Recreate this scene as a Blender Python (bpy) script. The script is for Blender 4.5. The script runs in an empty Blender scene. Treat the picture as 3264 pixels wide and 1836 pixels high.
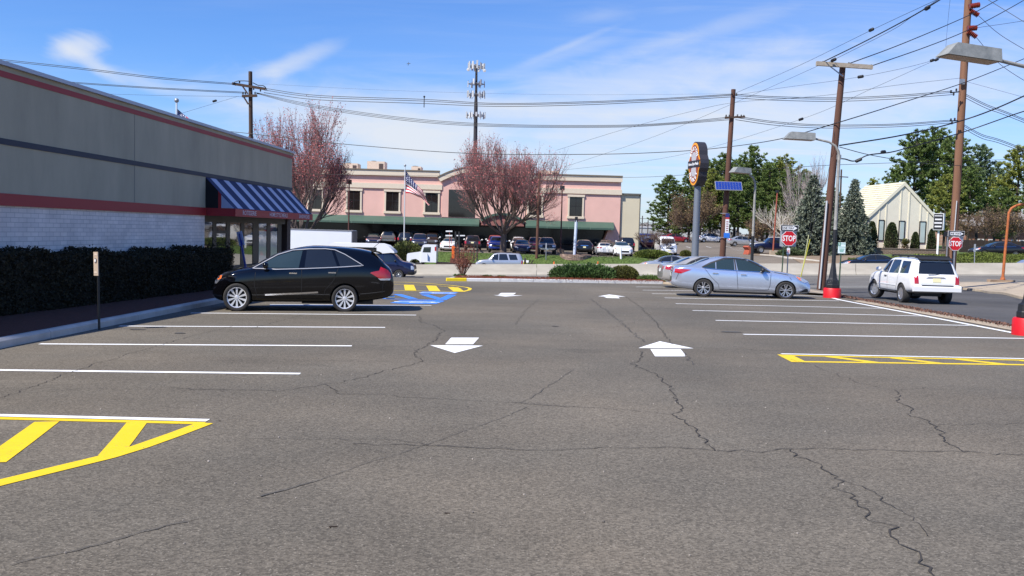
import bpy, bmesh, math, random
import numpy as np
from mathutils import Vector, Matrix
from mathutils.bvhtree import BVHTree
R = math.radians
random.seed(7); rng = np.random.default_rng(7)
S = bpy.context.scene
COL = S.collection
# ------------------------------------------------------------ camera, sky, sun, exposure
F = 2827.0
PITCH = math.atan((918 - 738) / F); ROLL = math.atan(0.028)
EYE = 1.68
cam = bpy.data.cameras.new('camera'); cam.sensor_width = 36; cam.lens = 36 * F / 3264
cam.clip_start = 0.1; cam.clip_end = 9000
camo = bpy.data.objects.new('camera', cam); COL.objects.link(camo)
RM = Matrix.Rotation(math.pi / 2 - PITCH, 3, 'X') @ Matrix.Rotation(ROLL, 3, 'Z')
camo.matrix_world = Matrix.Translation((0, 0, EYE)) @ RM.to_4x4()
S.camera = camo
S.view_settings.view_transform = 'Standard'; S.view_settings.look = 'None'
S.view_settings.exposure = 0.5; S.view_settings.gamma = 1
SUNDIR = Vector((-0.78, -0.63, 0)).normalized() * math.cos(R(49)); SUNDIR.z = math.sin(R(49))
sl = bpy.data.lights.new('sun', 'SUN'); sl.energy = 5.0; sl.angle = R(0.5); sl.color = (1, 0.95, 0.865)
so = bpy.data.objects.new('sun', sl); COL.objects.link(so); so.location = (-40, -30, 60)
so.rotation_euler = SUNDIR.to_track_quat('Z', 'Y').to_euler()

def world():
    w = bpy.data.worlds.new('World'); S.world = w; w.use_nodes = True
    nt = w.node_tree; N = nt.nodes; L = nt.links; N.clear()
    out = N.new('ShaderNodeOutputWorld'); bg = N.new('ShaderNodeBackground'); bg.inputs[1].default_value = 0.074
    L.new(bg.outputs[0], out.inputs[0])
    sky = N.new('ShaderNodeTexSky'); sky.sky_type = 'NISHITA'; sky.sun_disc = False
    sky.sun_elevation = R(49); sky.sun_rotation = math.atan2(SUNDIR.x, SUNDIR.y)
    sky.air_density = 1.0; sky.dust_density = 0.35; sky.ozone_density = 2.0; sky.altitude = 50
    hs = N.new('ShaderNodeHueSaturation'); hs.inputs['Saturation'].default_value = 1.25; hs.inputs['Value'].default_value = 1.35
    L.new(sky.outputs[0], hs.inputs['Color'])
    tint = N.new('ShaderNodeVectorMath'); tint.operation = 'MULTIPLY'; tint.inputs[1].default_value = (0.74, 0.90, 1.27); L.new(hs.outputs[0], tint.inputs[0])
    tc = N.new('ShaderNodeTexCoord'); sp = N.new('ShaderNodeSeparateXYZ'); L.new(tc.outputs['Generated'], sp.inputs[0])
    def M(op, a, b=None, c=None, clamp=False):
        n = N.new('ShaderNodeMath'); n.operation = op; n.use_clamp = clamp
        for i, v in enumerate((a, b, c)):
            if v is None: continue
            if isinstance(v, (int, float)): n.inputs[i].default_value = v
            else: L.new(v, n.inputs[i])
        return n.outputs[0]
    x, y, z = sp.outputs
    # flat cirrus deck far above: position on it is direction / height
    zc = M('MAXIMUM', z, 0.015)
    zd = M('ADD', zc, 0.10)
    px = M('DIVIDE', x, zd); py = M('DIVIDE', y, zd)
    cb = N.new('ShaderNodeCombineXYZ'); L.new(px, cb.inputs[0]); L.new(py, cb.inputs[1])
    def noise(vec, scale, det, rough, dist=0.0, rot=0.0, sc=(1, 1, 1), loc=(0, 0, 0)):
        mp = N.new('ShaderNodeMapping'); mp.inputs['Rotation'].default_value = (0, 0, rot); mp.inputs['Scale'].default_value = sc
        mp.inputs['Location'].default_value = loc
        L.new(vec, mp.inputs[0]); n = N.new('ShaderNodeTexNoise'); n.inputs['Scale'].default_value = scale
        n.inputs['Detail'].default_value = det; n.inputs['Roughness'].default_value = rough; n.inputs['Distortion'].default_value = dist
        L.new(mp.outputs[0], n.inputs['Vector']); return n.outputs['Fac']
    def ss(v, a, b):
        m = N.new('ShaderNodeMapRange'); m.interpolation_type = 'SMOOTHSTEP'; m.inputs[1].default_value = a; m.inputs[2].default_value = b
        L.new(v, m.inputs[0]); return m.outputs[0]
    big = ss(noise(cb.outputs[0], 0.55, 3, 0.5, 0.4, R(18), (0.6, 1.6, 1), (1.7, 0.6, 0)), 0.40, 0.66)
    fine = ss(noise(cb.outputs[0], 1.7, 8, 0.62, 1.1, R(25), (0.45, 2.0, 1)), 0.36, 0.78)
    wisp = M('MULTIPLY', M('MULTIPLY', big, M('MULTIPLY_ADD', fine, 0.75, 0.25)), 0.55)
    # more veil low and to the right, clear to the upper left
    lowv = ss(z, 0.27, 0.05)
    yy = M('MAXIMUM', y, 0.05)
    u = M('DIVIDE', x, yy); v = M('DIVIDE', z, yy)
    rightv = ss(M('SUBTRACT', u, M('MULTIPLY', v, 1.0)), -0.55, 0.25)
    veil = M('MULTIPLY', M('MULTIPLY', rightv, M('MULTIPLY_ADD', fine, 0.55, 0.30)), M('MULTIPLY_ADD', lowv, 0.75, 0.12))
    m = M('ADD', wisp, M('MULTIPLY', veil, 0.75))
    m = M('MULTIPLY', m, M('MULTIPLY_ADD', rightv, 0.75, 0.25))
    # two distinct wisps in the deck
    cuv = N.new('ShaderNodeCombineXYZ'); L.new(u, cuv.inputs[0]); L.new(v, cuv.inputs[1])
    def blob(u0, v0, au, av, rot, amp, seed):
        du = M('SUBTRACT', u, u0); dv = M('SUBTRACT', v, v0)
        c, s = math.cos(rot), math.sin(rot)
        a = M('DIVIDE', M('ADD', M('MULTIPLY', du, c), M('MULTIPLY', dv, s)), au)
        b = M('DIVIDE', M('SUBTRACT', M('MULTIPLY', dv, c), M('MULTIPLY', du, s)), av)
        n = noise(cuv.outputs[0], 16, 6, 0.6, 1.2, rot, (0.5, 1.5, 1), (seed, seed, 0))
        d = M('SQRT', M('ADD', M('MULTIPLY', a, a), M('MULTIPLY', b, b)))
        d = M('ADD', d, M('MULTIPLY', M('SUBTRACT', n, 0.5), 1.7))
        return M('MULTIPLY', ss(d, 1.25, 0.0), amp)
    def uv(px_, py_):
        return (px_ - 1632) / F, (738 + 0.028 * (px_ - 1632) - py_) / F
    for (a, b, au, av, rot, amp, sd) in ((235, 165, .036, .017, .15, .72, 1.0), (300, 215, .050, .010, -.55, .5, 2.0), (940, 200, 0.046, .012, .38, .48, 3.0),
                                   (850, 238, .035, .014, .15, .4, 5.0), (430, 262, .075, .010, -.32, .3, 7.0), (1800, 150, .060, .005, .42, .25, 9.0), (1150, 330, .15, .02, -.18, .25, 11.0),
                                   (1250, 430, .14, .035, -.2, .35, 12.0), (1500, 330, .22, .018, -.1, .3, 13.0), (2300, 250, .2, .03, .25, .34, 15.0), (1050, 400, .17, .040, -.22, .50, 21.0), (1420, 470, .20, .035, -.12, .55, 22.0), (1750, 190, .10, .010, .35, .20, 23.0), (1980, 260, .22, .03, .22, .42, 24.0), (2450, 380, .28, .05, .18, .5, 25.0), (2150, 130, .14, .012, .3, .25, 26.0), (1900, 400, .3, .04, .02, .45, 27.0), (2950, 250, .22, .06, .2, .4, 28.0), (600, 300, .10, .012, -.2, .3, 29.0), (1890, 60, .05, .012, .1, .2, 30.0)):
        u0, v0 = uv(a, b); m = M('ADD', m, M('MULTIPLY', blob(u0, v0, au, av, rot, amp, sd), M('SUBTRACT', 1.0, M('MULTIPLY', m, 0.8))))
    m = M('MULTIPLY', M('MINIMUM', m, 0.92), ss(y, -0.3, 0.2))
    m2 = M('ADD', m, 0.0, clamp=True)
    hz = ss(z, 0.16, -0.02)
    mx0 = N.new('ShaderNodeMix'); mx0.data_type = 'RGBA'; L.new(M('MULTIPLY', hz, 0.45), mx0.inputs[0])
    L.new(tint.outputs[0], mx0.inputs[6]); mx0.inputs[7].default_value = (5.3, 6.5, 8.3, 1)
    mx = N.new('ShaderNodeMix'); mx.data_type = 'RGBA'; L.new(m2, mx.inputs[0])
    L.new(mx0.outputs[2], mx.inputs[6]); mx.inputs[7].default_value = (7.6, 8.0, 8.7, 1)
    L.new(mx.outputs[2], bg.inputs[0])
world()

# ------------------------------------------------------------ measuring helpers
def ray(px, py):
    return RM @ Vector(((px - 1632) / F, -(py - 918) / F, -1))
def at(px, py, Y):
    d = ray(px, py); t = Y / d.y
    return Vector((0, 0, EYE)) + d * t
def sm(t):
    t = max(0.0, min(1.0, t)); return t * t * (3 - 2 * t)
def bY(X): return 74 - 0.15 * max(-60, min(90, X))            # median barrier line
def zroad(X): return -1.97 + 0.036 * max(-30, min(75, X))
def kerbX(Y):                                                  # right side edge of the lot
    pts = [(0, 10.9), (18, 10.75), (33, 11.75), (42, 12.4), (60, 13)]
    for (a, b), (c, d) in zip(pts, pts[1:]):
        if Y <= c: return b + (d - b) * (Y - a) / (c - a)
    return 13.0
def H(X, Y):
    Yc = max(-40, Y)
    lot = -0.0178 * min(Yc, 62) + 0.0087 * max(-60, min(40, X))
    if X > 10: lot -= 0.13 * sm((X - kerbX(Y) - 1.0) / 1.2) if Y < 60 else 0
    b = bY(X)
    yn = b - 16.5
    zr = zroad(X)
    z = lot + (zr - lot) * sm((Y - (yn - 12)) / 11.0)
    if Y > b + 9:
        far = -0.62 + 0.03 * max(0, min(40, X - 8)) + 0.012 * max(0, min(60, Y - 95))
        z = zr + (far - zr) * sm((Y - (b + 10.5)) / 5.0)
    return z
def G(px, py, up=0.0):
    d = ray(px, py); o = Vector((0, 0, EYE)); Y = 2.0; prev = 2.0
    while Y < 600:
        p = o + d * (Y / d.y)
        if p.z < H(p.x, p.y) + up:
            a, b = prev, Y
            for _ in range(30):
                m = (a + b) / 2; p = o + d * (m / d.y)
                if p.z < H(p.x, p.y) + up: b = m
                else: a = m
            return o + d * (b / d.y)
        prev = Y; Y += 0.4
    return o + d * (600 / d.y)

# ------------------------------------------------------------ materials
def lin(h):
    h = h.lstrip('#'); c = [int(h[i:i + 2], 16) / 255 for i in (0, 2, 4)]
    return tuple((v / 12.92 if v <= 0.04045 else ((v + 0.055) / 1.055) ** 2.4) for v in c)
MATS = {}
def mat(name, col, rough=0.6, metal=0.0, var=0.0, vscale=4.0, bump=0.0, bscale=40.0, coat=0.0, spec=0.5, col2=None, island=0.0, coords='Object', stretch=(1, 1, 1), trans=0.0):
    if name in MATS: return MATS[name]
    m = bpy.data.materials.new(name); m.use_nodes = True; nt = m.node_tree; N = nt.nodes; L = nt.links
    b = N['Principled BSDF']
    if isinstance(col, str): col = lin(col)
    if isinstance(col2, str): col2 = lin(col2)
    b.inputs['Base Color'].default_value = (*col, 1); b.inputs['Roughness'].default_value = rough; b.inputs['Metallic'].default_value = metal
    b.inputs['Specular IOR Level'].default_value = spec; b.inputs['Coat Weight'].default_value = coat; b.inputs['Coat Roughness'].default_value = 0.03
    tc = N.new('ShaderNodeTexCoord'); mp = N.new('ShaderNodeMapping'); mp.inputs['Scale'].default_value = stretch
    L.new(tc.outputs[coords], mp.inputs[0])
    last = None
    if var > 0 or col2:
        n = N.new('ShaderNodeTexNoise'); n.inputs['Scale'].default_value = vscale; n.inputs['Detail'].default_value = 6; n.inputs['Roughness'].default_value = 0.62
        L.new(mp.outputs[0], n.inputs['Vector'])
        r = N.new('ShaderNodeMapRange'); r.inputs[1].default_value = 0.3; r.inputs[2].default_value = 0.7; L.new(n.outputs['Fac'], r.inputs[0])
        mx = N.new('ShaderNodeMix'); mx.data_type = 'RGBA'; L.new(r.outputs[0], mx.inputs[0])
        if col2: mx.inputs[6].default_value = (*col, 1); mx.inputs[7].default_value = (*col2, 1)
        else:
            mx.inputs[6].default_value = (*[c * (1 - var) for c in col], 1); mx.inputs[7].default_value = (*[min(1, c * (1 + var)) for c in col], 1)
        last = mx.outputs[2]
    if island > 0:
        g = N.new('ShaderNodeNewGeometry'); r = N.new('ShaderNodeMapRange'); r.inputs[3].default_value = 1 - island; r.inputs[4].default_value = 1 + island
        L.new(g.outputs['Random Per Island'], r.inputs[0])
        mm = N.new('ShaderNodeVectorMath'); mm.operation = 'SCALE'
        if last: L.new(last, mm.inputs[0])
        else: mm.inputs[0].default_value = col
        L.new(r.outputs[0], mm.inputs['Scale']); last = mm.outputs[0]
    if last: L.new(last, b.inputs['Base Color'])
    if bump > 0:
        n2 = N.new('ShaderNodeTexNoise'); n2.inputs['Scale'].default_value = bscale; n2.inputs['Detail'].default_value = 5; L.new(mp.outputs[0], n2.inputs['Vector'])
        bp = N.new('ShaderNodeBump'); bp.inputs['Strength'].default_value = bump; bp.inputs['Distance'].default_value = 0.02
        L.new(n2.outputs['Fac'], bp.inputs['Height']); L.new(bp.outputs[0], b.inputs['Normal'])
    if trans > 0:
        tr = N.new('ShaderNodeBsdfTranslucent'); mxs = N.new('ShaderNodeMixShader'); mxs.inputs[0].default_value = trans
        tr.inputs[0].default_value = (*col, 1)
        if last: L.new(last, tr.inputs[0])
        L.new(b.outputs[0], mxs.inputs[1]); L.new(tr.outputs[0], mxs.inputs[2]); L.new(mxs.outputs[0], N['Material Output'].inputs[0])
    MATS[name] = m; return m

def asphalt(name, base, warm, speck=0.5, fade=0.0):
    m = bpy.data.materials.new(name); m.use_nodes = True; nt = m.node_tree; N = nt.nodes; L = nt.links
    b = N['Principled BSDF']; b.inputs['Roughness'].default_value = 0.88; b.inputs['Specular IOR Level'].default_value = 0.25
    tc = N.new('ShaderNodeTexCoord'); v = tc.outputs['Object']
    def nz(s, d=4, r=0.55, sc=(1, 1, 1), dist=0):
        mp = N.new('ShaderNodeMapping'); mp.inputs['Scale'].default_value = sc; L.new(v, mp.inputs[0])
        n = N.new('ShaderNodeTexNoise'); n.inputs['Scale'].default_value = s; n.inputs['Detail'].default_value = d; n.inputs['Roughness'].default_value = r; n.inputs['Distortion'].default_value = dist
        L.new(mp.outputs[0], n.inputs['Vector']); return n.outputs['Fac']
    def rmp(x, a, b_, c, d):
        r = N.new('ShaderNodeMapRange'); r.inputs[1].default_value = a; r.inputs[2].default_value = b_; r.inputs[3].default_value = c; r.inputs[4].default_value = d
        L.new(x, r.inputs[0]); return r.outputs[0]
    def mul(a, b_):
        k = N.new('ShaderNodeMath'); k.operation = 'MULTIPLY'; L.new(a, k.inputs[0]); L.new(b_, k.inputs[1]); return k.outputs[0]
    big = rmp(nz(0.16, 3), 0.3, 0.7, 0.80, 1.18)
    mid = rmp(nz(1.1, 5, 0.6, (0.5, 1, 1)), 0.3, 0.7, 0.90, 1.08)
    stain = rmp(nz(0.42, 6, 0.7, (0.35, 1.3, 1), 0.5), 0.59, 0.72, 1.0, 0.72)
    pale = rmp(nz(0.33, 5, 0.65, (0.45, 1.2, 1), 0.8), 0.58, 0.72, 1.0, 1.22)
    vor = N.new('ShaderNodeTexVoronoi'); vor.inputs['Scale'].default_value = 70; L.new(v, vor.inputs['Vector'])
    sepc = N.new('ShaderNodeSeparateColor'); L.new(vor.outputs['Color'], sepc.inputs[0])
    grain = rmp(sepc.outputs[0], 0.0, 1.0, 1 - 0.38 * speck, 1 + 0.30 * speck)
    vor2 = N.new('ShaderNodeTexVoronoi'); vor2.inputs['Scale'].default_value = 52; L.new(v, vor2.inputs['Vector'])
    sep2 = N.new('ShaderNodeSeparateColor'); L.new(vor2.outputs['Color'], sep2.inputs[0])
    near = rmp(vor2.outputs['Distance'], 0.12, 0.34, 1.0, 0.0)
    pick = rmp(sep2.outputs[1], 0.66, 0.90, 0.0, 1.0)
    peb = mul(near, pick)
    fine = rmp(nz(30, 3, 0.7), 0.3, 0.7, 1 - 0.16 * speck, 1 + 0.16 * speck)
    tot = mul(mul(mul(big, mid), mul(mul(stain, pale), grain)), fine)
    hue = nz(0.3, 3)
    mx = N.new('ShaderNodeMix'); mx.data_type = 'RGBA'; L.new(rmp(hue, 0.35, 0.65, 0, 1), mx.inputs[0]); mx.inputs[6].default_value = (*base, 1); mx.inputs[7].default_value = (*warm, 1)
    sc = N.new('ShaderNodeVectorMath'); sc.operation = 'SCALE'; L.new(mx.outputs[2], sc.inputs[0]); L.new(tot, sc.inputs['Scale'])
    mx2 = N.new('ShaderNodeMix'); mx2.data_type = 'RGBA'; L.new(rmp(peb, 0, 1, 0, 0.50 * speck), mx2.inputs[0]); L.new(sc.outputs[0], mx2.inputs[6]); mx2.inputs[7].default_value = (0.42, 0.38, 0.32, 1)
    L.new(mx2.outputs[2], b.inputs['Base Color'])
    bp = N.new('ShaderNodeBump'); bp.inputs['Strength'].default_value = 0.35; bp.inputs['Distance'].default_value = 0.006
    L.new(vor.outputs['Distance'], bp.inputs['Height']); L.new(bp.outputs[0], b.inputs['Normal'])
    MATS[name] = m; return m

def worn_paint(name, col, amount=0.35):
    m = mat(name, col, 0.6, var=0.05, vscale=7); nt = m.node_tree; N = nt.nodes; L = nt.links; b = N['Principled BSDF']
    tc = N.new('ShaderNodeTexCoord'); n = N.new('ShaderNodeTexNoise'); n.inputs['Scale'].default_value = 26; n.inputs['Detail'].default_value = 9; n.inputs['Roughness'].default_value = 0.72; L.new(tc.outputs['Object'], n.inputs['Vector'])
    n2 = N.new('ShaderNodeTexNoise'); n2.inputs['Scale'].default_value = 0.9; n2.inputs['Detail'].default_value = 3; L.new(tc.outputs['Object'], n2.inputs['Vector'])
    ad = N.new('ShaderNodeMath'); ad.operation = 'MULTIPLY_ADD'; ad.inputs[1].default_value = 0.35; L.new(n2.outputs['Fac'], ad.inputs[0]); L.new(n.outputs['Fac'], ad.inputs[2])
    r = N.new('ShaderNodeMapRange'); r.inputs[1].default_value = 0.76; r.inputs[2].default_value = 0.86; r.inputs[4].default_value = amount * 2; L.new(ad.outputs[0], r.inputs[0])
    src = b.inputs['Base Color'].links[0].from_socket; mx = N.new('ShaderNodeMix'); mx.data_type = 'RGBA'; L.new(r.outputs[0], mx.inputs[0]); L.new(src, mx.inputs[6]); mx.inputs[7].default_value = (0.13, 0.115, 0.095, 1); L.new(mx.outputs[2], b.inputs['Base Color'])
    return m
def brick(name, c1, c2, mortar, scale=1.0, w=0.22, h=0.075, rough=0.85, msize=0.012, rot=(0, 0, 0), bump=0.3, sw=None):
    m = bpy.data.materials.new(name); m.use_nodes = True; nt = m.node_tree; N = nt.nodes; L = nt.links
    b = N['Principled BSDF']; b.inputs['Roughness'].default_value = rough
    tc = N.new('ShaderNodeTexCoord'); mp = N.new('ShaderNodeMapping'); mp.inputs['Rotation'].default_value = rot; L.new(tc.outputs['Object'], mp.inputs[0])
    if sw:
        sx_ = N.new('ShaderNodeSeparateXYZ'); L.new(tc.outputs['Object'], sx_.inputs[0]); cx_ = N.new('ShaderNodeCombineXYZ'); L.new(sx_.outputs[sw[0]], cx_.inputs[0]); L.new(sx_.outputs[sw[1]], cx_.inputs[1]); L.new(cx_.outputs[0], mp.inputs[0])
    bk = N.new('ShaderNodeTexBrick'); bk.inputs['Scale'].default_value = scale; bk.inputs['Brick Width'].default_value = w; bk.inputs['Row Height'].default_value = h
    bk.inputs['Mortar Size'].default_value = msize; bk.inputs['Color1'].default_value = (*c1, 1); bk.inputs['Color2'].default_value = (*c2, 1); bk.inputs['Mortar'].default_value = (*mortar, 1)
    L.new(mp.outputs[0], bk.inputs['Vector'])
    n = N.new('ShaderNodeTexNoise'); n.inputs['Scale'].default_value = 1.5; n.inputs['Detail'].default_value = 6; L.new(tc.outputs['Object'], n.inputs['Vector'])
    r = N.new('ShaderNodeMapRange'); r.inputs[1].default_value = 0.3; r.inputs[2].default_value = 0.7; r.inputs[3].default_value = 0.85; r.inputs[4].default_value = 1.1; L.new(n.outputs['Fac'], r.inputs[0])
    sc = N.new('ShaderNodeVectorMath'); sc.operation = 'SCALE'; L.new(bk.outputs['Color'], sc.inputs[0]); L.new(r.outputs[0], sc.inputs['Scale']); L.new(sc.outputs[0], b.inputs['Base Color'])
    bp = N.new('ShaderNodeBump'); bp.inputs['Strength'].default_value = bump; bp.inputs['Distance'].default_value = 0.01; bp.invert = True
    L.new(bk.outputs['Fac'], bp.inputs['Height']); L.new(bp.outputs[0], b.inputs['Normal'])
    MATS[name] = m; return m

# ------------------------------------------------------------ object helpers
def tag(o, label=None, cat=None, group=None, kind=None):
    if label: o['label'] = label
    if cat: o['category'] = cat
    if group: o['group'] = group
    if kind: o['kind'] = kind
    return o
def thing(name, label, cat, loc=(0, 0, 0), rz=0.0, group=None):
    o = bpy.data.objects.new(name, None); COL.objects.link(o); o.empty_display_size = 0.2
    o.location = loc; o.rotation_euler = (0, 0, rz)
    return tag(o, label, cat, group)
def link(name, me, parent=None, loc=(0, 0, 0), rot=(0, 0, 0)):
    o = bpy.data.objects.new(name, me); COL.objects.link(o); o.location = loc; o.rotation_euler = rot
    if parent is not None: o.parent = parent
    return o
def wmat(o):
    m = Matrix.Translation(o.location) @ o.rotation_euler.to_matrix().to_4x4()
    if o.parent is not None: m = wmat(o.parent) @ m
    return m
class MB:
    """collects shapes in one mesh"""
    def __init__(s): s.v = []; s.f = []; s.uv = None
    def add(s, vs, fs):
        n = len(s.v); s.v += [tuple(v) for v in vs]; s.f += [tuple(i + n for i in f) for f in fs]; return s
    def box(s, c, d, rz=0.0, rot=None):
        x, y, z = d[0] / 2, d[1] / 2, d[2] / 2
        vs = [Vector((i * x, j * y, k * z)) for k in (-1, 1) for j in (-1, 1) for i in (-1, 1)]
        m = rot if rot is not None else Matrix.Rotation(rz, 3, 'Z')
        vs = [m @ v + Vector(c) for v in vs]
        return s.add(vs, [(0, 2, 3, 1), (4, 5, 7, 6), (0, 1, 5, 4), (2, 6, 7, 3), (0, 4, 6, 2), (1, 3, 7, 5)])
    def bar(s, a, b, w, h=None, up=(0, 0, 1)):
        a = Vector(a); b = Vector(b); d = (b - a); l = d.length; d.normalize(); u = Vector(up)
        sdv = d.cross(u)
        if sdv.length < 1e-4: sdv = d.cross(Vector((1, 0, 0)))
        sdv.normalize(); u2 = sdv.cross(d); h = h or w
        vs = []
        for p in (a, b):
            for i, j in ((-1, -1), (1, -1), (1, 1), (-1, 1)): vs.append(p + sdv * (i * w / 2) + u2 * (j * h / 2))
        return s.add(vs, [(3, 2, 1, 0), (4, 5, 6, 7), (0, 1, 5, 4), (1, 2, 6, 5), (2, 3, 7, 6), (3, 0, 4, 7)])
    def tube(s, pts, r, n=8, caps=True):
        pts = [Vector(p) for p in pts]
        if not hasattr(r, '__len__'): r = [r] * len(pts)
        prev = None; base = len(s.v)
        for i, p in enumerate(pts):
            d = (pts[min(i + 1, len(pts) - 1)] - pts[max(i - 1, 0)]).normalized()
            if prev is None:
                q = d.cross(Vector((0, 0, 1)))
                if q.length < 1e-3: q = d.cross(Vector((1, 0, 0)))
            else: q = prev - d * prev.dot(d)
            q.normalize(); prev = q; w = d.cross(q)
            for k in range(n):
                a = 2 * math.pi * k / n; s.v.append(tuple(p + (q * math.cos(a) + w * math.sin(a)) * r[i]))
        for i in range(len(pts) - 1):
            for k in range(n):
                a = base + i * n + k; b = base + i * n + (k + 1) % n
                s.f.append((a, b, b + n, a + n))
        if caps:
            s.f.append(tuple(base + k for k in range(n))[::-1]); s.f.append(tuple(base + (len(pts) - 1) * n + k for k in range(n)))
        return s
    def lathe(s, c, prof, n=24, axis='Z', a0=0.0):
        c = Vector(c); base = len(s.v)
        for (r, h) in prof:
            for k in range(n):
                a = 2 * math.pi * k / n + a0
                if axis == 'Z': p = Vector((r * math.cos(a), r * math.sin(a), h))
                elif axis == 'Y': p = Vector((r * math.cos(a), h, r * math.sin(a)))
                else: p = Vector((h, r * math.cos(a), r * math.sin(a)))
                s.v.append(tuple(c + p))
        for i in range(len(prof) - 1):
            for k in range(n):
                a = base + i * n + k; b = base + i * n + (k + 1) % n
                s.f.append((a, b, b + n, a + n))
        s.f.append(tuple(base + k for k in range(n))[::-1]); s.f.append(tuple(base + (len(prof) - 1) * n + k for k in range(n)))
        return s
    def prism(s, poly, a, b, axis='Y'):
        """poly in 2D extruded from a to b. axis Y: poly=(x,z); Z: (x,y); X: (y,z)"""
        n = len(poly); vs = []
        for t in (a, b):
            for (p, q) in poly:
                vs.append({'Y': (p, t, q), 'Z': (p, q, t), 'X': (t, p, q)}[axis])
        fs = [tuple(range(n)), tuple(range(n, 2 * n))[::-1]] + [(i, i + n, (i + 1) % n + n, (i + 1) % n) for i in range(n)]
        return s.add(vs, fs)
    def sphere(s, c, r, n=10, m=6, sc=(1, 1, 1)):
        c = Vector(c); base = len(s.v)
        for i in range(1, m):
            t = math.pi * i / m
            for k in range(n):
                a = 2 * math.pi * k / n
                s.v.append(tuple(c + Vector((r * math.sin(t) * math.cos(a) * sc[0], r * math.sin(t) * math.sin(a) * sc[1], r * math.cos(t) * sc[2]))))
        s.v.append(tuple(c + Vector((0, 0, r * sc[2])))); s.v.append(tuple(c - Vector((0, 0, r * sc[2])))); T = len(s.v) - 2
        for i in range(m - 2):
            for k in range(n):
                a = base + i * n + k; b = base + i * n + (k + 1) % n; s.f.append((a, a + n, b + n, b))
        for k in range(n):
            s.f.append((T, base + k, base + (k + 1) % n)); a = base + (m - 2) * n
            s.f.append((T + 1, a + (k + 1) % n, a + k))
        return s
    def mesh(s, name, mats=(), smooth=None, origin=None):
        me = bpy.data.meshes.new(name)
        vs = s.v if origin is None else [tuple(origin @ Vector(v)) for v in s.v]
        me.from_pydata(vs, [], s.f); me.validate()
        bm = bmesh.new(); bm.from_mesh(me); bmesh.ops.recalc_face_normals(bm, faces=bm.faces[:]); bm.to_mesh(me); bm.free()
        for m in (mats if isinstance(mats, (list, tuple)) else [mats]): me.materials.append(m)
        if smooth is not None:
            me.shade_smooth(); me.set_sharp_from_angle(angle=R(smooth))
        return me
    def build(s, name, m, parent=None, smooth=None):
        """shapes are in world space; they are moved into the parent's frame"""
        if parent is not None:
            return link(name, s.mesh(name, m, smooth, wmat(parent).inverted()), parent)
        xs = np.array(s.v); c = Vector(((xs[:, 0].min() + xs[:, 0].max()) / 2, (xs[:, 1].min() + xs[:, 1].max()) / 2, xs[:, 2].min()))
        return link(name, s.mesh(name, m, smooth, Matrix.Translation(-c)), None, c)
    def local(s, name, m, parent, smooth=None):
        return link(name, s.mesh(name, m, smooth), parent)
def struct(name, mb, m, smooth=None):
    return tag(mb.build(name, m, None, smooth), kind='structure')

def quads(centers, ax, bx):
    """numpy quads: centres, half-axes"""
    n = len(centers); v = np.empty((n, 4, 3), np.float32)
    v[:, 0] = centers - ax - bx; v[:, 1] = centers + ax - bx; v[:, 2] = centers + ax + bx; v[:, 3] = centers - ax + bx
    return v.reshape(-1, 3)
def npmesh(name, verts, m, k=4):
    n = len(verts) // k; me = bpy.data.meshes.new(name)
    me.vertices.add(len(verts)); me.vertices.foreach_set('co', np.ascontiguousarray(verts, np.float32).ravel())
    me.loops.add(n * k); me.loops.foreach_set('vertex_index', np.arange(n * k, dtype=np.int32))
    me.polygons.add(n); me.polygons.foreach_set('loop_start', np.arange(0, n * k, k, dtype=np.int32))
    try: me.polygons.foreach_set('loop_total', np.full(n, k, np.int32))
    except Exception: pass
    me.materials.append(m); me.update(); return me
def rand_dirs(n, up=0.0):
    d = rng.normal(size=(n, 3)); d[:, 2] += up; return d / np.linalg.norm(d, axis=1)[:, None]
def leafquads(c, size, asp=0.6, up=0.0, dirs=None):
    n = len(c); a = rand_dirs(n) if dirs is None else dirs
    t = rand_dirs(n, up); b = np.cross(a, t); b /= (np.linalg.norm(b, axis=1)[:, None] + 1e-6)
    s = size * rng.uniform(0.6, 1.3, n)[:, None]
    return quads(c, a * s, b * s * asp)

def region(name, poly, mt, up=0.0, stepx=2.0, stepy=2.0, kind='structure', hf=None, near=None):
    """ground sheet that follows the land"""
    bm = bmesh.new(); vs = [bm.verts.new((p[0], p[1], 0)) for p in poly]; f = bm.faces.new(vs)
    bmesh.ops.triangulate(bm, faces=[f])
    xs = [p[0] for p in poly]; ys = [p[1] for p in poly]
    x = math.ceil(min(xs) / stepx) * stepx
    while x < max(xs):
        bmesh.ops.bisect_plane(bm, geom=bm.verts[:] + bm.edges[:] + bm.faces[:], plane_co=(x, 0, 0), plane_no=(1, 0, 0)); x += stepx
    y = math.ceil(min(ys) / stepy) * stepy
    while y < max(ys):
        bmesh.ops.bisect_plane(bm, geom=bm.verts[:] + bm.edges[:] + bm.faces[:], plane_co=(0, y, 0), plane_no=(0, 1, 0)); y += stepy
    hf = hf or H
    for v in bm.verts: v.co.z = hf(v.co.x, v.co.y) + up
    bmesh.ops.recalc_face_normals(bm, faces=bm.faces[:])
    for f in bm.faces:
        if f.normal.z < 0: f.normal_flip()
    me = bpy.data.meshes.new(name); bm.to_mesh(me); bm.free(); me.materials.append(mt)
    o = link(name, me)
    if kind: o['kind'] = kind
    return o
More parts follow.
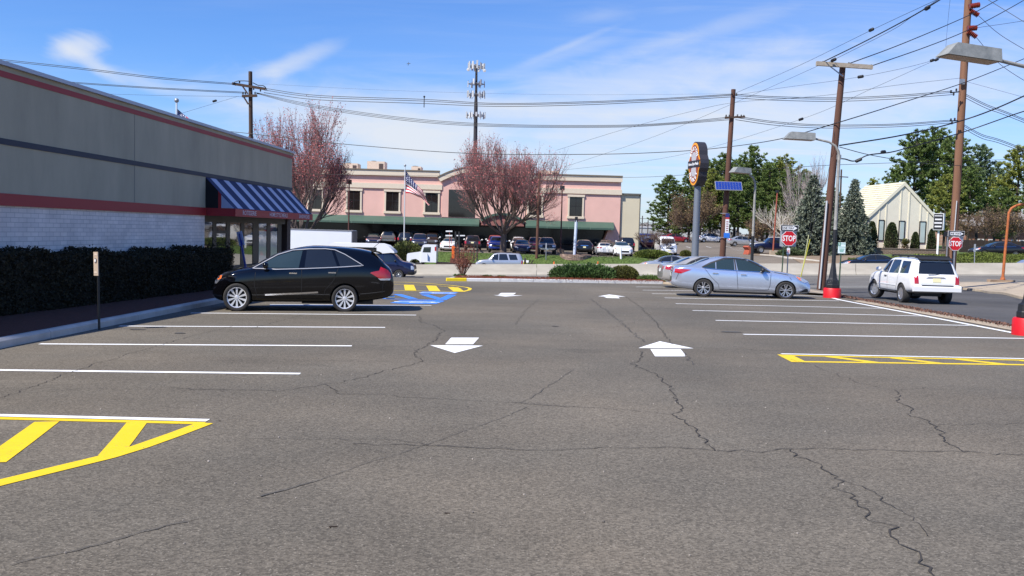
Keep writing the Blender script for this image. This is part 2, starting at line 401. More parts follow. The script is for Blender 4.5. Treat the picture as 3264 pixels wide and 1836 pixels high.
def text_mb(txt, size, depth=0.004, bold=0.0):
    cu = bpy.data.curves.new('txt', 'FONT'); cu.body = txt; cu.size = size; cu.extrude = depth; cu.align_x = 'CENTER'; cu.align_y = 'CENTER'
    cu.offset = bold; cu.resolution_u = 2
    o = bpy.data.objects.new('txt', cu); COL.objects.link(o); bpy.context.view_layer.update()
    dg = bpy.context.evaluated_depsgraph_get(); me = bpy.data.meshes.new_from_object(o.evaluated_get(dg))
    mb = MB(); mb.v = [tuple(v.co) for v in me.vertices]; mb.f = [tuple(p.vertices) for p in me.polygons]
    bpy.data.objects.remove(o); bpy.data.curves.remove(cu); bpy.data.meshes.remove(me)
    return mb
def text(name, txt, size, m, parent, loc, rot, sx=1.0, depth=0.004, bold=0.0):
    mb = text_mb(txt, size, depth, bold); mb.v = [(v[0] * sx, v[1], v[2]) for v in mb.v]
    me = bpy.data.meshes.new(name); me.from_pydata(mb.v, [], mb.f); me.materials.append(m)
    return link(name, me, parent, loc, rot)
# ------------------------------------------------------------ ground, roads, markings
M_LOT = asphalt('asphalt lot', (0.124, 0.110, 0.088), (0.146, 0.124, 0.095), 1.0)
M_ROAD = asphalt('asphalt road', (0.150, 0.142, 0.128), (0.165, 0.152, 0.135), 0.6)
M_SIDE = asphalt('asphalt side road', (0.078, 0.075, 0.074), (0.088, 0.083, 0.079), 0.7)
M_FARLOT = asphalt('asphalt far lot', (0.165, 0.138, 0.108), (0.185, 0.156, 0.125), 0.5)
M_EARTH = mat('earth', (0.12, 0.10, 0.07), 0.95, var=0.35, vscale=0.4)
M_GRASS = mat('grass turf', (0.060, 0.105, 0.020), 0.9, col2=(0.105, 0.150, 0.030), vscale=1.3, bump=0.5, bscale=30)
M_MULCH = mat('mulch', (0.115, 0.036, 0.018), 0.95, col2=(0.20, 0.062, 0.028), vscale=9, bump=0.9, bscale=60)
M_CONC = mat('concrete', (0.46, 0.43, 0.37), 0.85, var=0.16, vscale=3.0, bump=0.25, bscale=50)
M_TAN = mat('worn tan concrete', (0.34, 0.27, 0.19), 0.9, col2=(0.44, 0.36, 0.26), vscale=2.2, bump=0.3, bscale=40)
M_GRAVEL = mat('red brown gravel', (0.11, 0.065, 0.05), 0.95, col2=(0.22, 0.15, 0.12), vscale=24, bump=1.0, bscale=70)
M_WHITE = worn_paint('road paint white', (0.84, 0.84, 0.83))
M_YEL = worn_paint('road paint yellow', (0.76, 0.53, 0.006))
M_BLUE = worn_paint('road paint blue', (0.045, 0.20, 0.68), 0.45)
M_CRACK = mat('crack filler', (0.036, 0.031, 0.027), 0.95)
M_FAINT = mat('old sealed crack', (0.070, 0.065, 0.060), 0.95)

def ground_sheet():
    xs = sorted(set([-4000, -2000, -1000, -500, -300, -200, -150] + list(range(-120, 121, 3)) + [150, 200, 300, 500, 1000, 2000, 4000]))
    ys = sorted(set([-300, -100, -60] + list(range(-40, 50, 6)) + [46 + i for i in range(0, 66)] + list(range(112, 180, 6)) + [200, 250, 300, 400, 600, 1000, 2000, 4500]))
    v = [(x, y, H(x, y) - 0.13 + (max(0, y - 200) * 0.0008)) for y in ys for x in xs]; n = len(xs)
    f = [(j * n + i, j * n + i + 1, (j + 1) * n + i + 1, (j + 1) * n + i) for j in range(len(ys) - 1) for i in range(n - 1)]
    me = bpy.data.meshes.new('ground'); me.from_pydata(v, [], f); me.materials.append(M_EARTH); link('ground', me)['kind'] = 'structure'
ground_sheet()
def hwy(x, off): return (x, bY(x) + off)
XR = [-60, -45, -30, -15, 0, 15, 30, 45, 60, 75, 90]
region('parking_lot', [(-60, -12), (12.6, -12), (12.3, 18), (12.55, 25), (12.8, 33), (13.1, 42), (13.42, 55.5), (0, 57.5), (-30, 62), (-60, 66.5)], M_LOT, 0, 2, 1)
sr = [(12.6, -12), (95, -12), (90, 44)] + [hwy(x, -16.5) for x in (75, 60, 45, 30, 13.42)] + [(13.1, 42), (12.8, 33), (12.55, 25), (12.3, 18)]
region('side_road', sr, M_SIDE, 0.0, 2, 1)
region('highway', [hwy(x, -16.5) for x in XR] + [hwy(x, -0.3) for x in XR[::-1]], M_ROAD, 0.0, 3, 1)
region('highway', [hwy(x, 0.3) for x in XR] + [hwy(x, 9.6) for x in XR[::-1]], M_ROAD, 0.0, 3, 1)
region('grass_verge', [hwy(x, 9.8) for x in (-60, -40, -20, 0, 14)] + [hwy(13, 14.5)] + [hwy(x, 15.2) for x in (0, -20, -40, -60)], M_GRASS, 0.06, 2, 0.5)
region('far_parking_lot', [hwy(x, 15.2) for x in (-60, -40, -20, 0)] + [hwy(13, 14.5), hwy(14, 9.8), hwy(27.5, 9.8), (26.5, 85), (24.8, 92), (25.5, 97), (38, 110), (60, 118), (60, 170), (-60, 170)], M_FARLOT, 0.0, 2, 1)
region('bare_soil', [hwy(27.5, 9.8), hwy(36, 9.8), (36, 95), (38, 110), (25.5, 97), (24.8, 92), (26.5, 85)], mat('bare soil', (0.16, 0.115, 0.075), 0.95, col2=(0.24, 0.175, 0.115), vscale=0.8), 0.03, 2, 1)
region('lawn', [hwy(36, 9.8)] + [hwy(x, 9.8) for x in (50, 70, 90)] + [(90, 92), (60, 93), (36, 95)], M_GRASS, 0.05, 2, 1)
region('lawn', [(36, 95), (60, 93), (90, 92), (90, 170), (60, 170), (60, 118), (38, 110)], M_GRASS, 0.03, 2, 2)

def strip(pts, width, up=0.014, mb=None, step=0.5, jitter=0.0):
    """painted band that lies on the land; pts are ground points"""
    if up < 0.025: up *= 0.3
    mb = mb or MB(); P = [Vector((p[0], p[1])) for p in pts]; Q = [P[0]]
    for a, b in zip(P, P[1:]):
        n = max(1, int((b - a).length / step))
        for i in range(1, n + 1): Q.append(a.lerp(b, i / n))
    base = len(mb.v); k = len(Q)
    for i, q in enumerate(Q):
        d = (Q[min(i + 1, k - 1)] - Q[max(i - 1, 0)]).normalized(); nn = Vector((-d.y, d.x))
        w = width[0] + (width[1] - width[0]) * i / (k - 1) if hasattr(width, '__len__') else width
        if jitter: w *= random.uniform(1 - jitter, 1 + jitter)
        for s in (-0.5, 0.5):
            p = q + nn * (w * s); mb.v.append((p.x, p.y, H(p.x, p.y) + up))
    for i in range(k - 1):
        a = base + 2 * i; mb.f.append((a, a + 2, a + 3, a + 1))
    return mb
def pstrip(px, width, up=0.014, mb=None, **k): return strip([G(*p) for p in px], width, up, mb, **k)
def ppoly(px, up=0.014, mb=None):
    up *= 0.3; mb = mb or MB(); P = [G(*p) for p in px]
    return mb.add([(p.x, p.y, H(p.x, p.y) + up) for p in P], [tuple(range(len(P)))])
K = 3264 / 2576
def o2(l): return [(a * K, b * K) for a, b in l]
w = MB()
# left bays
for a, b in (((0, 931.5), (755, 940.5)), ((100, 865.5), (885, 870.5)), ((300, 820.5), (969, 824)), ((480, 787.5), (1047, 793))):
    pstrip(o2([a, b]), 0.13, mb=w)
pstrip([(-260, 1176), (0, 1180)], 0.13, mb=w)
pstrip([(860, 970.5), (1375, 974)], 0.11, mb=w)
# right bays
for a, b in (((1870, 841.3), (2600, 852)), ((1800, 806.2), (2440, 819)), ((1742, 781.2), (2330, 795.5)), ((1700, 764), (2220, 776)), ((1672, 749.5), (2110, 757)),
             ((1640, 738.8), (2085, 745)), ((1617, 730), (2040, 735)), ((1600, 721.8), (1760, 723))):
    pstrip(o2([a, b]), 0.13, mb=w)
pstrip([(2640, 946), (2676, 956), (3235, 1062.5)], 0.15, up=0.02, mb=w)
struct('white_bay_lines', w, M_WHITE)
# arrows
def arrow(head, tail, name='painted_arrow'):
    mb = MB(); ppoly(head, 0.016, mb); ppoly(tail, 0.016, mb); struct(name, mb, M_WHITE)
arrow(o2([(1082, 869), (1215, 870), (1144, 888.5)]), o2([(1135, 850), (1205, 850), (1190, 866.5), (1120, 866.5)]))
arrow(o2([(1606, 876), (1745, 877), (1660, 859)]), o2([(1636, 878.5), (1712, 879), (1727, 897), (1648, 897)]))
arrow([(1573, 941), (1667, 942), (1610, 945.5)], [(1598, 934), (1645, 934), (1637, 939.5), (1588, 939.5)])
arrow([(1906, 945), (1994, 946), (1942, 939)], [(1924, 946.3), (1970, 946.8), (1976, 951), (1935, 950)])
# near hatched zone on the left
wm = MB(); pstrip([(-300, 1320), (0, 1325), (663, 1341)], 0.11, 0.018, wm)
y = MB(); pstrip([(-300, 1328), (0, 1334), (650, 1350)], 0.11, 0.014, y)
pstrip([(-520, 1640), (-250, 1606), (0, 1540), (345, 1456), (450, 1424), (560, 1385), (655, 1349)], 0.155, 0.015, y)
pstrip([(-30, 1476), (62, 1410), (150, 1345)], 0.21, 0.0145, y)
pstrip([(352, 1452), (395, 1400), (437, 1347)], 0.18, 0.0145, y)
pstrip([(-520, 1540), (-350, 1450), (-260, 1335)], 0.17, 0.0145, y)
# hatched zone on the right
pstrip([(2490, 1128.5), (3420, 1147)], 0.10, 0.018, wm)
pstrip([(2500, 1133), (3420, 1152)], 0.13, 0.014, y); pstrip([(2535, 1153), (3420, 1165.5)], 0.15, 0.014, y); pstrip([(2500, 1131), (2548, 1155)], 0.24, 0.015, y)
for i in range(5):
    x0 = 2640 + i * 205; pstrip([(x0, 1134 + (x0 - 2500) * 0.0207), (x0 + 150, 1154 + (x0 - 2500) * 0.014)], 0.20, 0.0146, y)
# oval hatched zone beyond the black car
pstrip([(1040, 893), (1180, 898), (1290, 900), (1354, 903), (1440, 910), (1487, 916), (1499, 920), (1495, 925), (1475, 930)], 0.14, 0.02, y)
pstrip([(1040, 904), (1250, 907), (1340, 909), (1400, 912), (1440, 915), (1470, 920)], 0.10, 0.021, y)
pstrip([(1040, 923), (1260, 926), (1380, 928.5), (1475, 930)], 0.14, 0.022, y)
for a, b in (((1303, 908), (1309, 926)), ((1374, 911), (1386, 928)), ((1444, 916), (1464, 930))): pstrip([a, b], 0.42, 0.018, y)
struct('yellow_hatching', y, M_YEL); struct('white_edge_lines', wm, M_WHITE)
bl = MB()
ppoly([(1338, 936), (1345, 930), (1462, 932), (1445, 938)], 0.018, bl); ppoly([(1243, 966), (1275, 958), (1410, 958), (1418, 960), (1390, 969), (1300, 969)], 0.018, bl)
pstrip([(1266, 938), (1318, 953)], 0.3, 0.017, bl); pstrip([(1352, 939), (1410, 956)], 0.3, 0.017, bl); pstrip([(1442, 940), (1407, 956)], 0.3, 0.0172, bl)
pstrip([(1216, 951), (1240, 953), (1400, 957)], 0.22, 0.0165, bl); pstrip([(860, 972.8), (1290, 973.5)], 0.12, 0.0135, bl)
struct('blue_bay_hatching', bl, M_BLUE)
# the wheelchair symbols, lying along the bay
def chair_symbol(px, py, s):
    c = G(px, py); mb = MB()
    def q(pts, wd):
        strip([(c.x + a * s, c.y + b * s) for a, b in pts], wd * s, 0.024, mb, step=0.2)
    q([(-1.0, 0), (-0.5, 0.02), (0.1, -0.05), (0.5, -0.25), (0.9, 0.0)], 0.16)
    q([(0.1 + 0.62 * math.cos(t), -0.05 + 0.5 * math.sin(t)) for t in [math.pi * (0.1 + 0.18 * i) for i in range(9)]], 0.13)
    q([(0.55, -0.2), (0.62, 0.35)], 0.15)
    strip([(c.x - 1.25 * s, c.y), (c.x - 0.98 * s, c.y)], 0.28 * s, 0.024, mb)
    struct('wheelchair_symbol', mb, M_WHITE)
chair_symbol(1405, 934.3, 0.62); chair_symbol(1340, 963.5, 0.62)
# highway lane and edge lines
hl = MB()
for off in (-15.6, -1.3): strip([hwy(x, off) for x in XR], 0.14, 0.03, hl, step=1.0)
for off in (1.2, 8.9): strip([hwy(x, off) for x in XR], 0.14, 0.03, hl, step=1.0)
for off in (-8.3, -12.0, 5.0):
    x = -58
    while x < 88: strip([hwy(x, off), hwy(x + 3, off)], 0.12, 0.03, hl, step=1.0); x += 12
struct('highway_lane_lines', hl, mat('worn lane paint', (0.55, 0.55, 0.52), 0.7, var=0.2, vscale=3))
fl = MB()
for i in range(5): 
    x0 = 18 + i * 2.9; strip([(x0, 118 + i * 0.6), (x0 + 0.4, 123 + i * 0.6)], 0.12, 0.03, fl, step=1)
pstrip([(2325, 792), (2372, 793)], 0.14, 0.03, fl); pstrip([(2338, 798), (2368, 799)], 0.14, 0.03, fl)
struct('far_bay_lines', fl, M_WHITE)

# cracks
def rough(pts, amp, seg=0.06):
    P = [Vector((p.x, p.y)) for p in pts]; out = [P[0]]
    for a, b in zip(P, P[1:]):
        n = max(1, int((b - a).length / seg)); d = (b - a).normalized(); nn = Vector((-d.y, d.x)); off = 0
        for i in range(1, n + 1):
            off = off * 0.6 + random.gauss(0, amp) if i < n else 0
            out.append(a.lerp(b, i / n) + nn * off)
    return out
cr = MB(); cf = MB()
def crack(l, wd=0.016, amp=0.02, mb=None):
    wd = tuple(k * .54 for k in wd) if hasattr(wd, '__len__') else wd * .54
    strip(rough([G(*p) for p in l], amp), wd, 0.022, cr if mb is None else mb, step=9, jitter=0.5)
c3 = lambda l: [(800 + a * 0.66, 880 + b * 0.66) for a, b in l]
c2 = lambda l: [(1632 + a * 0.6335, 1000 + b * 0.6335) for a, b in l]
c1 = lambda l: [(a * 0.6335, 1250 + b * 0.6335) for a, b in l]
crack(c3([(815, 195), (822, 225), (885, 238), (930, 262), (905, 295), (850, 335), (795, 360), (790, 385), (827, 413), (690, 448), (560, 483), (450, 512), (350, 523), (150, 556), (-150, 548), (-400, 540)]), 0.020)
crack(c3([(350, 523), (395, 545), (425, 570), (620, 572), (720, 585), (1000, 598), (1330, 618), (1560, 632)]), 0.015)
crack(c2([(0, 447), (200, 465), (450, 475), (640, 495), (800, 507)]), 0.015)
crack(c2([(645, 190), (650, 222), (600, 255), (720, 300), (770, 350), (830, 430), (858, 490), (803, 507), (870, 550), (925, 590), (980, 645), (1020, 690)]), 0.022)
crack(c2([(-800, 655), (-620, 660), (0, 685), (250, 688), (440, 674), (830, 675), (1000, 690), (1210, 697), (1400, 682), (1560, 676), (1850, 685), (2100, 695), (2270, 697), (2576, 712), (2800, 718)]), 0.018)
crack(c1([(1270, 236), (1600, 238), (2000, 242), (2200, 270), (2576, 290)]), 0.010)
crack(c2([(1400, 685), (1480, 730), (1560, 770), (1620, 830), (1640, 870), (1700, 930), (1800, 1000), (1900, 1090), (1990, 1180), (2060, 1240), (2120, 1320), (2180, 1400)]), 0.020, 0.03)
crack(c2([(1640, 830), (1760, 870), (1850, 940), (1980, 1010), (2050, 1060), (2090, 1120)]), 0.010)
crack(c2([(1400, 230), (1500, 255), (1600, 295), (1700, 325), (1750, 352), (1850, 375), (1930, 388), (2080, 372)]), 0.012)
crack(c2([(1930, 388), (1955, 415), (1925, 422), (1960, 452), (2020, 480), (1985, 505), (2080, 535), (2140, 570), (2170, 630), (2200, 660), (2270, 695)]), 0.018)
crack(c2([(2140, 560), (2350, 555), (2576, 552)]), 0.010)
crack(c3([(0, 255), (150, 215), (260, 185)]), 0.015); crack([(0, 1270), (300, 1160), (600, 1075), (740, 1040)], 0.013)
crack(c3([(910, 187), (1050, 180), (1220, 178)]), 0.014); crack(c3([(930, 245), (1180, 237), (1280, 235), (1320, 175), (1390, 110)]), 0.014)
crack(c3([(1640, 110), (1730, 180), (1800, 235), (1860, 290), (1900, 320)]), 0.030, 0.03, cf)
crack(c3([(1810, 100), (1880, 150), (1940, 210), (1990, 270), (2030, 330)]), 0.022)
crack(c3([(2090, 370), (2140, 430)]), 0.03, 0.02, cf)
crack(c3([(1220, 345), (1480, 345), (1850, 332)]), 0.010); crack(c3([(1560, 265), (1750, 250), (1860, 220)]), 0.012)
crack(c3([(2330, 340), (2480, 370), (2576, 385)]), 0.012); crack(c3([(490, 335), (830, 345)]), 0.009)
crack(c1([(50, 876), (300, 815), (520, 765), (830, 675), (940, 655)]), (0.012, 0.020), 0.008, cf)
crack(c1([(940, 655), (1120, 600), (1250, 560)]), 0.006, 0.008, cf); crack(c1([(1310, 527), (1480, 480), (1640, 430)]), (0.026, 0.012), 0.008, cf)
crack(c1([(1640, 430), (1870, 350), (2000, 315), (2150, 265), (2576, 110), (2650, 75)]), 0.010, 0.006, cf)
crack(c3([(1300, 615), (1400, 560), (1560, 450)]), 0.012, 0.01, cf)
crack(c2([(1210, 770), (1400, 810), (1620, 835)]), 0.007); crack([(0, 1258), (300, 1238), (700, 1245), (760, 1250)], 0.009)
struct('asphalt_cracks', cr, M_CRACK); struct('sealed_asphalt_seams', cf, M_FAINT)
# oil spots and pebbles
sp = MB()
for (a, b, rx, ry) in ((2330, 1059, .22, .07), (572, 1063, .12, .05), (440, 1051, .16, .04), (1770, 1041, .09, .03)):
    c = G(a, b); n = 14
    sp.add([(c.x + rx * random.uniform(.7, 1.1) * math.cos(2 * math.pi * i / n), c.y + ry * 2 * random.uniform(.7, 1.1) * math.sin(2 * math.pi * i / n), H(c.x, c.y) + 0.01) for i in range(n)], [tuple(range(n))])
struct('oil_spots', sp, M_FAINT)
pb = MB()
for i in range(420):
    Y_ = random.uniform(2.6, 34); X_ = random.uniform(-0.52, 0.4) * Y_
    if X_ < -7.2: continue
    r_ = random.uniform(0.004, 0.011); pb.sphere((X_, Y_, H(X_, Y_) + r_ * 0.4), r_, 5, 4, (1, random.uniform(.5, 1), .7))
tag(pb.build('loose_pebbles', mat('pebbles', (0.25, 0.22, 0.19), 0.9, island=0.7)), kind='stuff')
lf = MB()
for (a, b, l_, an) in ((1062, 1680, .05, .1), (1425, 1637, .03, 0), (2290, 975, .10, .3), (2317, 1008, .06, .9), (700, 1343, .02, 0), (3049, 1044, .05, 0), (1052, 1682, .02, 2)):
    c = G(a, b); lf.box((c.x, c.y, H(c.x, c.y) + 0.004), (l_, 0.006, 0.005), an)
tag(lf.build('fallen_twigs', mat('twig litter', (0.03, 0.018, 0.012), 0.9)), kind='stuff')

# kerbs
def kerb(name, path, width, height, m, up0=-0.15, bevel=0.02):
    P = [Vector((p[0], p[1])) for p in path]; Q = [P[0]]
    for a, b in zip(P, P[1:]):
        n = max(1, int((b - a).length / 1.0)); Q += [a.lerp(b, i / n) for i in range(1, n + 1)]
    mb = MB(); k = len(Q)
    prof = [(0, up0), (0, height - bevel), (bevel, height), (width - bevel, height), (width, height - bevel), (width, up0)]
    for i, q in enumerate(Q):
        d = (Q[min(i + 1, k - 1)] - Q[max(i - 1, 0)]).normalized(); nn = Vector((-d.y, d.x))
        hz = H(q.x, q.y)
        for (a, z) in prof:
            p = q + nn * a; mb.v.append((p.x, p.y, hz + z))
    n = len(prof)
    for i in range(k - 1):
        for j in range(n - 1):
            a = i * n + j; mb.f.append((a, a + 1, a + n + 1, a + n))
    mb.f.append(tuple(range(n))); mb.f.append(tuple((k - 1) * n + j for j in range(n))[::-1])
    return mb
M_KERBP = mat('painted kerb', (0.62, 0.62, 0.62), 0.7, var=0.10, vscale=5, bump=0.15)
M_KERBY = mat('yellow kerb paint', (0.80, 0.60, 0.01), 0.6, var=0.06, vscale=5)
KL = [(-7.62, 0), (-7.62, 8), (-7.70, 13.4), (-7.92, 21.9), (-8.05, 30), (-8.1, 40.8)]
M_KERBL = mat('kerb grey concrete', (0.50, 0.46, 0.42), 0.85, var=0.14, vscale=2.5, bump=0.2)
for i in range(5):     # kerb stones of the bed with visible joints
    pass
def sub(path, n):
    out = []
    P = [Vector((p[0], p[1])) for p in path]; L_ = [0]
    for a, b in zip(P, P[1:]): L_.append(L_[-1] + (b - a).length)
    for i in range(n + 1):
        s_ = L_[-1] * i / n
        for j in range(len(P) - 1):
            if s_ <= L_[j + 1] + 1e-6: out.append(P[j].lerp(P[j + 1], (s_ - L_[j]) / (L_[j + 1] - L_[j]))); break
    return out
q = sub(KL, 11)
for i in range(11):
    a, b = q[i], q[i + 1]; g_ = (b - a).normalized() * 0.008
    struct('bed_kerb', kerb('k', [a + g_, b - g_], 0.17, 0.15, M_KERBL, bevel=0.04), M_KERBL, 40)
KI = [G(1424, 896), G(1487, 896.5), G(2113, 905.5), G(2400, 922), G(2582, 934), G(2655, 946)]
KI = [Vector((p.x, p.y)) for p in KI]
struct('island_kerb', kerb('k', [KI[0], KI[1]], 0.18, 0.15, M_KERBY), M_KERBY)
q = sub(KI[1:3], 6)
for i in range(6):
    a, b = q[i], q[i + 1]; g_ = (b - a).normalized() * 0.012
    struct('island_kerb', kerb('k', [a + g_, b - g_], 0.18, 0.15, M_CONC), M_KERBP)
struct('island_kerb', kerb('k', KI[2:], 0.18, 0.10, M_CONC), M_TAN)
def isl_h(x, y): return H(x, y) + 0.11
struct('island_kerb', kerb('k', [(KI[0].x, KI[0].y + 0.15), (KI[0].x + 0.3, KI[0].y + 3.1), (KI[0].x + 1.2, KI[0].y + 3.6)][::-1], 0.18, 0.15, M_CONC), M_CONC)
isl = [(KI[0].x + 0.17, KI[0].y + 0.17), (KI[1].x, KI[1].y + 0.17), (KI[2].x, KI[2].y + 0.17)]
region('mulch_bed', isl + [(isl[2][0], isl[2][1] + 3.4), (isl[1][0], isl[1][1] + 3.4), (isl[0][0] + .2, isl[0][1] + 3)], M_MULCH, 0.13, 1, 1)
region('dirt_strip', [(KI[2].x, KI[2].y + .17), (KI[3].x, KI[3].y + .17), (KI[4].x, KI[4].y + .17), (KI[5].x, KI[5].y + .17), (KI[5].x + 1.0, KI[5].y + 1), (13.1, 48), (12.5, 50.5), (KI[2].x, KI[2].y + 4.5)], mat('verge dirt', (0.20, 0.16, 0.12), 0.95, col2=(0.28, 0.24, 0.19), vscale=3), 0.09, 1, 1)
# left planting bed and the walk by the shop front
region('mulch_bed', [(-7.8, 0), (-7.8, 8), (-7.88, 13.4), (-8.1, 21.9), (-8.2, 29.6), (-11.0, 29.6), (-12.2, 0)], mat('dark mulch', (0.075, 0.020, 0.010), 0.95, col2=(0.14, 0.036, 0.016), vscale=9, bump=0.9, bscale=60), 0.13, 1, 1)
region('shop_walk', [(-8.2, 29.6), (-8.28, 40.8), (-8.28, 47), (-20, 47), (-20, 40.2), (-10.2, 40.2), (-11.0, 29.6)], M_CONC, 0.14, 1, 1)
# tan edge and gravel band along the side road
region('edge_strip', [(x, y_) for x, y_ in ((11.42, 2), (11.3, 18), (11.75, 25), (12.12, 31.5))] + [(12.62, 32), (12.3, 25), (11.9, 18), (12.1, 2)], M_TAN, 0.012, 0.5, 0.5)
region('gravel_strip', [(12.12, 2), (11.92, 18), (12.32, 25), (12.64, 32), (12.9, 38), (13.25, 38), (13.05, 32), (12.85, 25), (12.65, 18), (13.0, 2)], M_GRAVEL, 0.02, 0.5, 0.5)
# traffic island across the side road
ti = [G(3052, 914), G(3062, 903.5), G(3120, 903), G(3264, 904), G(3500, 906)]
tb = [G(3500, 985), G(3264, 952), G(3140, 930), G(3060, 921)]
TI = [(p.x, p.y) for p in ti + tb]
region('traffic_island', TI, M_TAN, 0.10, 1, 1)
struct('island_kerb', kerb('k', TI[4:] + [TI[0], TI[1]], 0.2, 0.12, M_CONC), M_TAN)
struct('driveway_kerb', kerb('k', [(p.x, p.y) for p in (G(2422, 814), G(2500, 823), G(2640, 838))], 0.18, 0.14, M_CONC), M_CONC)
mk = kerb('k', [hwy(x, 9.6) for x in (14, 0, -20, -40, -60)], 0.2, 0.15, M_CONC); struct('highway_kerb', mk, M_CONC)
struct('pavement', strip([hwy(x, 10.4) for x in (13, 0, -20, -40, -60)], 1.1, 0.16), M_CONC)

# median barrier, cast in lengths
M_BAR = mat('barrier concrete', (0.32, 0.29, 0.245), 0.85, col2=(0.42, 0.385, 0.325), vscale=1.2, bump=0.25, bscale=20, stretch=(0.5, 1, 2.0))
def barrier(x0, x1, label):
    t = None; mb = MB(); n = 8
    prof = [(-0.31, -0.2), (-0.31, 0.09), (-0.16, 0.34), (-0.09, 0.90), (-0.08, 0.93), (0.08, 0.93), (0.09, 0.90), (0.16, 0.34), (0.31, 0.09), (0.31, -0.2)]
    for i in range(n + 1):
        x = x0 + (x1 - x0) * i / n; Yb = bY(x); z = H(x, Yb)
        for a, b in prof: mb.v.append((x, Yb + a, z + b))
    k = len(prof)
    for i in range(n):
        for j in range(k - 1): a = i * k + j; mb.f.append((a, a + 1, a + k + 1, a + k))
    mb.f.append(tuple(range(k))); mb.f.append(tuple(n * k + j for j in range(k))[::-1])
    return tag(mb.build('median_barrier', M_BAR, None, 30), label, 'barrier', 'concrete median barrier lengths')
jx = [-58, -44, -30, -16, 2.0, 14.5, 27.0, 39.2, 54, 70]
bl_ = ['concrete barrier length hidden beyond the restaurant roof corner', 'concrete barrier length far left past the box truck', 'concrete barrier length left of the shuttle bus', 'concrete barrier length behind the shuttle bus and bare red shrub',
       'long concrete barrier length behind the clipped island juniper', 'concrete barrier length behind the silver sedan and its stop sign', 'concrete barrier length between the leaning wood pole and the white suv', 'concrete barrier length behind the rusty orange post', 'concrete barrier length at the right edge of the photo']
for i in range(9): barrier(jx[i] + 0.02, jx[i + 1] - 0.02, bl_[i])
# ------------------------------------------------------------ vehicles
def paint(name, col, metal=0.35, rough=0.28, coat=1.0, flake=0.0):
    m = mat('car paint ' + name, col, rough, metal, coat=coat, spec=0.3 if max(col) < 0.03 else 0.5); return m
P_GLASS = mat('car glass dark', (0.012, 0.014, 0.016), 0.04, 0, spec=0.75, coat=0.4)
P_GLASSG = mat('car glass green tint', (0.022, 0.036, 0.035), 0.04, 0, spec=0.85, coat=0.6)
P_TYRE = mat('tyre rubber', (0.028, 0.026, 0.025), 0.85, bump=0.2, bscale=30)
P_RIM = mat('alloy rim', (0.62, 0.63, 0.65), 0.28, 0.85)
P_RIMD = mat('dark alloy rim', (0.10, 0.10, 0.11), 0.35, 0.8)
P_HUB = mat('wheel barrel dark', (0.02, 0.02, 0.02), 0.7)
P_BLACK = mat('black car trim', (0.018, 0.018, 0.019), 0.55)
P_GREYT = mat('grey car trim', (0.20, 0.20, 0.21), 0.5)
P_CHROME = mat('chrome trim', (0.85, 0.85, 0.86), 0.12, 1.0)
P_RED = mat('tail lamp red', (0.42, 0.010, 0.014), 0.12, 0, coat=1)
P_ORANGE = mat('side lamp orange', (0.85, 0.16, 0.01), 0.15, 0, coat=1)
P_LAMP = mat('headlamp lens', (0.55, 0.57, 0.60), 0.1, 0.3, coat=1)
P_LAMPD = mat('headlamp lens dark', (0.12, 0.12, 0.13), 0.1, 0.3, coat=1)
P_PLATE = mat('number plate', (0.72, 0.66, 0.38), 0.5)
P_SEAM = mat('panel gap', (0.006, 0.006, 0.007), 0.8)
P_PLW = mat('white plastic', (0.75, 0.75, 0.74), 0.45)

def pchip(pts):
    X = [p[0] for p in pts]; Y = [p[1] for p in pts]; n = len(X)
    h = [X[i + 1] - X[i] for i in range(n - 1)]; d = [(Y[i + 1] - Y[i]) / h[i] for i in range(n - 1)]
    m = [d[0]] + [0.0] * (n - 2) + [d[-1]]
    for i in range(1, n - 1):
        if d[i - 1] * d[i] > 0:
            a, b = 2 * h[i] + h[i - 1], h[i] + 2 * h[i - 1]; m[i] = (a + b) / (a / d[i - 1] + b / d[i])
    def f(x):
        if x <= X[0]: return Y[0]
        if x >= X[-1]: return Y[-1]
        i = 0
        while x > X[i + 1]: i += 1
        t = (x - X[i]) / h[i]
        return Y[i] * (1 + 2 * t) * (1 - t) ** 2 + m[i] * h[i] * t * (1 - t) ** 2 + Y[i + 1] * t * t * (3 - 2 * t) + m[i + 1] * h[i] * t * t * (t - 1)
    return f

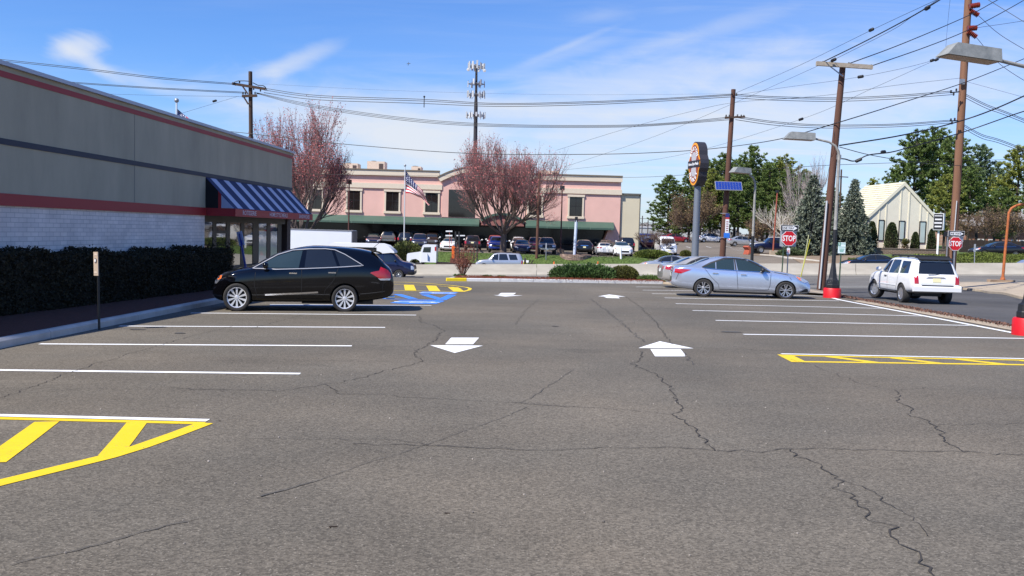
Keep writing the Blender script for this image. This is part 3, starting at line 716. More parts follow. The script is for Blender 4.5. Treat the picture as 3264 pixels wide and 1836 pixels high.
def shell(sp, nst):
    L_ = sp['L']; top = pchip(sp['top']); belt = pchip(sp['belt']); bot = pchip(sp['bot']); plan = pchip(sp['plan']); rw = sp['rw']
    xs = set([L_ * i / nst for i in range(nst + 1)] + [0.02, 0.05, L_ - 0.02, L_ - 0.05] + [p[0] for p in sp['top'][1:-1]])
    xs = sorted(xs); q = [xs[0]]
    for x in xs[1:]:
        if x - q[-1] > 0.018: q.append(x)
    xs = q; V = []; n = 25
    for x in xs:
        zt = top(x); zb = min(bot(x), zt - 0.1); zs = min(belt(x), zt - 0.02); zs = max(zs, zb + 0.06); w_ = plan(x); h = zs - zb; hc = zt - zs
        k = sm((hc - 0.06) / 0.32); we = 0.92 * w_ * (1 - k) + rw * k; ws = 0.968 * w_; e = min(0.085, 0.42 * hc)
        half = [(0, zb), (0.78 * w_, zb), (0.95 * w_, zb + 0.04), (w_ * 0.995, zb + 0.28 * h), (w_, zb + 0.58 * h), (0.995 * w_, zb + 0.86 * h), (ws, zs),
                (ws + (we - ws) * 0.12, zs + 0.10 * hc), (ws + (we - ws) * 0.52, zs + 0.5 * (hc - e)), (we, zt - e), (we * 0.86, zt - e * 0.30), (we * 0.5, zt - e * 0.05), (0, zt)]
        ring = half + [(-a, b) for a, b in half[1:-1]][::-1]
        V.append([(x, a, b) for a, b in ring])
    n = len(V[0]); vs = [v for r in V for v in r]; fs = []
    for i in range(len(xs) - 1):
        for j in range(n): a = i * n + j; b = i * n + (j + 1) % n; fs.append((a, b, b + n, a + n))
    # end caps: ladder between the two sides
    for base in (0, (len(xs) - 1) * n):
        hn = n // 2
        for j in range(hn):
            a, b, c, d = base + j, base + j + 1, base + (n - j - 1) % n, base + (n - j) % n
            f = [a, b, c, d]
            g = []
            for t in f:
                if t not in g: g.append(t)
            if len(g) >= 3: fs.append(tuple(g))
    me = bpy.data.meshes.new('shell'); me.from_pydata(vs, [], fs)
    bm = bmesh.new(); bm.from_mesh(me); bmesh.ops.recalc_face_normals(bm, faces=bm.faces[:]); bm.to_mesh(me); bm.free()
    return me
def evalmesh(me, mods):
    o = bpy.data.objects.new('tmp', me); COL.objects.link(o); extra = []
    for f in mods: f(o, extra)
    bpy.context.view_layer.update(); dg = bpy.context.evaluated_depsgraph_get()
    r = bpy.data.meshes.new_from_object(o.evaluated_get(dg), preserve_all_data_layers=False, depsgraph=dg)
    for e in extra + [o]: bpy.data.objects.remove(e)
    return r
def smoothm(me, ang):
    me.shade_smooth(); me.set_sharp_from_angle(angle=R(ang)); return me

def fill(poly, step):
    bm = bmesh.new(); f = bm.faces.new([bm.verts.new((p[0], p[1], 0)) for p in poly])
    bmesh.ops.triangulate(bm, faces=[f])
    for ax in (0, 1):
        lo = min(p[ax] for p in poly); hi = max(p[ax] for p in poly); t = math.ceil(lo / step) * step
        while t < hi:
            co = [0, 0, 0]; no = [0, 0, 0]; co[ax] = t; no[ax] = 1
            bmesh.ops.bisect_plane(bm, geom=bm.verts[:] + bm.edges[:] + bm.faces[:], plane_co=co, plane_no=no); t += step
    v = [(x.co.x, x.co.y) for x in bm.verts]; bm.verts.index_update(); fc = [tuple(q.index for q in g.verts) for g in bm.faces]; bm.free(); return v, fc

class Proj:
    def __init__(s, me):
        s.t = BVHTree.FromPolygons([tuple(v.co) for v in me.vertices], [tuple(p.vertices) for p in me.polygons])
    def pt(s, mode, a, b, off):
        if mode == 'L': o, d = Vector((a, 4, b)), Vector((0, -1, 0))
        elif mode == 'R': o, d = Vector((a, -4, b)), Vector((0, 1, 0))
        elif mode == 'front': o, d = Vector((12, a, b)), Vector((-1, 0, 0))
        elif mode == 'rear': o, d = Vector((-6, a, b)), Vector((1, 0, 0))
        else: o, d = Vector((a, b, 6)), Vector((0, 0, -1))
        h, nn, i, dist = s.t.ray_cast(o, d)
        if h is None:
            q = {'L': (a, 0.8, b), 'R': (a, -0.8, b), 'front': (5, a, b), 'rear': (0, a, b), 'top': (a, b, 1)}[mode]
            h, nn, i, dist = s.t.find_nearest(Vector(q))
        if nn.dot(d) > 0: nn = -nn
        return h + nn * off
    def patch(s, mode, poly, m, off=0.005, step=0.12, name='patch', thick=0.0):
        v, f = fill(poly, step); vs = [s.pt(mode, a, b, off) for a, b in v]
        me = bpy.data.meshes.new(name); me.from_pydata([tuple(p) for p in vs], [], f)
        bm = bmesh.new(); bm.from_mesh(me); bmesh.ops.recalc_face_normals(bm, faces=bm.faces[:])
        out = {'L': Vector((0, 1, 0)), 'R': Vector((0, -1, 0)), 'front': Vector((1, 0, 0)), 'rear': Vector((-1, 0, 0)), 'top': Vector((0, 0, 1))}[mode]
        if sum((g.normal.dot(out) * g.calc_area() for g in bm.faces)) < 0: bmesh.ops.reverse_faces(bm, faces=bm.faces[:])
        bm.to_mesh(me); bm.free(); me.materials.append(m); me.shade_smooth(); return me
    def line(s, mode, pts, wd, m, off=0.006, mb=None):
        """thin ribbon along a polyline on the body"""
        own = mb is None; mb = mb or MB(); P = [Vector(p) for p in pts]; Q = [P[0]]
        for a, b in zip(P, P[1:]):
            n = max(1, int((b - a).length / 0.08)); Q += [a.lerp(b, i / n) for i in range(1, n + 1)]
        base = len(mb.v)
        for i, q in enumerate(Q):
            d = (Q[min(i + 1, len(Q) - 1)] - Q[max(i - 1, 0)]).normalized(); nn = Vector((-d.y, d.x)) * wd / 2
            mb.v.append(tuple(s.pt(mode, q.x + nn.x, q.y + nn.y, off))); mb.v.append(tuple(s.pt(mode, q.x - nn.x, q.y - nn.y, off)))
        for i in range(len(Q) - 1): a = base + 2 * i; mb.f.append((a, a + 2, a + 3, a + 1))
        if own:
            me = bpy.data.meshes.new('line'); me.from_pydata(mb.v, [], mb.f); me.materials.append(m); me.shade_smooth(); return me
        return mb

def wheel_meshes(r, wd, spokes, style, rimm, detail=1, rimr=0.66):
    """outer face looks to +y; centre at origin"""
    n = 28 if detail else 16; ri = r * rimr
    t = MB(); pf = [(ri, -wd / 2), (r * 0.93, -wd / 2), (r, -wd * 0.36), (r, wd * 0.36), (r * 0.93, wd / 2), (r * 0.80, wd * 0.53), (ri, wd * 0.47), (ri * 0.97, wd * 0.3), (ri * 0.97, -wd * 0.3)]
    base = 0
    for (rr, h) in pf + [pf[0]]:
        for k in range(n): a = 2 * math.pi * k / n; t.v.append((rr * math.cos(a), h, rr * math.sin(a)))
    for i in range(len(pf)):
        for k in range(n): a = i * n + k; b = i * n + (k + 1) % n; t.f.append((a, b, b + n, a + n))
    tyre = t.mesh('tyre', P_TYRE, 40)
    b = MB(); b.lathe((0, 0, 0), [(ri * 0.98, -wd * 0.2), (ri * 0.98, -wd * 0.05), (ri * 0.3, -wd * 0.02)], n, 'Y'); barrel = b.mesh('barrel', P_HUB, 40)
    s = MB(); ys = wd * 0.40
    # rim lip
    lip = [(ri * 1.0, ys - 0.02), (ri * 1.0, ys + 0.012), (ri * 0.93, ys + 0.006), (ri * 0.90, ys - 0.03)]
    for (rr, h) in lip + [lip[0]]:
        for k in range(n): a = 2 * math.pi * k / n; s.v.append((rr * math.cos(a), h, rr * math.sin(a)))
    for i in range(4):
        for k in range(n): a = i * n + k; q = i * n + (k + 1) % n; s.f.append((a, q, q + n, a + n))
    s.lathe((0, 0, 0), [(ri * 0.24, ys - 0.05), (ri * 0.24, ys - 0.012), (ri * 0.14, ys)], 14, 'Y')
    for k in range(spokes):
        a = 2 * math.pi * k / spokes + 0.3
        if style == 'pair': a = 2 * math.pi * (k // 2) / (spokes // 2) + (0.22 if k % 2 else -0.22) + 0.3
        ca, sa = math.cos(a), math.sin(a); w0, w1 = (0.055, 0.12) if style != 'steel' else (0.10, 0.16)
        if style == 'thin': w0, w1 = 0.030, 0.052
        if style == 'pair': w0, w1 = 0.030, 0.048
        if style == 'fan': w0, w1 = 0.026, 0.060
        def pt(rr, ww, y_): return (rr * ca - ww * sa, y_, rr * sa + ww * ca)
        r0, r1 = ri * 0.16, ri * 0.93; w0 *= r / 0.35; w1 *= r / 0.35
        vs = [pt(r0, -w0 / 2, ys - 0.008), pt(r0, w0 / 2, ys - 0.008), pt(r1, w1 / 2, ys), pt(r1, -w1 / 2, ys),
              pt(r0, -w0 / 2, ys - 0.05), pt(r0, w0 / 2, ys - 0.05), pt(r1, w1 / 2, ys - 0.05), pt(r1, -w1 / 2, ys - 0.05)]
        s.add(vs, [(0, 1, 2, 3), (7, 6, 5, 4), (0, 3, 7, 4), (1, 5, 6, 2), (0, 4, 5, 1), (3, 2, 6, 7)])
    rim = s.mesh('rim', rimm)
    return rim, tyre, barrel

def make_vehicle(sp, detail=1):
    """list of (part name, mesh, is_paint, offset, rotz, [sub parts])"""
    raw = shell(sp, sp.get('nst', 34 if detail else 20)); W2 = sp['W'] / 2
    def sub_(o, ex): m = o.modifiers.new('s', 'SUBSURF'); m.levels = 1
    body = evalmesh(raw, [sub_]); pj = Proj(body); r = sp['r']
    body.materials.clear(); body.materials.append(P_BLACK); body.materials.append(P_HUB)
    def boo(o, ex):
        mb = MB()
        for x in sp['wx']:
            ra = sp.get('arch', r * 1.13)
            for s_ in (1, -1):
                c = s_ * (W2 - 0.10); hw = 0.30; n = 30
                i0 = len(mb.v)
                for y_ in (c - hw, c + hw):
                    for k in range(n): a = 2 * math.pi * k / n; mb.v.append((x + ra * math.cos(a), y_, r + ra * math.sin(a)))
                mb.f.append(tuple(i0 + k for k in range(n))); mb.f.append(tuple(i0 + n + k for k in range(n))[::-1])
                for k in range(n): a = i0 + k; b = i0 + (k + 1) % n; mb.f.append((a, a + n, b + n, b))
        cm = mb.mesh('cut', [P_BLACK, P_HUB]); 
        for p in cm.polygons: p.material_index = 1
        co = bpy.data.objects.new('cut', cm); COL.objects.link(co); ex.append(co)
        m = o.modifiers.new('b', 'BOOLEAN'); m.operation = 'DIFFERENCE'; m.object = co; m.solver = 'EXACT'
    body = smoothm(evalmesh(body, [boo]), 38)
    parts = [['body', body, True, (0, 0, 0), 0, []]]
    B = parts[0][5]
    gl = sp.get('glass', P_GLASS)
    for k, poly in enumerate(sp.get('side', [])):
        g2 = sp['gls'][k] if 'gls' in sp else gl
        for md in ('L', 'R'): parts.append(['side_window', pj.patch(md, poly, g2, 0.006), False, (0, 0, 0), 0, []])
    for md in ('L', 'R'):
        for l_ in sp.get('frame', []): parts.append(['window_trim', pj.line(md, l_, sp.get('fw', 0.035), sp.get('framem', P_BLACK), 0.010), False, (0, 0, 0), 0, []])
        for l_ in (sp.get('seam', []) if detail else []): parts.append(['panel_gap', pj.line(md, l_, 0.014, P_SEAM, 0.004), False, (0, 0, 0), 0, []])
        for nm, l_, wd, m_ in sp.get('strips', []): parts.append([nm, pj.line(md, l_, wd, m_, 0.014), False, (0, 0, 0), 0, []])
        for nm, poly, m_ in sp.get('patch', []): parts.append([nm, pj.patch(md, poly, m_, 0.008, 0.06), False, (0, 0, 0), 0, []])
    for nm, md, poly, m_ in sp.get('ends', []):
        parts.append([nm, pj.patch(md, poly, m_, 0.009 if nm not in ('windscreen', 'rear_window') else 0.006, 0.1), False, (0, 0, 0), 0, []])
    if detail:
        for (x, z) in sp.get('handles', []):
            for md, s_ in (('L', 1), ('R', -1)):
                p = pj.pt(md, x, z, 0.0); mb = MB(); mb.box((x, p.y + s_ * 0.022, z), (0.20, 0.03, 0.030)); mb.box((x - 0.08, p.y + s_ * 0.008, z), (0.03, 0.03, 0.028)); mb.box((x + 0.08, p.y + s_ * 0.008, z), (0.03, 0.03, 0.028))
                parts.append(['door_handle', mb.mesh('h', sp.get('handlem', P_CHROME)), sp.get('handlem') is None, (0, 0, 0), 0, []])
    if 'mirror' in sp:
        x, z = sp['mirror']
        for md, s_ in (('L', 1), ('R', -1)):
            p = pj.pt(md, x, z, 0); mb = MB()
            mb.bar((x, p.y - 0.02 * s_, z), (x + 0.02, p.y + 0.13 * s_, z + 0.03), 0.05, 0.05); mb.sphere((x + 0.03, p.y + 0.17 * s_, z + 0.07), 0.12, 10, 7, (0.65, 1.0, 0.72))
            parts.append(['wing_mirror', mb.mesh('m', sp.get('mirrorm', P_BLACK), 60), sp.get('mirrorm') is None, (0, 0, 0), 0, []])
    for nm, mb, m_ in sp.get('extra', []): parts.append([nm, mb.mesh(nm, m_, 40), False, (0, 0, 0), 0, []])
    rim, tyre, barrel = wheel_meshes(r, sp.get('tw', 0.225), sp.get('spokes', 10), sp.get('wstyle', 'thin'), sp.get('rimm', P_RIM), detail, sp.get('rimr', 0.66))
    for i, x in enumerate(sp['wx']):
        for s_ in (1, -1):
            st = sp.get('steer', 0) if i == len(sp['wx']) - 1 else 0
            parts.append(['wheel', rim, False, (x, s_ * (W2 - 0.125), r), (0 if s_ > 0 else math.pi) + st, [['tyre', tyre], ['wheel_well_hub', barrel]]])
    return parts
def place_vehicle(parts, name, label, cat, loc, heading, pm, L_, group=None, scale=None, tilt=(0, 0), skip=()):
    """heading: direction of the nose, degrees from +X"""
    t = thing(name, label, cat, loc, R(heading), group)
    t.rotation_euler = (tilt[0], tilt[1], R(heading))
    if scale: t.scale = scale
    for nm, me, isp, off, rz, subs in parts:
        if nm in skip: continue
        o = link(nm, me, t, (off[0] - L_ / 2, off[1], off[2]), (0, 0, rz))
        if isp: o.material_slots[0].link = 'OBJECT'; o.material_slots[0].material = pm
        for sn, sme in subs: link(sn, sme, o)
    return t

def plate(x, z, w_=0.31, h=0.155): return [(-w_ / 2, z - h / 2), (w_ / 2, z - h / 2), (w_ / 2, z + h / 2), (-w_ / 2, z + h / 2)]
def both(nm, md, poly, m_): return [(nm, md, poly, m_), (nm, md, [(-a, b) for a, b in poly][::-1], m_)]
def mirror_plan(W, L_, nose=0.80, tail=0.86):
    w_ = W / 2; return [(0, w_ * tail), (0.10, w_ * (tail + 0.07)), (0.35, w_ * 0.985), (0.9, w_), (L_ - 0.95, w_), (L_ - 0.45, w_ * 0.96), (L_ - 0.15, w_ * (nose + 0.07)), (L_, w_ * nose)]

# --- crossover (rear = 0)
L1 = 4.75
def fx(u): return L1 - (u - 95) / 2320 * L1 * 0.985 + 0.02        # from tracing, nose at right end
S1 = dict(L=L1, W=1.90, r=0.345, wx=(1.32, 4.095), tw=0.235, rw=0.655,
    top=[(0, 0.66), (0.015, 0.80), (0.03, 0.98), (0.10, 1.13), (0.22, 1.22), (0.42, 1.41), (0.55, 1.515), (0.62, 1.535), (0.95, 1.59), (1.45, 1.625), (2.10, 1.635), (2.57, 1.575), (2.875, 1.50), (3.18, 1.39), (3.485, 1.245), (3.73, 1.09), (4.095, 1.03), (4.40, 0.95), (4.60, 0.86), (4.69, 0.76), (4.73, 0.64), (4.75, 0.54)],
    belt=[(0, 0.88), (0.35, 1.13), (1.0, 1.16), (2.2, 1.09), (3.3, 1.02), (4.2, 0.90), (4.75, 0.52)],
    bot=[(0, 0.50), (0.08, 0.40), (0.5, 0.30), (1.0, 0.24), (3.9, 0.22), (4.5, 0.22), (4.68, 0.27), (4.75, 0.36)],
    plan=mirror_plan(1.90, L1, 0.66, 0.84),
    side=[[(3.66, 1.065), (3.40, 1.20), (3.40, 1.065)], [(3.34, 1.075), (3.34, 1.235), (3.08, 1.365), (2.715, 1.475), (2.44, 1.515), (2.53, 1.09)],
          [(2.38, 1.10), (2.33, 1.52), (2.0, 1.545), (1.68, 1.52), (1.53, 1.14)], [(1.45, 1.145), (1.60, 1.505), (1.40, 1.455), (0.93, 1.20), (0.93, 1.17)]],
    gls=[P_GLASS, P_GLASSG, P_GLASS, P_GLASS],
    frame=[[(3.71, 1.055), (3.38, 1.235), (3.08, 1.395), (2.70, 1.51), (2.25, 1.555), (1.85, 1.565), (1.6, 1.545), (1.33, 1.44), (0.84, 1.175), (1.6, 1.12), (2.4, 1.075), (3.1, 1.045), (3.71, 1.055)]], framem=mat('satin trim', (0.45, 0.45, 0.46), 0.35, 0.4), fw=0.018,
    seam=[[(3.62, 1.03), (3.66, 0.7), (3.58, 0.36), (2.45, 0.33), (2.45, 1.07)], [(2.45, 0.33), (1.90, 0.33), (1.84, 0.55), (1.62, 0.80), (1.50, 1.10)], [(4.1, 0.84), (4.3, 0.86), (4.5, 0.78)], [(0.16, 1.12), (0.30, 0.9), (0.33, 0.5)]],
    strips=[('door_trim_strip', [(3.38, 0.425), (2.47, 0.47), (2.02, 0.50)], 0.040, P_CHROME)],
    patch=[('tail_light', [(0.12, 1.00), (0.10, 0.86), (0.40, 0.86), (0.66, 1.00), (0.62, 1.02), (0.42, 1.06), (0.38, 1.15), (0.20, 1.08)], P_RED), ('tail_light_lens', [(0.11, 0.865), (0.13, 0.82), (0.38, 0.82), (0.45, 0.865)], P_LAMP),
           ('headlight', [(4.48, 0.88), (4.66, 0.82), (4.72, 0.66), (4.63, 0.66), (4.50, 0.80)], P_LAMPD), ('turn_signal', [(4.50, 0.865), (4.62, 0.82), (4.60, 0.75), (4.51, 0.79)], P_ORANGE)],
    ends=[('rear_window', 'top', [(0.53, -0.58), (0.53, 0.58), (0.26, 0.66), (0.26, -0.66)], P_GLASS), ('windscreen', 'top', [(2.80, -0.56), (3.62, -0.66), (3.67, -0.30), (3.69, 0), (3.67, 0.30), (3.62, 0.66), (2.80, 0.56)], P_GLASS),
          ('number_plate', 'rear', plate(0, 0.83), P_PLATE), ('grille', 'front', [(-0.5, 0.45), (0.5, 0.45), (0.55, 0.66), (-0.55, 0.66)], P_BLACK), ('tailgate_badge', 'rear', [(-0.42, 0.97), (0.42, 0.97), (0.40, 1.03), (-0.40, 1.03)], P_CHROME)],
    handles=[(2.67, 0.96), (1.66, 0.99)], handlem=P_CHROME, mirror=(3.34, 1.075), spokes=10, wstyle='fan', rimr=0.73, rimm=mat('bright alloy rim', (0.80, 0.80, 0.81), 0.22, 0.45))
e = MB(); e.bar((0.62, 0.0, 1.54), (0.36, 0.0, 1.76), 0.012); S1['extra'] = [('antenna', e, P_BLACK)]
e = MB(); e.prism([(0.50, 1.50), (0.32, 1.475), (0.34, 1.50), (0.60, 1.545)], -0.60, 0.60, 'Y'); S1['extra'] += [('roof_spoiler', e, mat('car paint black part', (0.004, 0.004, 0.006), 0.12, 0, coat=1))]
for yy_ in (0.62, -0.62): e = MB(); e.tube([(-0.03, yy_, 0.38), (0.2, yy_, 0.38)], 0.045, 10); S1['extra'] += [('exhaust_pipe', e, P_CHROME)]
e = MB(); e.box((1.5, 0, 0.25), (1.9, 1.2, 0.12)); S1['extra'] += [('underbody', e, P_BLACK)]
V1 = make_vehicle(S1, 1)
M_BLACKP = paint('black', (0.002, 0.002, 0.003), 0.0, 0.10, 0.55)
pr = G(1095, 993.5); pf_ = G(751, 992)
ct = (pr + pf_) / 2; hd = math.atan2(pf_.y - pr.y, pf_.x - pr.x)
off = Vector((math.cos(hd + math.pi / 2), math.sin(hd + math.pi / 2), 0))        # left side of the car faces the camera
Mid = (1.32 + 4.095) / 2 - L1 / 2
c0 = Vector((ct.x, ct.y, 0)) - off * 0.93 - Vector((math.cos(hd), math.sin(hd), 0)) * Mid
c0.z = H(c0.x, c0.y)
wb = (pr - pf_).length / (4.095 - 1.32)
black_car = place_vehicle(V1, 'parked_crossover', 'glossy black crossover parked nose in to the hedge beside the striped awning', 'car', c0, math.degrees(hd), M_BLACKP, L1, scale=(wb, 1, 1), tilt=(0, 0))
print('black car scale', wb, c0)

# --- sedan
L2 = 4.95
S2 = dict(L=L2, W=1.84, r=0.33, wx=(1.15, 4.03), tw=0.225, rw=0.60,
    top=[(0, 0.70), (0.02, 0.86), (0.05, 1.02), (0.12, 1.10), (0.45, 1.125), (0.72, 1.165), (1.05, 1.32), (1.36, 1.435), (1.75, 1.485), (2.15, 1.49), (2.62, 1.45), (3.05, 1.31), (3.45, 1.09), (3.60, 1.02), (3.95, 0.985), (4.40, 0.90), (4.70, 0.80), (4.86, 0.70), (4.93, 0.58), (4.95, 0.50)],
    belt=[(0, 0.92), (0.5, 1.06), (1.3, 1.02), (2.4, 0.985), (3.5, 0.94), (4.3, 0.82), (4.95, 0.48)],
    bot=[(0, 0.42), (0.1, 0.34), (0.7, 0.24), (1.2, 0.20), (3.9, 0.18), (4.6, 0.20), (4.88, 0.23), (4.95, 0.30)],
    plan=mirror_plan(1.84, L2, 0.66, 0.80),
    side=[[(1.27, 1.045), (1.12, 1.09), (1.38, 1.22), (1.55, 1.30), (1.55, 1.035)], [(1.58, 1.035), (1.58, 1.31), (1.88, 1.385), (2.20, 1.40), (2.22, 1.01)],
          [(2.34, 1.005), (2.27, 1.40), (2.62, 1.37), (2.90, 1.27), (3.10, 1.16), (3.42, 0.985)]],
    glass=P_GLASSG, gls=[P_GLASSG, P_GLASSG, P_GLASSG],
    frame=[[(1.08, 1.08), (1.38, 1.245), (1.85, 1.415), (2.22, 1.43), (2.66, 1.395), (3.06, 1.215), (3.47, 0.97)], [(2.27, 1.02), (2.23, 1.42)]], fw=0.05,
    seam=[[(3.50, 0.95), (3.48, 0.50), (3.42, 0.33), (2.37, 0.30), (2.30, 1.0)], [(2.37, 0.30), (1.72, 0.30), (1.66, 0.50), (1.42, 0.72), (1.18, 1.03)], [(0.30, 0.98), (0.16, 0.60)], [(4.22, 0.72), (4.10, 0.9), (3.62, 0.98)]],
    strips=[('window_sill_trim', [(1.12, 1.06), (1.6, 1.022), (2.4, 0.992), (3.44, 0.962)], 0.022, P_CHROME)],
    patch=[('tail_light', [(0.10, 0.86), (0.12, 0.99), (0.40, 1.00), (0.70, 0.985), (0.50, 0.90), (0.34, 0.83)], P_RED),
           ('headlight', [(4.36, 0.86), (4.66, 0.78), (4.84, 0.66), (4.70, 0.62), (4.50, 0.72)], P_LAMP), ('turn_signal', [(4.38, 0.855), (4.58, 0.79), (4.56, 0.70), (4.46, 0.76)], P_ORANGE), ('fog_lamp_recess', [(4.50, 0.28), (4.86, 0.30), (4.84, 0.40), (4.76, 0.42)], P_BLACK)],
    ends=[('rear_window', 'top', [(0.74, -0.60), (1.33, -0.53), (1.38, 0), (1.33, 0.53), (0.74, 0.60), (0.70, 0)], P_GLASS), ('windscreen', 'top', [(2.66, -0.52), (3.38, -0.66), (3.47, -0.30), (3.49, 0), (3.47, 0.30), (3.38, 0.66), (2.66, 0.52)], P_GLASSG),
          ('number_plate', 'rear', plate(0, 0.80), P_PLW), ('grille', 'front', [(-0.42, 0.42), (0.42, 0.42), (0.46, 0.60), (-0.46, 0.60)], P_BLACK)] + both('tail_light', 'rear', [(0.46, 0.86), (0.72, 0.86), (0.72, 0.99), (0.46, 0.99)], P_RED) + both('headlight', 'front', [(0.44, 0.58), (0.58, 0.58), (0.60, 0.70), (0.48, 0.70)], P_LAMP),
    handles=[(2.54, 0.86), (1.55, 0.885)], handlem=P_CHROME, mirror=(3.16, 0.985), mirrorm=P_BLACK, spokes=10, wstyle='pair', rimr=0.70, rimm=mat('machined two tone rim', (0.50, 0.50, 0.52), 0.25, 0.8), steer=0.12)
S2['handlem'] = P_CHROME
e = MB(); e.box((2.55, 0, 0.2), (2.0, 1.4, 0.08)); S2['extra'] = [('underbody', e, P_BLACK)]
V2 = make_vehicle(S2, 1)
M_SILVB = paint('ice blue silver', (0.56, 0.62, 0.74), 0.7, 0.24)
pr = G(2050 + 820 / 4.293, 780 + 713 / 4.293); pf_ = G(2050 + 1943 / 4.293, 780 + 742 / 4.293)
ct = (pr + pf_) / 2; hd = math.atan2(pf_.y - pr.y, pf_.x - pr.x); off = Vector((math.cos(hd - math.pi / 2), math.sin(hd - math.pi / 2), 0))
Mid = (1.15 + 4.03) / 2 - L2 / 2
c0 = Vector((ct.x, ct.y, 0)) - off * 0.90 - Vector((math.cos(hd), math.sin(hd), 0)) * Mid; c0.z = H(c0.x, c0.y)
wb = (pr - pf_).length / (4.03 - 1.15); print('silver scale', wb, c0)
place_vehicle(V2, 'parked_sedan', 'ice blue silver four door sedan parked across the right bays', 'car', c0, math.degrees(hd), M_SILVB, L2, scale=(wb, 1, 1))
# --- white boxy suv on the side road
L3 = 4.62
S3 = dict(L=L3, W=1.80, r=0.37, wx=(1.02, 3.74), tw=0.25, rw=0.66,
    top=[(0, 0.80), (0.03, 1.00), (0.06, 1.14), (0.14, 1.36), (0.24, 1.60), (0.36, 1.70), (0.9, 1.735), (1.8, 1.75), (2.55, 1.73), (2.90, 1.62), (3.28, 1.27), (3.42, 1.15), (3.85, 1.11), (4.30, 1.02), (4.50, 0.90), (4.60, 0.68), (4.62, 0.56)],
    belt=[(0, 0.95), (0.2, 1.10), (2, 1.08), (3.4, 1.05), (4.2, 0.95), (4.62, 0.56)],
    bot=[(0, 0.55), (0.1, 0.48), (0.6, 0.42), (1.0, 0.36), (3.8, 0.34), (4.4, 0.38), (4.62, 0.44)],
    plan=[(0, 0.80), (0.08, 0.86), (0.3, 0.89), (0.9, 0.90), (3.7, 0.90), (4.2, 0.87), (4.48, 0.80), (4.62, 0.68)],
    side=[[(3.20, 1.12), (3.16, 1.16), (2.83, 1.54), (2.40, 1.62), (2.40, 1.10)], [(2.32, 1.10), (2.32, 1.62), (1.62, 1.63), (1.42, 1.12)], [(1.28, 1.13), (1.44, 1.60), (0.72, 1.60), (0.52, 1.15)]],
    seam=[[(3.30, 1.10), (3.30, 0.45), (2.36, 0.42), (2.36, 1.08)], [(2.36, 0.42), (1.62, 0.42), (1.40, 0.75), (1.36, 1.08)]],
    strips=[('door_moulding', [(3.28, 0.66), (1.55, 0.66)], 0.05, P_PLW), ('rocker_panel', [(3.25, 0.40), (1.5, 0.40)], 0.10, P_BLACK)],
    patch=[('tail_light', [(0.09, 0.79), (0.09, 1.08), (0.19, 1.08), (0.19, 0.79)], P_RED), ('headlight', [(4.36, 0.86), (4.52, 0.85), (4.56, 0.72), (4.38, 0.74)], P_LAMP)],
    ends=[('rear_window', 'rear', [(-0.66, 1.16), (0.66, 1.16), (0.57, 1.60), (-0.57, 1.60)], P_GLASS), ('windscreen', 'top', [(2.86, -0.56), (3.26, -0.70), (3.30, 0), (3.26, 0.70), (2.86, 0.56)], P_GLASS),
          ('number_plate', 'rear', plate(0.03, 0.93), P_PLATE), ('grille', 'front', [(-0.5, 0.62), (0.5, 0.62), (0.5, 0.84), (-0.5, 0.84)], P_BLACK), ('plate_recess', 'rear', [(-0.34, 0.995), (0.40, 0.995), (0.30, 1.05), (-0.26, 1.05)], P_GREYT)]
        + both('tail_light', 'rear', [(0.66, 0.79), (0.815, 0.79), (0.815, 1.08), (0.68, 1.08)], P_RED) + both('headlight', 'front', [(0.52, 0.68), (0.70, 0.68), (0.72, 0.84), (0.54, 0.84)], P_LAMP),
    handles=[(2.55, 0.98)], handlem=P_BLACK, mirror=(2.98, 1.15), mirrorm=P_PLW, spokes=6, wstyle='steel', rimr=0.62)
S3x = dict(S3); ex = []; S3x['patch'] = S3['patch'][1:]
e = MB(); e.prism([(-0.10, 0.52), (0.05, 0.50), (0.12, 0.74), (-0.04, 0.74), (-0.10, 0.68)], -0.86, 0.86, 'Y'); ex.append(('rear_bumper', e, mat('white bumper paint', (0.74, 0.74, 0.73), 0.4)))
e = MB(); e.box((-0.02, 0, 0.745), (0.13, 1.15, 0.02)); ex.append(('bumper_step', e, P_BLACK))
e = MB()
for s_ in (1, -1): e.bar((0.45, 0.60 * s_, 1.80), (2.75, 0.60 * s_, 1.79), 0.04)
for x_ in (0.5, 1.2, 1.95, 2.65): e.bar((x_, -0.60, 1.80), (x_, 0.60, 1.80), 0.04); e.box((x_, 0.60, 1.77), (0.08, 0.05, 0.08)); e.box((x_, -0.60, 1.77), (0.08, 0.05, 0.08))
ex.append(('roof_rack', e, P_BLACK))
e = MB(); e.prism([(0.50, 1.745), (0.18, 1.66), (0.16, 1.69), (0.22, 1.74), (0.52, 1.79)], -0.60, 0.60, 'Y'); ex.append(('rear_spoiler', e, P_BLACK))
e = MB(); e.tube([(0.11, -0.35, 1.20), (0.06, 0.05, 1.135), (0.05, 0.3, 1.13)], 0.012, 6); ex.append(('rear_wiper', e, P_BLACK))
e = MB(); e.box((2.3, 0, 0.36), (3.0, 1.1, 0.14)); ex.append(('underbody', e, P_BLACK))
S3x['extra'] = ex; S3x['strips'] = S3['strips']; S3x['steer'] = 0.35
V3 = make_vehicle(S3x, 1)
WHITEP = paint('white', (0.78, 0.78, 0.77), 0.0, 0.3)
a_ = G(2700 + 648 / 3.814, 720 + 930 / 3.814)       # rear left tyre
hd3 = R(88.5); dx, dy = math.cos(hd3), math.sin(hd3)
loc = a_ - Vector((dx, dy, 0)) * (1.02 - L3 / 2) + Vector((dy, -dx, 0)) * 0.88; loc.z = H(loc.x, loc.y)
place_vehicle(V3, 'suv_on_side_road', 'white boxy suv with black roof rack waiting on the side road', 'car', loc, 88.5, WHITEP, L3)
print('suv', loc)

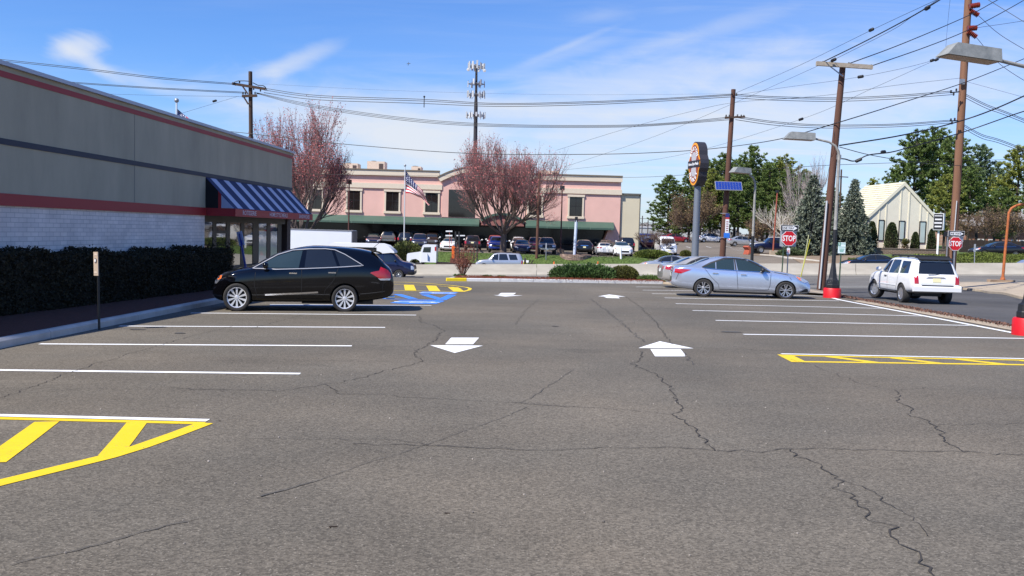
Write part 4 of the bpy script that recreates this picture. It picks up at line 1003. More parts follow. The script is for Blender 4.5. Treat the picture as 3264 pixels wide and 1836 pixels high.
# --- templates for the traffic and the far lots
S2b = dict(S2); S2b.update(W=1.78, glass=P_GLASS, gls=[P_GLASS] * 3, spokes=10, wstyle='thin', rimm=P_RIM, rimr=0.62, steer=0)
VS = make_vehicle(S2b, 0)
S3b = dict(S3); S3b.update(spokes=6); V_SUV = make_vehicle(S3b, 0)
S1b = dict(S1); S1b.update(gls=[P_GLASS] * 4, framem=P_BLACK, strips=[], wstyle='thin', extra=[]); V_CRO = make_vehicle(S1b, 0)
# pickup
LP = 5.4
SP = dict(L=LP, W=1.92, r=0.39, wx=(1.20, 4.45), tw=0.26, rw=0.66,
    top=[(0, 1.0), (0.03, 1.12), (0.08, 1.14), (1.95, 1.16), (2.0, 1.20), (2.08, 1.62), (2.25, 1.76), (2.9, 1.80), (3.35, 1.74), (3.85, 1.26), (4.0, 1.20), (4.6, 1.16), (5.15, 1.06), (5.32, 0.95), (5.40, 0.72)],
    belt=[(0, 1.02), (2, 1.12), (4, 1.10), (5, 0.98), (5.4, 0.68)], bot=[(0, 0.60), (0.3, 0.50), (4.6, 0.42), (5.4, 0.48)],
    plan=[(0, 0.90), (0.1, 0.95), (4.6, 0.96), (5.1, 0.93), (5.4, 0.82)],
    side=[[(3.78, 1.19), (3.40, 1.62), (2.85, 1.68), (2.85, 1.17)], [(2.78, 1.17), (2.78, 1.68), (2.22, 1.65), (2.18, 1.18)]],
    patch=[('tail_light', [(0.03, 0.80), (0.03, 1.06), (0.16, 1.06), (0.16, 0.80)], P_RED), ('headlight', [(5.18, 0.86), (5.36, 0.86), (5.34, 0.98), (5.16, 1.0)], P_LAMP)],
    strips=[('rocker_panel', [(4.0, 0.48), (1.7, 0.48)], 0.08, P_GREYT)],
    ends=[('windscreen', 'top', [(3.32, -0.56), (3.84, -0.72), (3.86, 0), (3.84, 0.72), (3.32, 0.56)], P_GLASS), ('rear_window', 'rear', [(-0.5, 1.28), (0.5, 1.28), (0.48, 1.66), (-0.48, 1.66)], P_GLASS),
          ('grille', 'front', [(-0.48, 0.74), (0.48, 0.74), (0.48, 0.98), (-0.48, 0.98)], P_BLACK), ('front_bumper', 'front', [(-0.78, 0.52), (0.78, 0.52), (0.78, 0.68), (-0.78, 0.68)], P_CHROME), ('number_plate', 'front', plate(0, 0.56), P_PLATE),
          ('rear_bumper', 'rear', [(-0.85, 0.64), (0.85, 0.64), (0.85, 0.78), (-0.85, 0.78)], P_CHROME)]
        + both('headlight', 'front', [(0.52, 0.80), (0.76, 0.80), (0.76, 0.98), (0.52, 0.98)], P_LAMP) + both('tail_light', 'rear', [(0.76, 0.82), (0.90, 0.82), (0.90, 1.06), (0.76, 1.06)], P_RED),
    mirror=(3.55, 1.22), mirrorm=P_BLACK, spokes=6, wstyle='steel', rimr=0.60)
V_PIC = make_vehicle(SP, 0)
# small delivery van
LV = 4.6
SV = dict(L=LV, W=1.80, r=0.33, wx=(0.85, 3.75), rw=0.74,
    top=[(0, 1.2), (0.03, 1.80), (0.15, 1.95), (0.6, 2.0), (2.6, 2.0), (3.0, 1.90), (3.75, 1.25), (4.0, 1.12), (4.4, 0.98), (4.55, 0.80), (4.6, 0.62)],
    belt=[(0, 1.1), (3, 1.1), (4, 1.0), (4.6, 0.58)], bot=[(0, 0.35), (0.4, 0.25), (4.2, 0.22), (4.6, 0.30)], plan=[(0, 0.86), (0.1, 0.90), (3.8, 0.90), (4.35, 0.84), (4.6, 0.70)],
    side=[[(3.62, 1.10), (3.15, 1.62), (2.75, 1.66), (2.75, 1.08)]], patch=[('headlight', [(4.15, 0.78), (4.45, 0.78), (4.40, 0.95), (4.15, 1.02)], P_LAMP)],
    ends=[('windscreen', 'front', [(-0.72, 1.24), (0.72, 1.24), (0.66, 1.74), (-0.66, 1.74)], P_GLASS), ('grille', 'front', [(-0.42, 0.70), (0.42, 0.70), (0.42, 0.82), (-0.42, 0.82)], P_BLACK), ('number_plate', 'front', plate(0, 0.5), P_PLATE)]
        + both('headlight', 'front', [(0.50, 0.74), (0.74, 0.74), (0.74, 0.96), (0.54, 0.94)], P_LAMP), mirror=(3.35, 1.15), mirrorm=P_BLACK, spokes=8, wstyle='thin')
V_VAN = make_vehicle(SV, 0)
SPEC = {'sedan': (VS, L2), 'suv': (V_SUV, L3), 'crossover': (V_CRO, L1), 'pickup': (V_PIC, LP), 'van': (V_VAN, LV)}
PC = dict(navy=paint('navy', (0.010, 0.014, 0.050), 0.3), blue=paint('blue', (0.010, 0.030, 0.22), 0.3), dark=paint('charcoal', (0.012, 0.011, 0.013), 0.3), white=WHITEP, red=paint('red', (0.28, 0.008, 0.014), 0.2),
    maroon=paint('maroon', (0.13, 0.008, 0.025), 0.3), silver=paint('silver', (0.50, 0.51, 0.53), 0.6), tan=paint('tan grey', (0.17, 0.15, 0.13), 0.4), brown=paint('dark brown', (0.040, 0.020, 0.016), 0.3),
    lblue=paint('light blue', (0.10, 0.17, 0.42), 0.4), green=paint('dark green blue', (0.010, 0.030, 0.045), 0.3), pearl=paint('pearl beige', (0.52, 0.50, 0.47), 0.5))
def carp(kind, label, px, Y, hd, col, group, scale=None, py=800, name=None):
    pr_, L_ = SPEC[kind]; X = at(px, py, Y).x; z = H(X, Y)
    nm = name or {'sedan': 'parked_sedan', 'suv': 'parked_suv', 'crossover': 'parked_crossover', 'pickup': 'parked_pickup', 'van': 'delivery_van'}[kind]
    return place_vehicle(pr_, nm, label, {'pickup': 'pickup', 'van': 'van'}.get(kind, 'car'), (X, Y, z), hd, PC[col], L_, group, scale)
GP = 'cars parked in front of the pink building'; GU = 'cars parked in the slanted row beside the beige wing'
A9 = -90
carp('sedan', 'dark navy sedan facing the camera, leftmost car in front of the pink building', 1190, 106, -82, 'navy', GP)
carp('pickup', 'tan grey pickup seen from behind, just right of the leftmost navy sedan', 1236, 108, 98, 'tan', GP)
carp('suv', 'dull brown grey suv in deep shade left of the near flagpole', 1270, 113, A9, 'tan', GP)
carp('suv', 'dark suv seen from behind with red lamps, directly behind the flagpole', 1296, 107, 90, 'dark', GP)
carp('suv', 'dark navy suv with chrome grille facing the camera right of the flagpole', 1338, 100, -86, 'navy', GP)
hatch = carp('suv', 'dark brown suv with its tailgate raised, right of the flagpole', 1377, 107, A9, 'brown', GP)
e = MB(); e.prism([(0.35, 1.76), (-0.55, 2.02), (-0.60, 1.97), (0.30, 1.70)], -0.70, 0.70, 'Y'); link('raised_tailgate', e.mesh('raised_tailgate', PC['navy']), hatch, (-L3 / 2, 0, 0))
carp('sedan', 'white coupe facing the camera beside the rack of the flatbed truck', 1432, 98, A9, 'white', GP, (1, 1, 0.93))
carp('suv', 'dark maroon suv seen from behind above the bare red shrub', 1507, 99, 91, 'brown', GP)
carp('suv', 'bright blue suv facing the camera left of the big maple trunk', 1584, 96, A9, 'blue', GP)
carp('suv', 'red suv half hidden behind the bright blue suv', 1577, 103, A9, 'red', GP)
carp('crossover', 'white crossover half hidden by the big maple trunk', 1652, 102, A9, 'white', GP)
carp('sedan', 'navy sedan facing the camera just right of the big maple trunk', 1661, 95, -87, 'navy', GP)
carp('suv', 'dark red suv facing the camera behind the short wood pole', 1706, 98, A9, 'maroon', GP)
carp('pickup', 'dark green pickup with chrome front bumper right of the short wood pole', 1741, 94.5, A9, 'green', GP)
carp('crossover', 'black crossover seen from behind, right of the pale blue sign post', 1857, 97, 90, 'dark', GP)
carp('sedan', 'white coupe seen from behind, between black crossover and white sedan', 1923, 95, 92, 'white', GP, (0.92, 1, 0.9))
carp('sedan', 'dark sedan roof showing above the white coupe', 1928, 104, 90, 'dark', GP)
carp('sedan', 'white sedan facing the camera, rightmost car in front of the pink building', 1978, 91.5, -88, 'white', GP, (1, 1.08, 1))
carp('suv', 'black suv in the shade under the right end of the green awning', 1992, 105, 90, 'dark', GP)
for i, (k, lb, c) in enumerate((('sedan', 'maroon sedan, nearest of the slanted row beside the white delivery van', 'maroon'), ('sedan', 'silver sedan second nearest in the slanted row, behind the maroon one', 'silver'),
        ('sedan', 'white sedan third in the slanted row of parked cars', 'white'), ('sedan', 'light blue sedan in the middle of the slanted row', 'lblue'), ('suv', 'blue suv with dark hood in the far half of the slanted row', 'blue'),
        ('sedan', 'white sedan near the far end of the slanted row by the beige wing', 'white'), ('suv', 'black suv farthest up the slanted row against the beige wing', 'dark'))):
    carp(k, lb, (2064, 2056, 2047, 2040, 2040, 2024, 2030)[i], 117.5 + 3.6 * i, 196, c, GU)
carp('sedan', 'red sedan at the back of the upper lot under the pines', 2152, 149, 2, 'red', 'red cars under the pines')
carp('sedan', 'second red car, left and half behind the red sedan under the pines', 2122, 153, 178, 'red', 'red cars under the pines')
carp('van', 'white high roof delivery van facing the camera behind the rounded yew', 2122, 95, A9, 'white', None)
carp('sedan', 'white sedan alone in the upper lot, left of the solar panel pole', 2264, 149, 0, 'white', None)
carp('sedan', 'silver sedan in the upper lot between the solar pole and lamp post', 2364, 126, 0, 'silver', None, (0.92, 1, 0.98))
pk = carp('pickup', 'dark blue pickup with white hood and plow mount near the stop sign', 2468, 98, 180, 'navy', None)
e = MB(); e.prism([(4.02, 1.20), (4.6, 1.17), (5.15, 1.08), (5.30, 0.98), (5.25, 0.94), (4.02, 1.12)], -0.80, 0.80, 'Y'); link('hood', e.mesh('hood', WHITEP), pk, (-LP / 2, 0, 0.012))
e = MB(); e.prism([(2.1, 1.80), (3.3, 1.78), (3.3, 1.83), (2.1, 1.86)], -0.62, 0.62, 'Y'); link('cab_roof', e.mesh('cab_roof', WHITEP), pk, (-LP / 2, 0, 0.0))
carp('sedan', 'black sedan parked behind the yellow green hedge at far right', 3176, 85, 178, 'dark', None, py=815)
GD = 'traffic passing beyond the median barrier'
carp('sedan', 'silver sedan driving left beyond the barrier, behind the sign pole', 2128, 76.5, 180, 'silver', GD, name='moving_sedan', py=830)
carp('sedan', 'black sedan driving left beyond the barrier before the chapel', 2772, 75.5, 179, 'dark', GD, name='moving_sedan', py=830)
carp('sedan', 'pale silver blue car driving left beyond the barrier at the right edge', 3345, 73, 179, 'lblue' if False else 'silver', GD, name='moving_sedan', py=850)
jeep = carp('suv', 'silver square suv with spare wheel driving left behind the bare shrub', 1592, 79.5, 179, 'silver', GD, (0.93, 1, 1.03), name='moving_suv', py=830)
e = MB(); e.lathe((-0.16, 0, 0.98), [(0.30, -0.1), (0.34, -0.06), (0.34, 0.06), (0.26, 0.1)], 20, 'X'); link('spare_wheel', e.mesh('spare_wheel', P_TYRE, 40), jeep, (-L3 / 2, 0, 0))
# old sedan beside the blue silver one
p = G(2130, 894); Yc = 40.5; X = at(2106, 870, Yc).x + 2.25
place_vehicle(VS, 'parked_sedan', 'older pearl beige sedan half hidden behind the ice blue sedan', 'car', (X, Yc, H(X, Yc)), 1, PC['pearl'], L2, None, (0.93, 1, 0.97))

# --- shuttle bus on a van front
LB = 6.9
SB = dict(L=LB, W=2.0, r=0.38, wx=(1.5, 5.66), tw=0.25, rw=0.86,
    top=[(0, 1.6), (0.02, 2.0), (0.08, 2.12), (0.3, 2.16), (4.9, 2.16), (5.1, 2.10), (5.75, 1.52), (5.9, 1.44), (6.4, 1.36), (6.75, 1.24), (6.86, 1.08), (6.9, 0.85)],
    belt=[(0, 1.3), (5, 1.3), (6, 1.2), (6.9, 0.8)], bot=[(0, 0.5), (0.4, 0.42), (6.3, 0.36), (6.8, 0.34), (6.9, 0.44)], plan=[(0, 0.96), (0.1, 1.0), (5.9, 1.0), (6.6, 0.95), (6.9, 0.84)],
    side=[[(5.55, 1.40), (5.10, 1.92), (4.45, 1.95), (4.45, 1.34)], [(4.25, 1.38), (4.25, 1.95), (3.2, 1.95), (3.2, 1.38)], [(3.05, 1.38), (3.05, 1.95), (2.0, 1.95), (2.0, 1.38)]],
    seam=[[(5.75, 1.35), (5.75, 0.9), (5.3, 0.5), (4.38, 0.5), (4.38, 2.0)]], patch=[('headlight', [(6.62, 0.80), (6.84, 0.80), (6.84, 1.08), (6.60, 1.10)], P_LAMP), ('bumper_side', [(6.40, 0.44), (6.86, 0.42), (6.86, 0.64), (6.36, 0.64)], P_BLACK)],
    ends=[('windscreen', 'front', [(-0.88, 1.50), (0.88, 1.50), (0.82, 2.06), (-0.82, 2.06)], P_GLASS), ('grille', 'front', [(-0.6, 0.82), (0.6, 0.82), (0.6, 1.14), (-0.6, 1.14)], P_BLACK), ('front_bumper', 'front', [(-0.82, 0.46), (0.82, 0.46), (0.82, 0.68), (-0.82, 0.68)], P_BLACK)],
    mirror=(5.35, 1.40), mirrorm=P_BLACK, spokes=8, wstyle='thin', rimm=P_RIM, rimr=0.58)
e = MB(); e.prism([(0.0, 2.10), (0.04, 2.62), (0.25, 2.76), (4.2, 2.80), (4.7, 2.68), (5.25, 2.22), (5.28, 2.08), (5.0, 2.10), (4.4, 2.03), (3.0, 2.03), (0.0, 2.03)], -0.96, 0.96, 'Y')
e2 = MB()
for s_ in (1, -1): pass
SB['extra'] = [('raised_roof', e, P_PLW)]
for s_ in (1, -1):
    e2 = MB(); e2.box((1.9, 0.965 * s_, 2.30), (3.9, 0.02, 0.36)); e2.box((3.1, 0.965 * s_, 2.30), (0.0, 0.0, 0.0)); SB['extra'].append(('roof_window_band', e2, P_GLASS))
V_BUS = make_vehicle(SB, 1)
X = at(1327, 860, 71.5).x - LB / 2 - 0.05
place_vehicle(V_BUS, 'shuttle_bus', 'navy shuttle bus with white raised roof passing in front of the barrier', 'bus', (X, 71.5, H(X, 71.5)), 0, PC['navy'], LB)

# --- white box truck beyond the barrier
def box_truck():
    Y = 82.5; X0 = at(880, 780, Y).x; X1 = at(1128, 780, Y).x; z = H(X1, Y)
    t = thing('box_truck', 'long white box truck body passing left behind the shuttle bus', 'truck', ((X0 + X1) / 2, Y, z))
    m = MB(); Lh = X1 - X0; top = at(1010, 731, Y).z - z
    b = MB(); b.box((0, 0, (top + 1.1) / 2), (Lh, 2.5, top - 1.1)); b.local('cargo_box', mat('truck box white', (0.72, 0.73, 0.76), 0.45, var=0.03, vscale=0.8), t)
    b = MB(); b.bar((-Lh / 2, -1.26, top - 0.04), (Lh / 2, -1.26, top - 0.04), 0.05, 0.09); b.local('top_rail', P_GREYT, t)
    b = MB(); b.box((Lh / 2 + 0.05, 0, (top + 1.1) / 2), (0.08, 2.4, top - 1.2)); b.local('roll_door', mat('roll door grey', (0.16, 0.15, 0.15), 0.6), t)
    for i in range(6):
        pass
    b = MB(); b.box((0, 0, 0.92), (Lh, 1.2, 0.3)); b.local('chassis', P_BLACK, t)
    b = MB(); b.prism([(-Lh / 2 - 2.2, 0.6), (-Lh / 2 - 2.15, 1.5), (-Lh / 2 - 1.5, 1.75), (-Lh / 2 - 1.0, 2.5), (-Lh / 2 - 0.15, 2.55), (-Lh / 2 - 0.15, 0.6)], -1.05, 1.05, 'Y'); b.local('cab', P_PLW, t)
    for x_ in (-Lh / 2 - 1.3, Lh / 2 - 1.6):
        for s_ in (1, -1):
            w_ = MB(); w_.lathe((0, 0, 0), [(0.2, -0.13), (0.46, -0.12), (0.5, -0.08), (0.5, 0.08), (0.46, 0.12), (0.2, 0.13)], 20, 'Y'); link('wheel', w_.mesh('wheel', P_TYRE, 40), t, (x_, s_ * 1.05, 0.5))
box_truck()
# --- flatbed truck with white cab
def flatbed():
    Y = 80.5; s = F / Y; xf = at(1300, 830, Y).x; z = H(xf, Y)
    t = thing('flatbed_truck', 'white cab flatbed truck with orange mast and black racks beyond the barrier', 'truck', (xf, Y, z))
    K1 = 1 / 7.247 / s                                       # crop pixels to metres
    def P(cx, cy): return ((cx - 1088) * K1, (1018 - cy) * K1 + (at(1300, 841, Y).z - z))
    cab = [P(1410, 960), P(1410, 700), P(1450, 580), P(1480, 556), P(1740, 556), P(1760, 580), P(1765, 960)]
    hood = [P(1090, 940), P(1092, 800), P(1110, 770), P(1400, 722), P(1412, 722), P(1412, 960), P(1405, 1010), P(1380, 930), P(1300, 890), P(1200, 905), P(1150, 960)]
    b = MB(); b.prism(cab, -1.0, 1.0, 'Y'); c = b.local('cab', mat('truck cab white', (0.76, 0.77, 0.78), 0.35, coat=0.5), t)
    win = [P(1450, 735), P(1478, 618), P(1640, 610), P(1635, 735)]
    for s_ in (-1.006, 1.006):
        b = MB(); b.prism(win, s_, s_ - 0.004 * (1 if s_ > 0 else -1), 'Y'); b.local('side_window', P_GLASSG, c)
    b = MB(); b.prism([P(1412, 715), P(1452, 590), P(1446, 588), P(1406, 713)], -0.88, 0.88, 'Y'); b.local('windscreen', P_GLASS, c)
    b = MB(); b.prism([P(1570, 930), P(1562, 760), P(1620, 850), P(1620, 940)], -1.012, -1.006, 'Y'); b.local('door_stripe', mat('door stripe blue', (0.08, 0.14, 0.28), 0.4), c)
    b = MB(); b.prism([P(1722, 610), P(1758, 595), P(1760, 690), P(1728, 700)], -1.012, -1.006, 'Y'); b.local('cab_marker', P_RED, c)
    b = MB(); b.prism(hood, -0.95, 0.95, 'Y'); b.local('hood', MATS['truck cab white'], t)
    zb = P(0, 960)[1]
    x0, x1 = P(1760, 0)[0], at(1600, 830, Y).x - xf
    b = MB(); b.box(((x0 + x1) / 2, 0, zb - 0.12), (x1 - x0, 2.2, 0.22)); b.local('flatbed_deck', mat('rusty dark steel', (0.045, 0.028, 0.022), 0.8, var=0.4, vscale=3), t)
    xo = at(1446, 800, Y).x - xf
    b = MB(); b.bar((xo, -0.6, zb), (xo, -0.6, zb + 1.35), 0.24, 0.24); b.bar((xo + 0.1, -0.6, zb + 1.3), (xo - 0.1, -0.6, zb + 1.5), 0.26, 0.26); b.local('orange_mast', mat('orange machine paint', (0.72, 0.13, 0.02), 0.45), t)
    b = MB(); b.box((xo + 0.5, -0.2, zb + 0.20), (1.5, 1.2, 0.40)); b.local('winch_box', mat('rust brown machine', (0.14, 0.045, 0.03), 0.8), t)
    for i, (xa, ya, xb, yb, r_) in enumerate(((1452, 738, 1452, 835, .07), (1463, 738, 1463, 835, .07), (1421, 737, 1442, 737, .06), (1420, 751, 1442, 751, .06), (1455, 751, 1482, 751, .05), (1433, 738, 1433, 790, .025), (1439, 750, 1439, 780, .02),
          (1521, 775, 1521, 835, .06), (1511, 775, 1511, 835, .05), (1522, 795, 1541, 806, .06), (1511, 795, 1500, 804, .05))):
        A, B = at(xa, ya, Y), at(xb, yb, Y); b = MB(); o_ = Vector((xf, Y, z)); b.bar(A - o_, B - o_, r_ * 2); b.local('rack_bar', P_PLW if i in (2, 3, 4) else (mat('faded red bar', (0.35, 0.08, 0.06), 0.6) if i in (5, 6) else P_BLACK), t)
    for x_ in (1.05, x1 - 1.5):
        for s_ in (1, -1):
            w_ = MB(); w_.lathe((0, 0, 0), [(0.3, -0.13), (0.46, -0.12), (0.5, -0.08), (0.5, 0.08), (0.46, 0.12), (0.3, 0.13)], 20, 'Y'); wo = link('wheel', w_.mesh('wheel', P_TYRE, 40), t, (x_, s_ * 0.95, 0.5))
            w_ = MB(); w_.lathe((0, s_ * 0.06, 0), [(0.05, -0.1), (0.3, -0.08), (0.3, 0.08), (0.12, 0.12)], 16, 'Y'); link('hub', w_.mesh('hub', P_PLW, 40), wo)
flatbed()
# ------------------------------------------------------------ buildings
STUCCO = mat('grey stucco', (0.43, 0.375, 0.27), 0.9, var=0.14, vscale=0.8, bump=0.25, bscale=60, stretch=(1, 1, 0.35))
RED = mat('sign red', (0.34, 0.016, 0.022), 0.55); NAVY = mat('navy band', (0.020, 0.024, 0.045), 0.6)
WBRICK = brick('white painted brick', (0.84, 0.75, 0.70), (0.72, 0.65, 0.62), (0.50, 0.45, 0.43), 1.0, 0.30, 0.105, 0.7, 0.007, sw=(1, 2))
# brick vectors need y,z of the wall: swizzle by rotation
STORE = mat('shop glass', (0.02, 0.024, 0.022), 0.02, 0.0, spec=1.0, coat=1.0)
DARKFR = mat('dark bronze frame', (0.018, 0.014, 0.013), 0.5)
COPE = mat('coping metal', (0.42, 0.43, 0.50), 0.45, 0.3)
def onplane(px, py, P0, n):
    d = ray(px, py); o = Vector((0, 0, EYE)); t = (Vector(P0) - o).dot(n) / d.dot(n); return o + d * t
def restaurant():
    t = thing('restaurant', 'grey stucco restaurant with red and navy bands and striped awning at left', 'building', (-10.0, 40.0, 0.0), -math.atan(0.045))
    def bx(nm, x0, x1, y0, y1, z0, z1, m, par=t):
        b = MB(); b.box(((x0 + x1) / 2, (y0 + y1) / 2, (z0 + z1) / 2), (x1 - x0, y1 - y0, z1 - z0)); return b.local(nm, m, par)
    up = bx('upper_wall', -18, 0, -46, 0, 2.19, 4.89, STUCCO)
    for y_ in (-23.2, -15.0): bx('wall_joint', 0.0, 0.004, y_ - 0.012, y_ + 0.012, 2.2, 4.65, mat('joint dark grey', (0.17, 0.17, 0.15), 0.9), up)  # thin dark grey strips mark the wall joints
    bx('coping', -18.1, 0.09, -46.1, 0.09, 4.89, 4.98, COPE)
    bx('red_stripe', 0.0, 0.015, -46, 0.015, 4.65, 4.78, RED); bx('navy_stripe', 0.0, 0.02, -46, 0.02, 3.23, 3.36, NAVY)
    bx('red_band', -0.2, 0.05, -46, -9.94, 1.93, 2.19, RED)
    bx('brick_wall', -18, -0.01, -46, -9.94, -1.4, 1.93, WBRICK)
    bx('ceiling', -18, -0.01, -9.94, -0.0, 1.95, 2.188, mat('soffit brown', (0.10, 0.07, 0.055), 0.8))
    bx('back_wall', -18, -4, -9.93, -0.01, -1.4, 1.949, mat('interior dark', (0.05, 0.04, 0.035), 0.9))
    bx('base_wall', -0.35, -0.05, -9.93, -0.02, -1.4, 0.10, DARKFR)
    Y_ = lambda px: 11.8 / (0.045 - (px - 1632) / F) - 40
    ed = [(650, 651), (690, 701), (732, 744), (778, 789), (816, 834), (860, 871), (894, 906)]
    for a, b in ed[1:]: bx('window_mullion', -0.215, -0.165, Y_(a), Y_(b), 0.10, 1.95, DARKFR)
    bx('corner_post', -0.30, -0.03, -0.55, -0.02, 0.10, 1.95, mat('corner post brown', (0.06, 0.035, 0.03), 0.7))
    bx('window_head', -0.25, -0.09, -9.93, -0.55, 1.72, 1.95, DARKFR)
    xs = [Y_(650)] + [v for a, b in ed[1:] for v in (Y_(a), Y_(b))]
    for i in range(0, len(xs) - 1, 2): bx('window_pane', -0.20, -0.18, xs[i], xs[i + 1], 0.10, 1.72, STORE)
    bx('door_rail', -0.21, -0.165, Y_(701), Y_(732), 1.32, 1.42, DARKFR)
    for k_ in (8, 10): bx('window_blind', -0.177, -0.174, xs[k_] + .06, xs[k_ + 1] - .06, 0.16, 1.40, mat('pale blind', (0.42, 0.46, 0.46), 0.12, coat=0.6))
    aw = None
    y0, y1 = -9.9, -0.25
    b = MB(); b.add([(0.0, y0, 3.23), (0.0, y1, 3.23), (1.0, y1, 2.19), (1.0, y0, 2.19), (0.0, y0, 3.20), (0.0, y1, 3.20), (0.98, y1, 2.17), (0.98, y0, 2.17)], [(0, 3, 2, 1), (4, 5, 6, 7), (0, 1, 5, 4), (3, 7, 6, 2), (0, 4, 7, 3), (1, 2, 6, 5)])
    aw = b.local('awning', mat('awning blue canvas', (0.026, 0.030, 0.095), 0.75), t)
    AWW = mat('awning pale canvas', (0.58, 0.56, 0.68), 0.75)
    d = Vector((1.04, 0, 1.0)).normalized() * 0.006
    for i in range(8):
        a = -9.55 + 1.2 * i; b = MB(); P_ = [(0.02, a, 3.209), (0.02, a + 0.5, 3.209), (0.985, a + 0.5, 2.206), (0.985, a, 2.206)]
        b.add([tuple(Vector(p) + d) for p in P_], [(0, 3, 2, 1)]); b.local('awning_stripe', AWW, aw)
    bx('valance', 0.99, 1.03, y0, y1, 1.93, 2.19, RED, aw); bx('valance_return', 0.05, 0.99, y0 - 0.02, y0 + 0.02, 1.93, 2.19, RED, aw); bx('valance_return', 0.0, 0.99, y1 - 0.02, y1 + 0.02, 1.93, 2.19, RED, aw)
    b = MB(); b.prism([(0.0, 2.19), (0.44, 2.19), (0.44, 2.76), (0.0, 3.20)], y0 - 0.01, y0 + 0.01, 'Y'); b.local('awning_end_shade', mat('awning inside shade', (0.012, 0.010, 0.012), 0.9), aw)  # near-black panel paints the shade inside the open awning end
    b = MB(); b.prism([(0.44, 2.19), (0.54, 2.19), (0.54, 2.65), (0.44, 2.76)], y0 - 0.014, y0 + 0.01, 'Y'); b.local('awning_post', RED, aw)
    b = MB(); b.prism([(0.55, 2.20), (0.98, 2.20), (0.55, 2.63)], y0 - 0.016, y0 + 0.01, 'Y'); b.local('awning_end_pale', mat('awning end pale', (0.36, 0.40, 0.55), 0.8), aw)
    LT = mat('valance lettering', (0.62, 0.52, 0.58), 0.6)
    for tx, zc, w_ in (('ROTISSERIE', 31.5, 1.4), ('HOME STYLE MEALS', 34.85, 2.25), ('SANDWICHES', 38.4, 1.6)):
        o = text('lettering', tx, 0.22, LT, aw, (1.036, zc - 40, 2.06), (R(90), 0, R(90)), 1, 0.002, 0.002)
        xs_ = [v.co.x for v in o.data.vertices]; f = w_ / (max(xs_) - min(xs_))
        for v in o.data.vertices: v.co.x *= f
    b = MB(); b.box((0.03, -12.9, 2.20), (0.05, 0.1, 0.03)); 
restaurant()
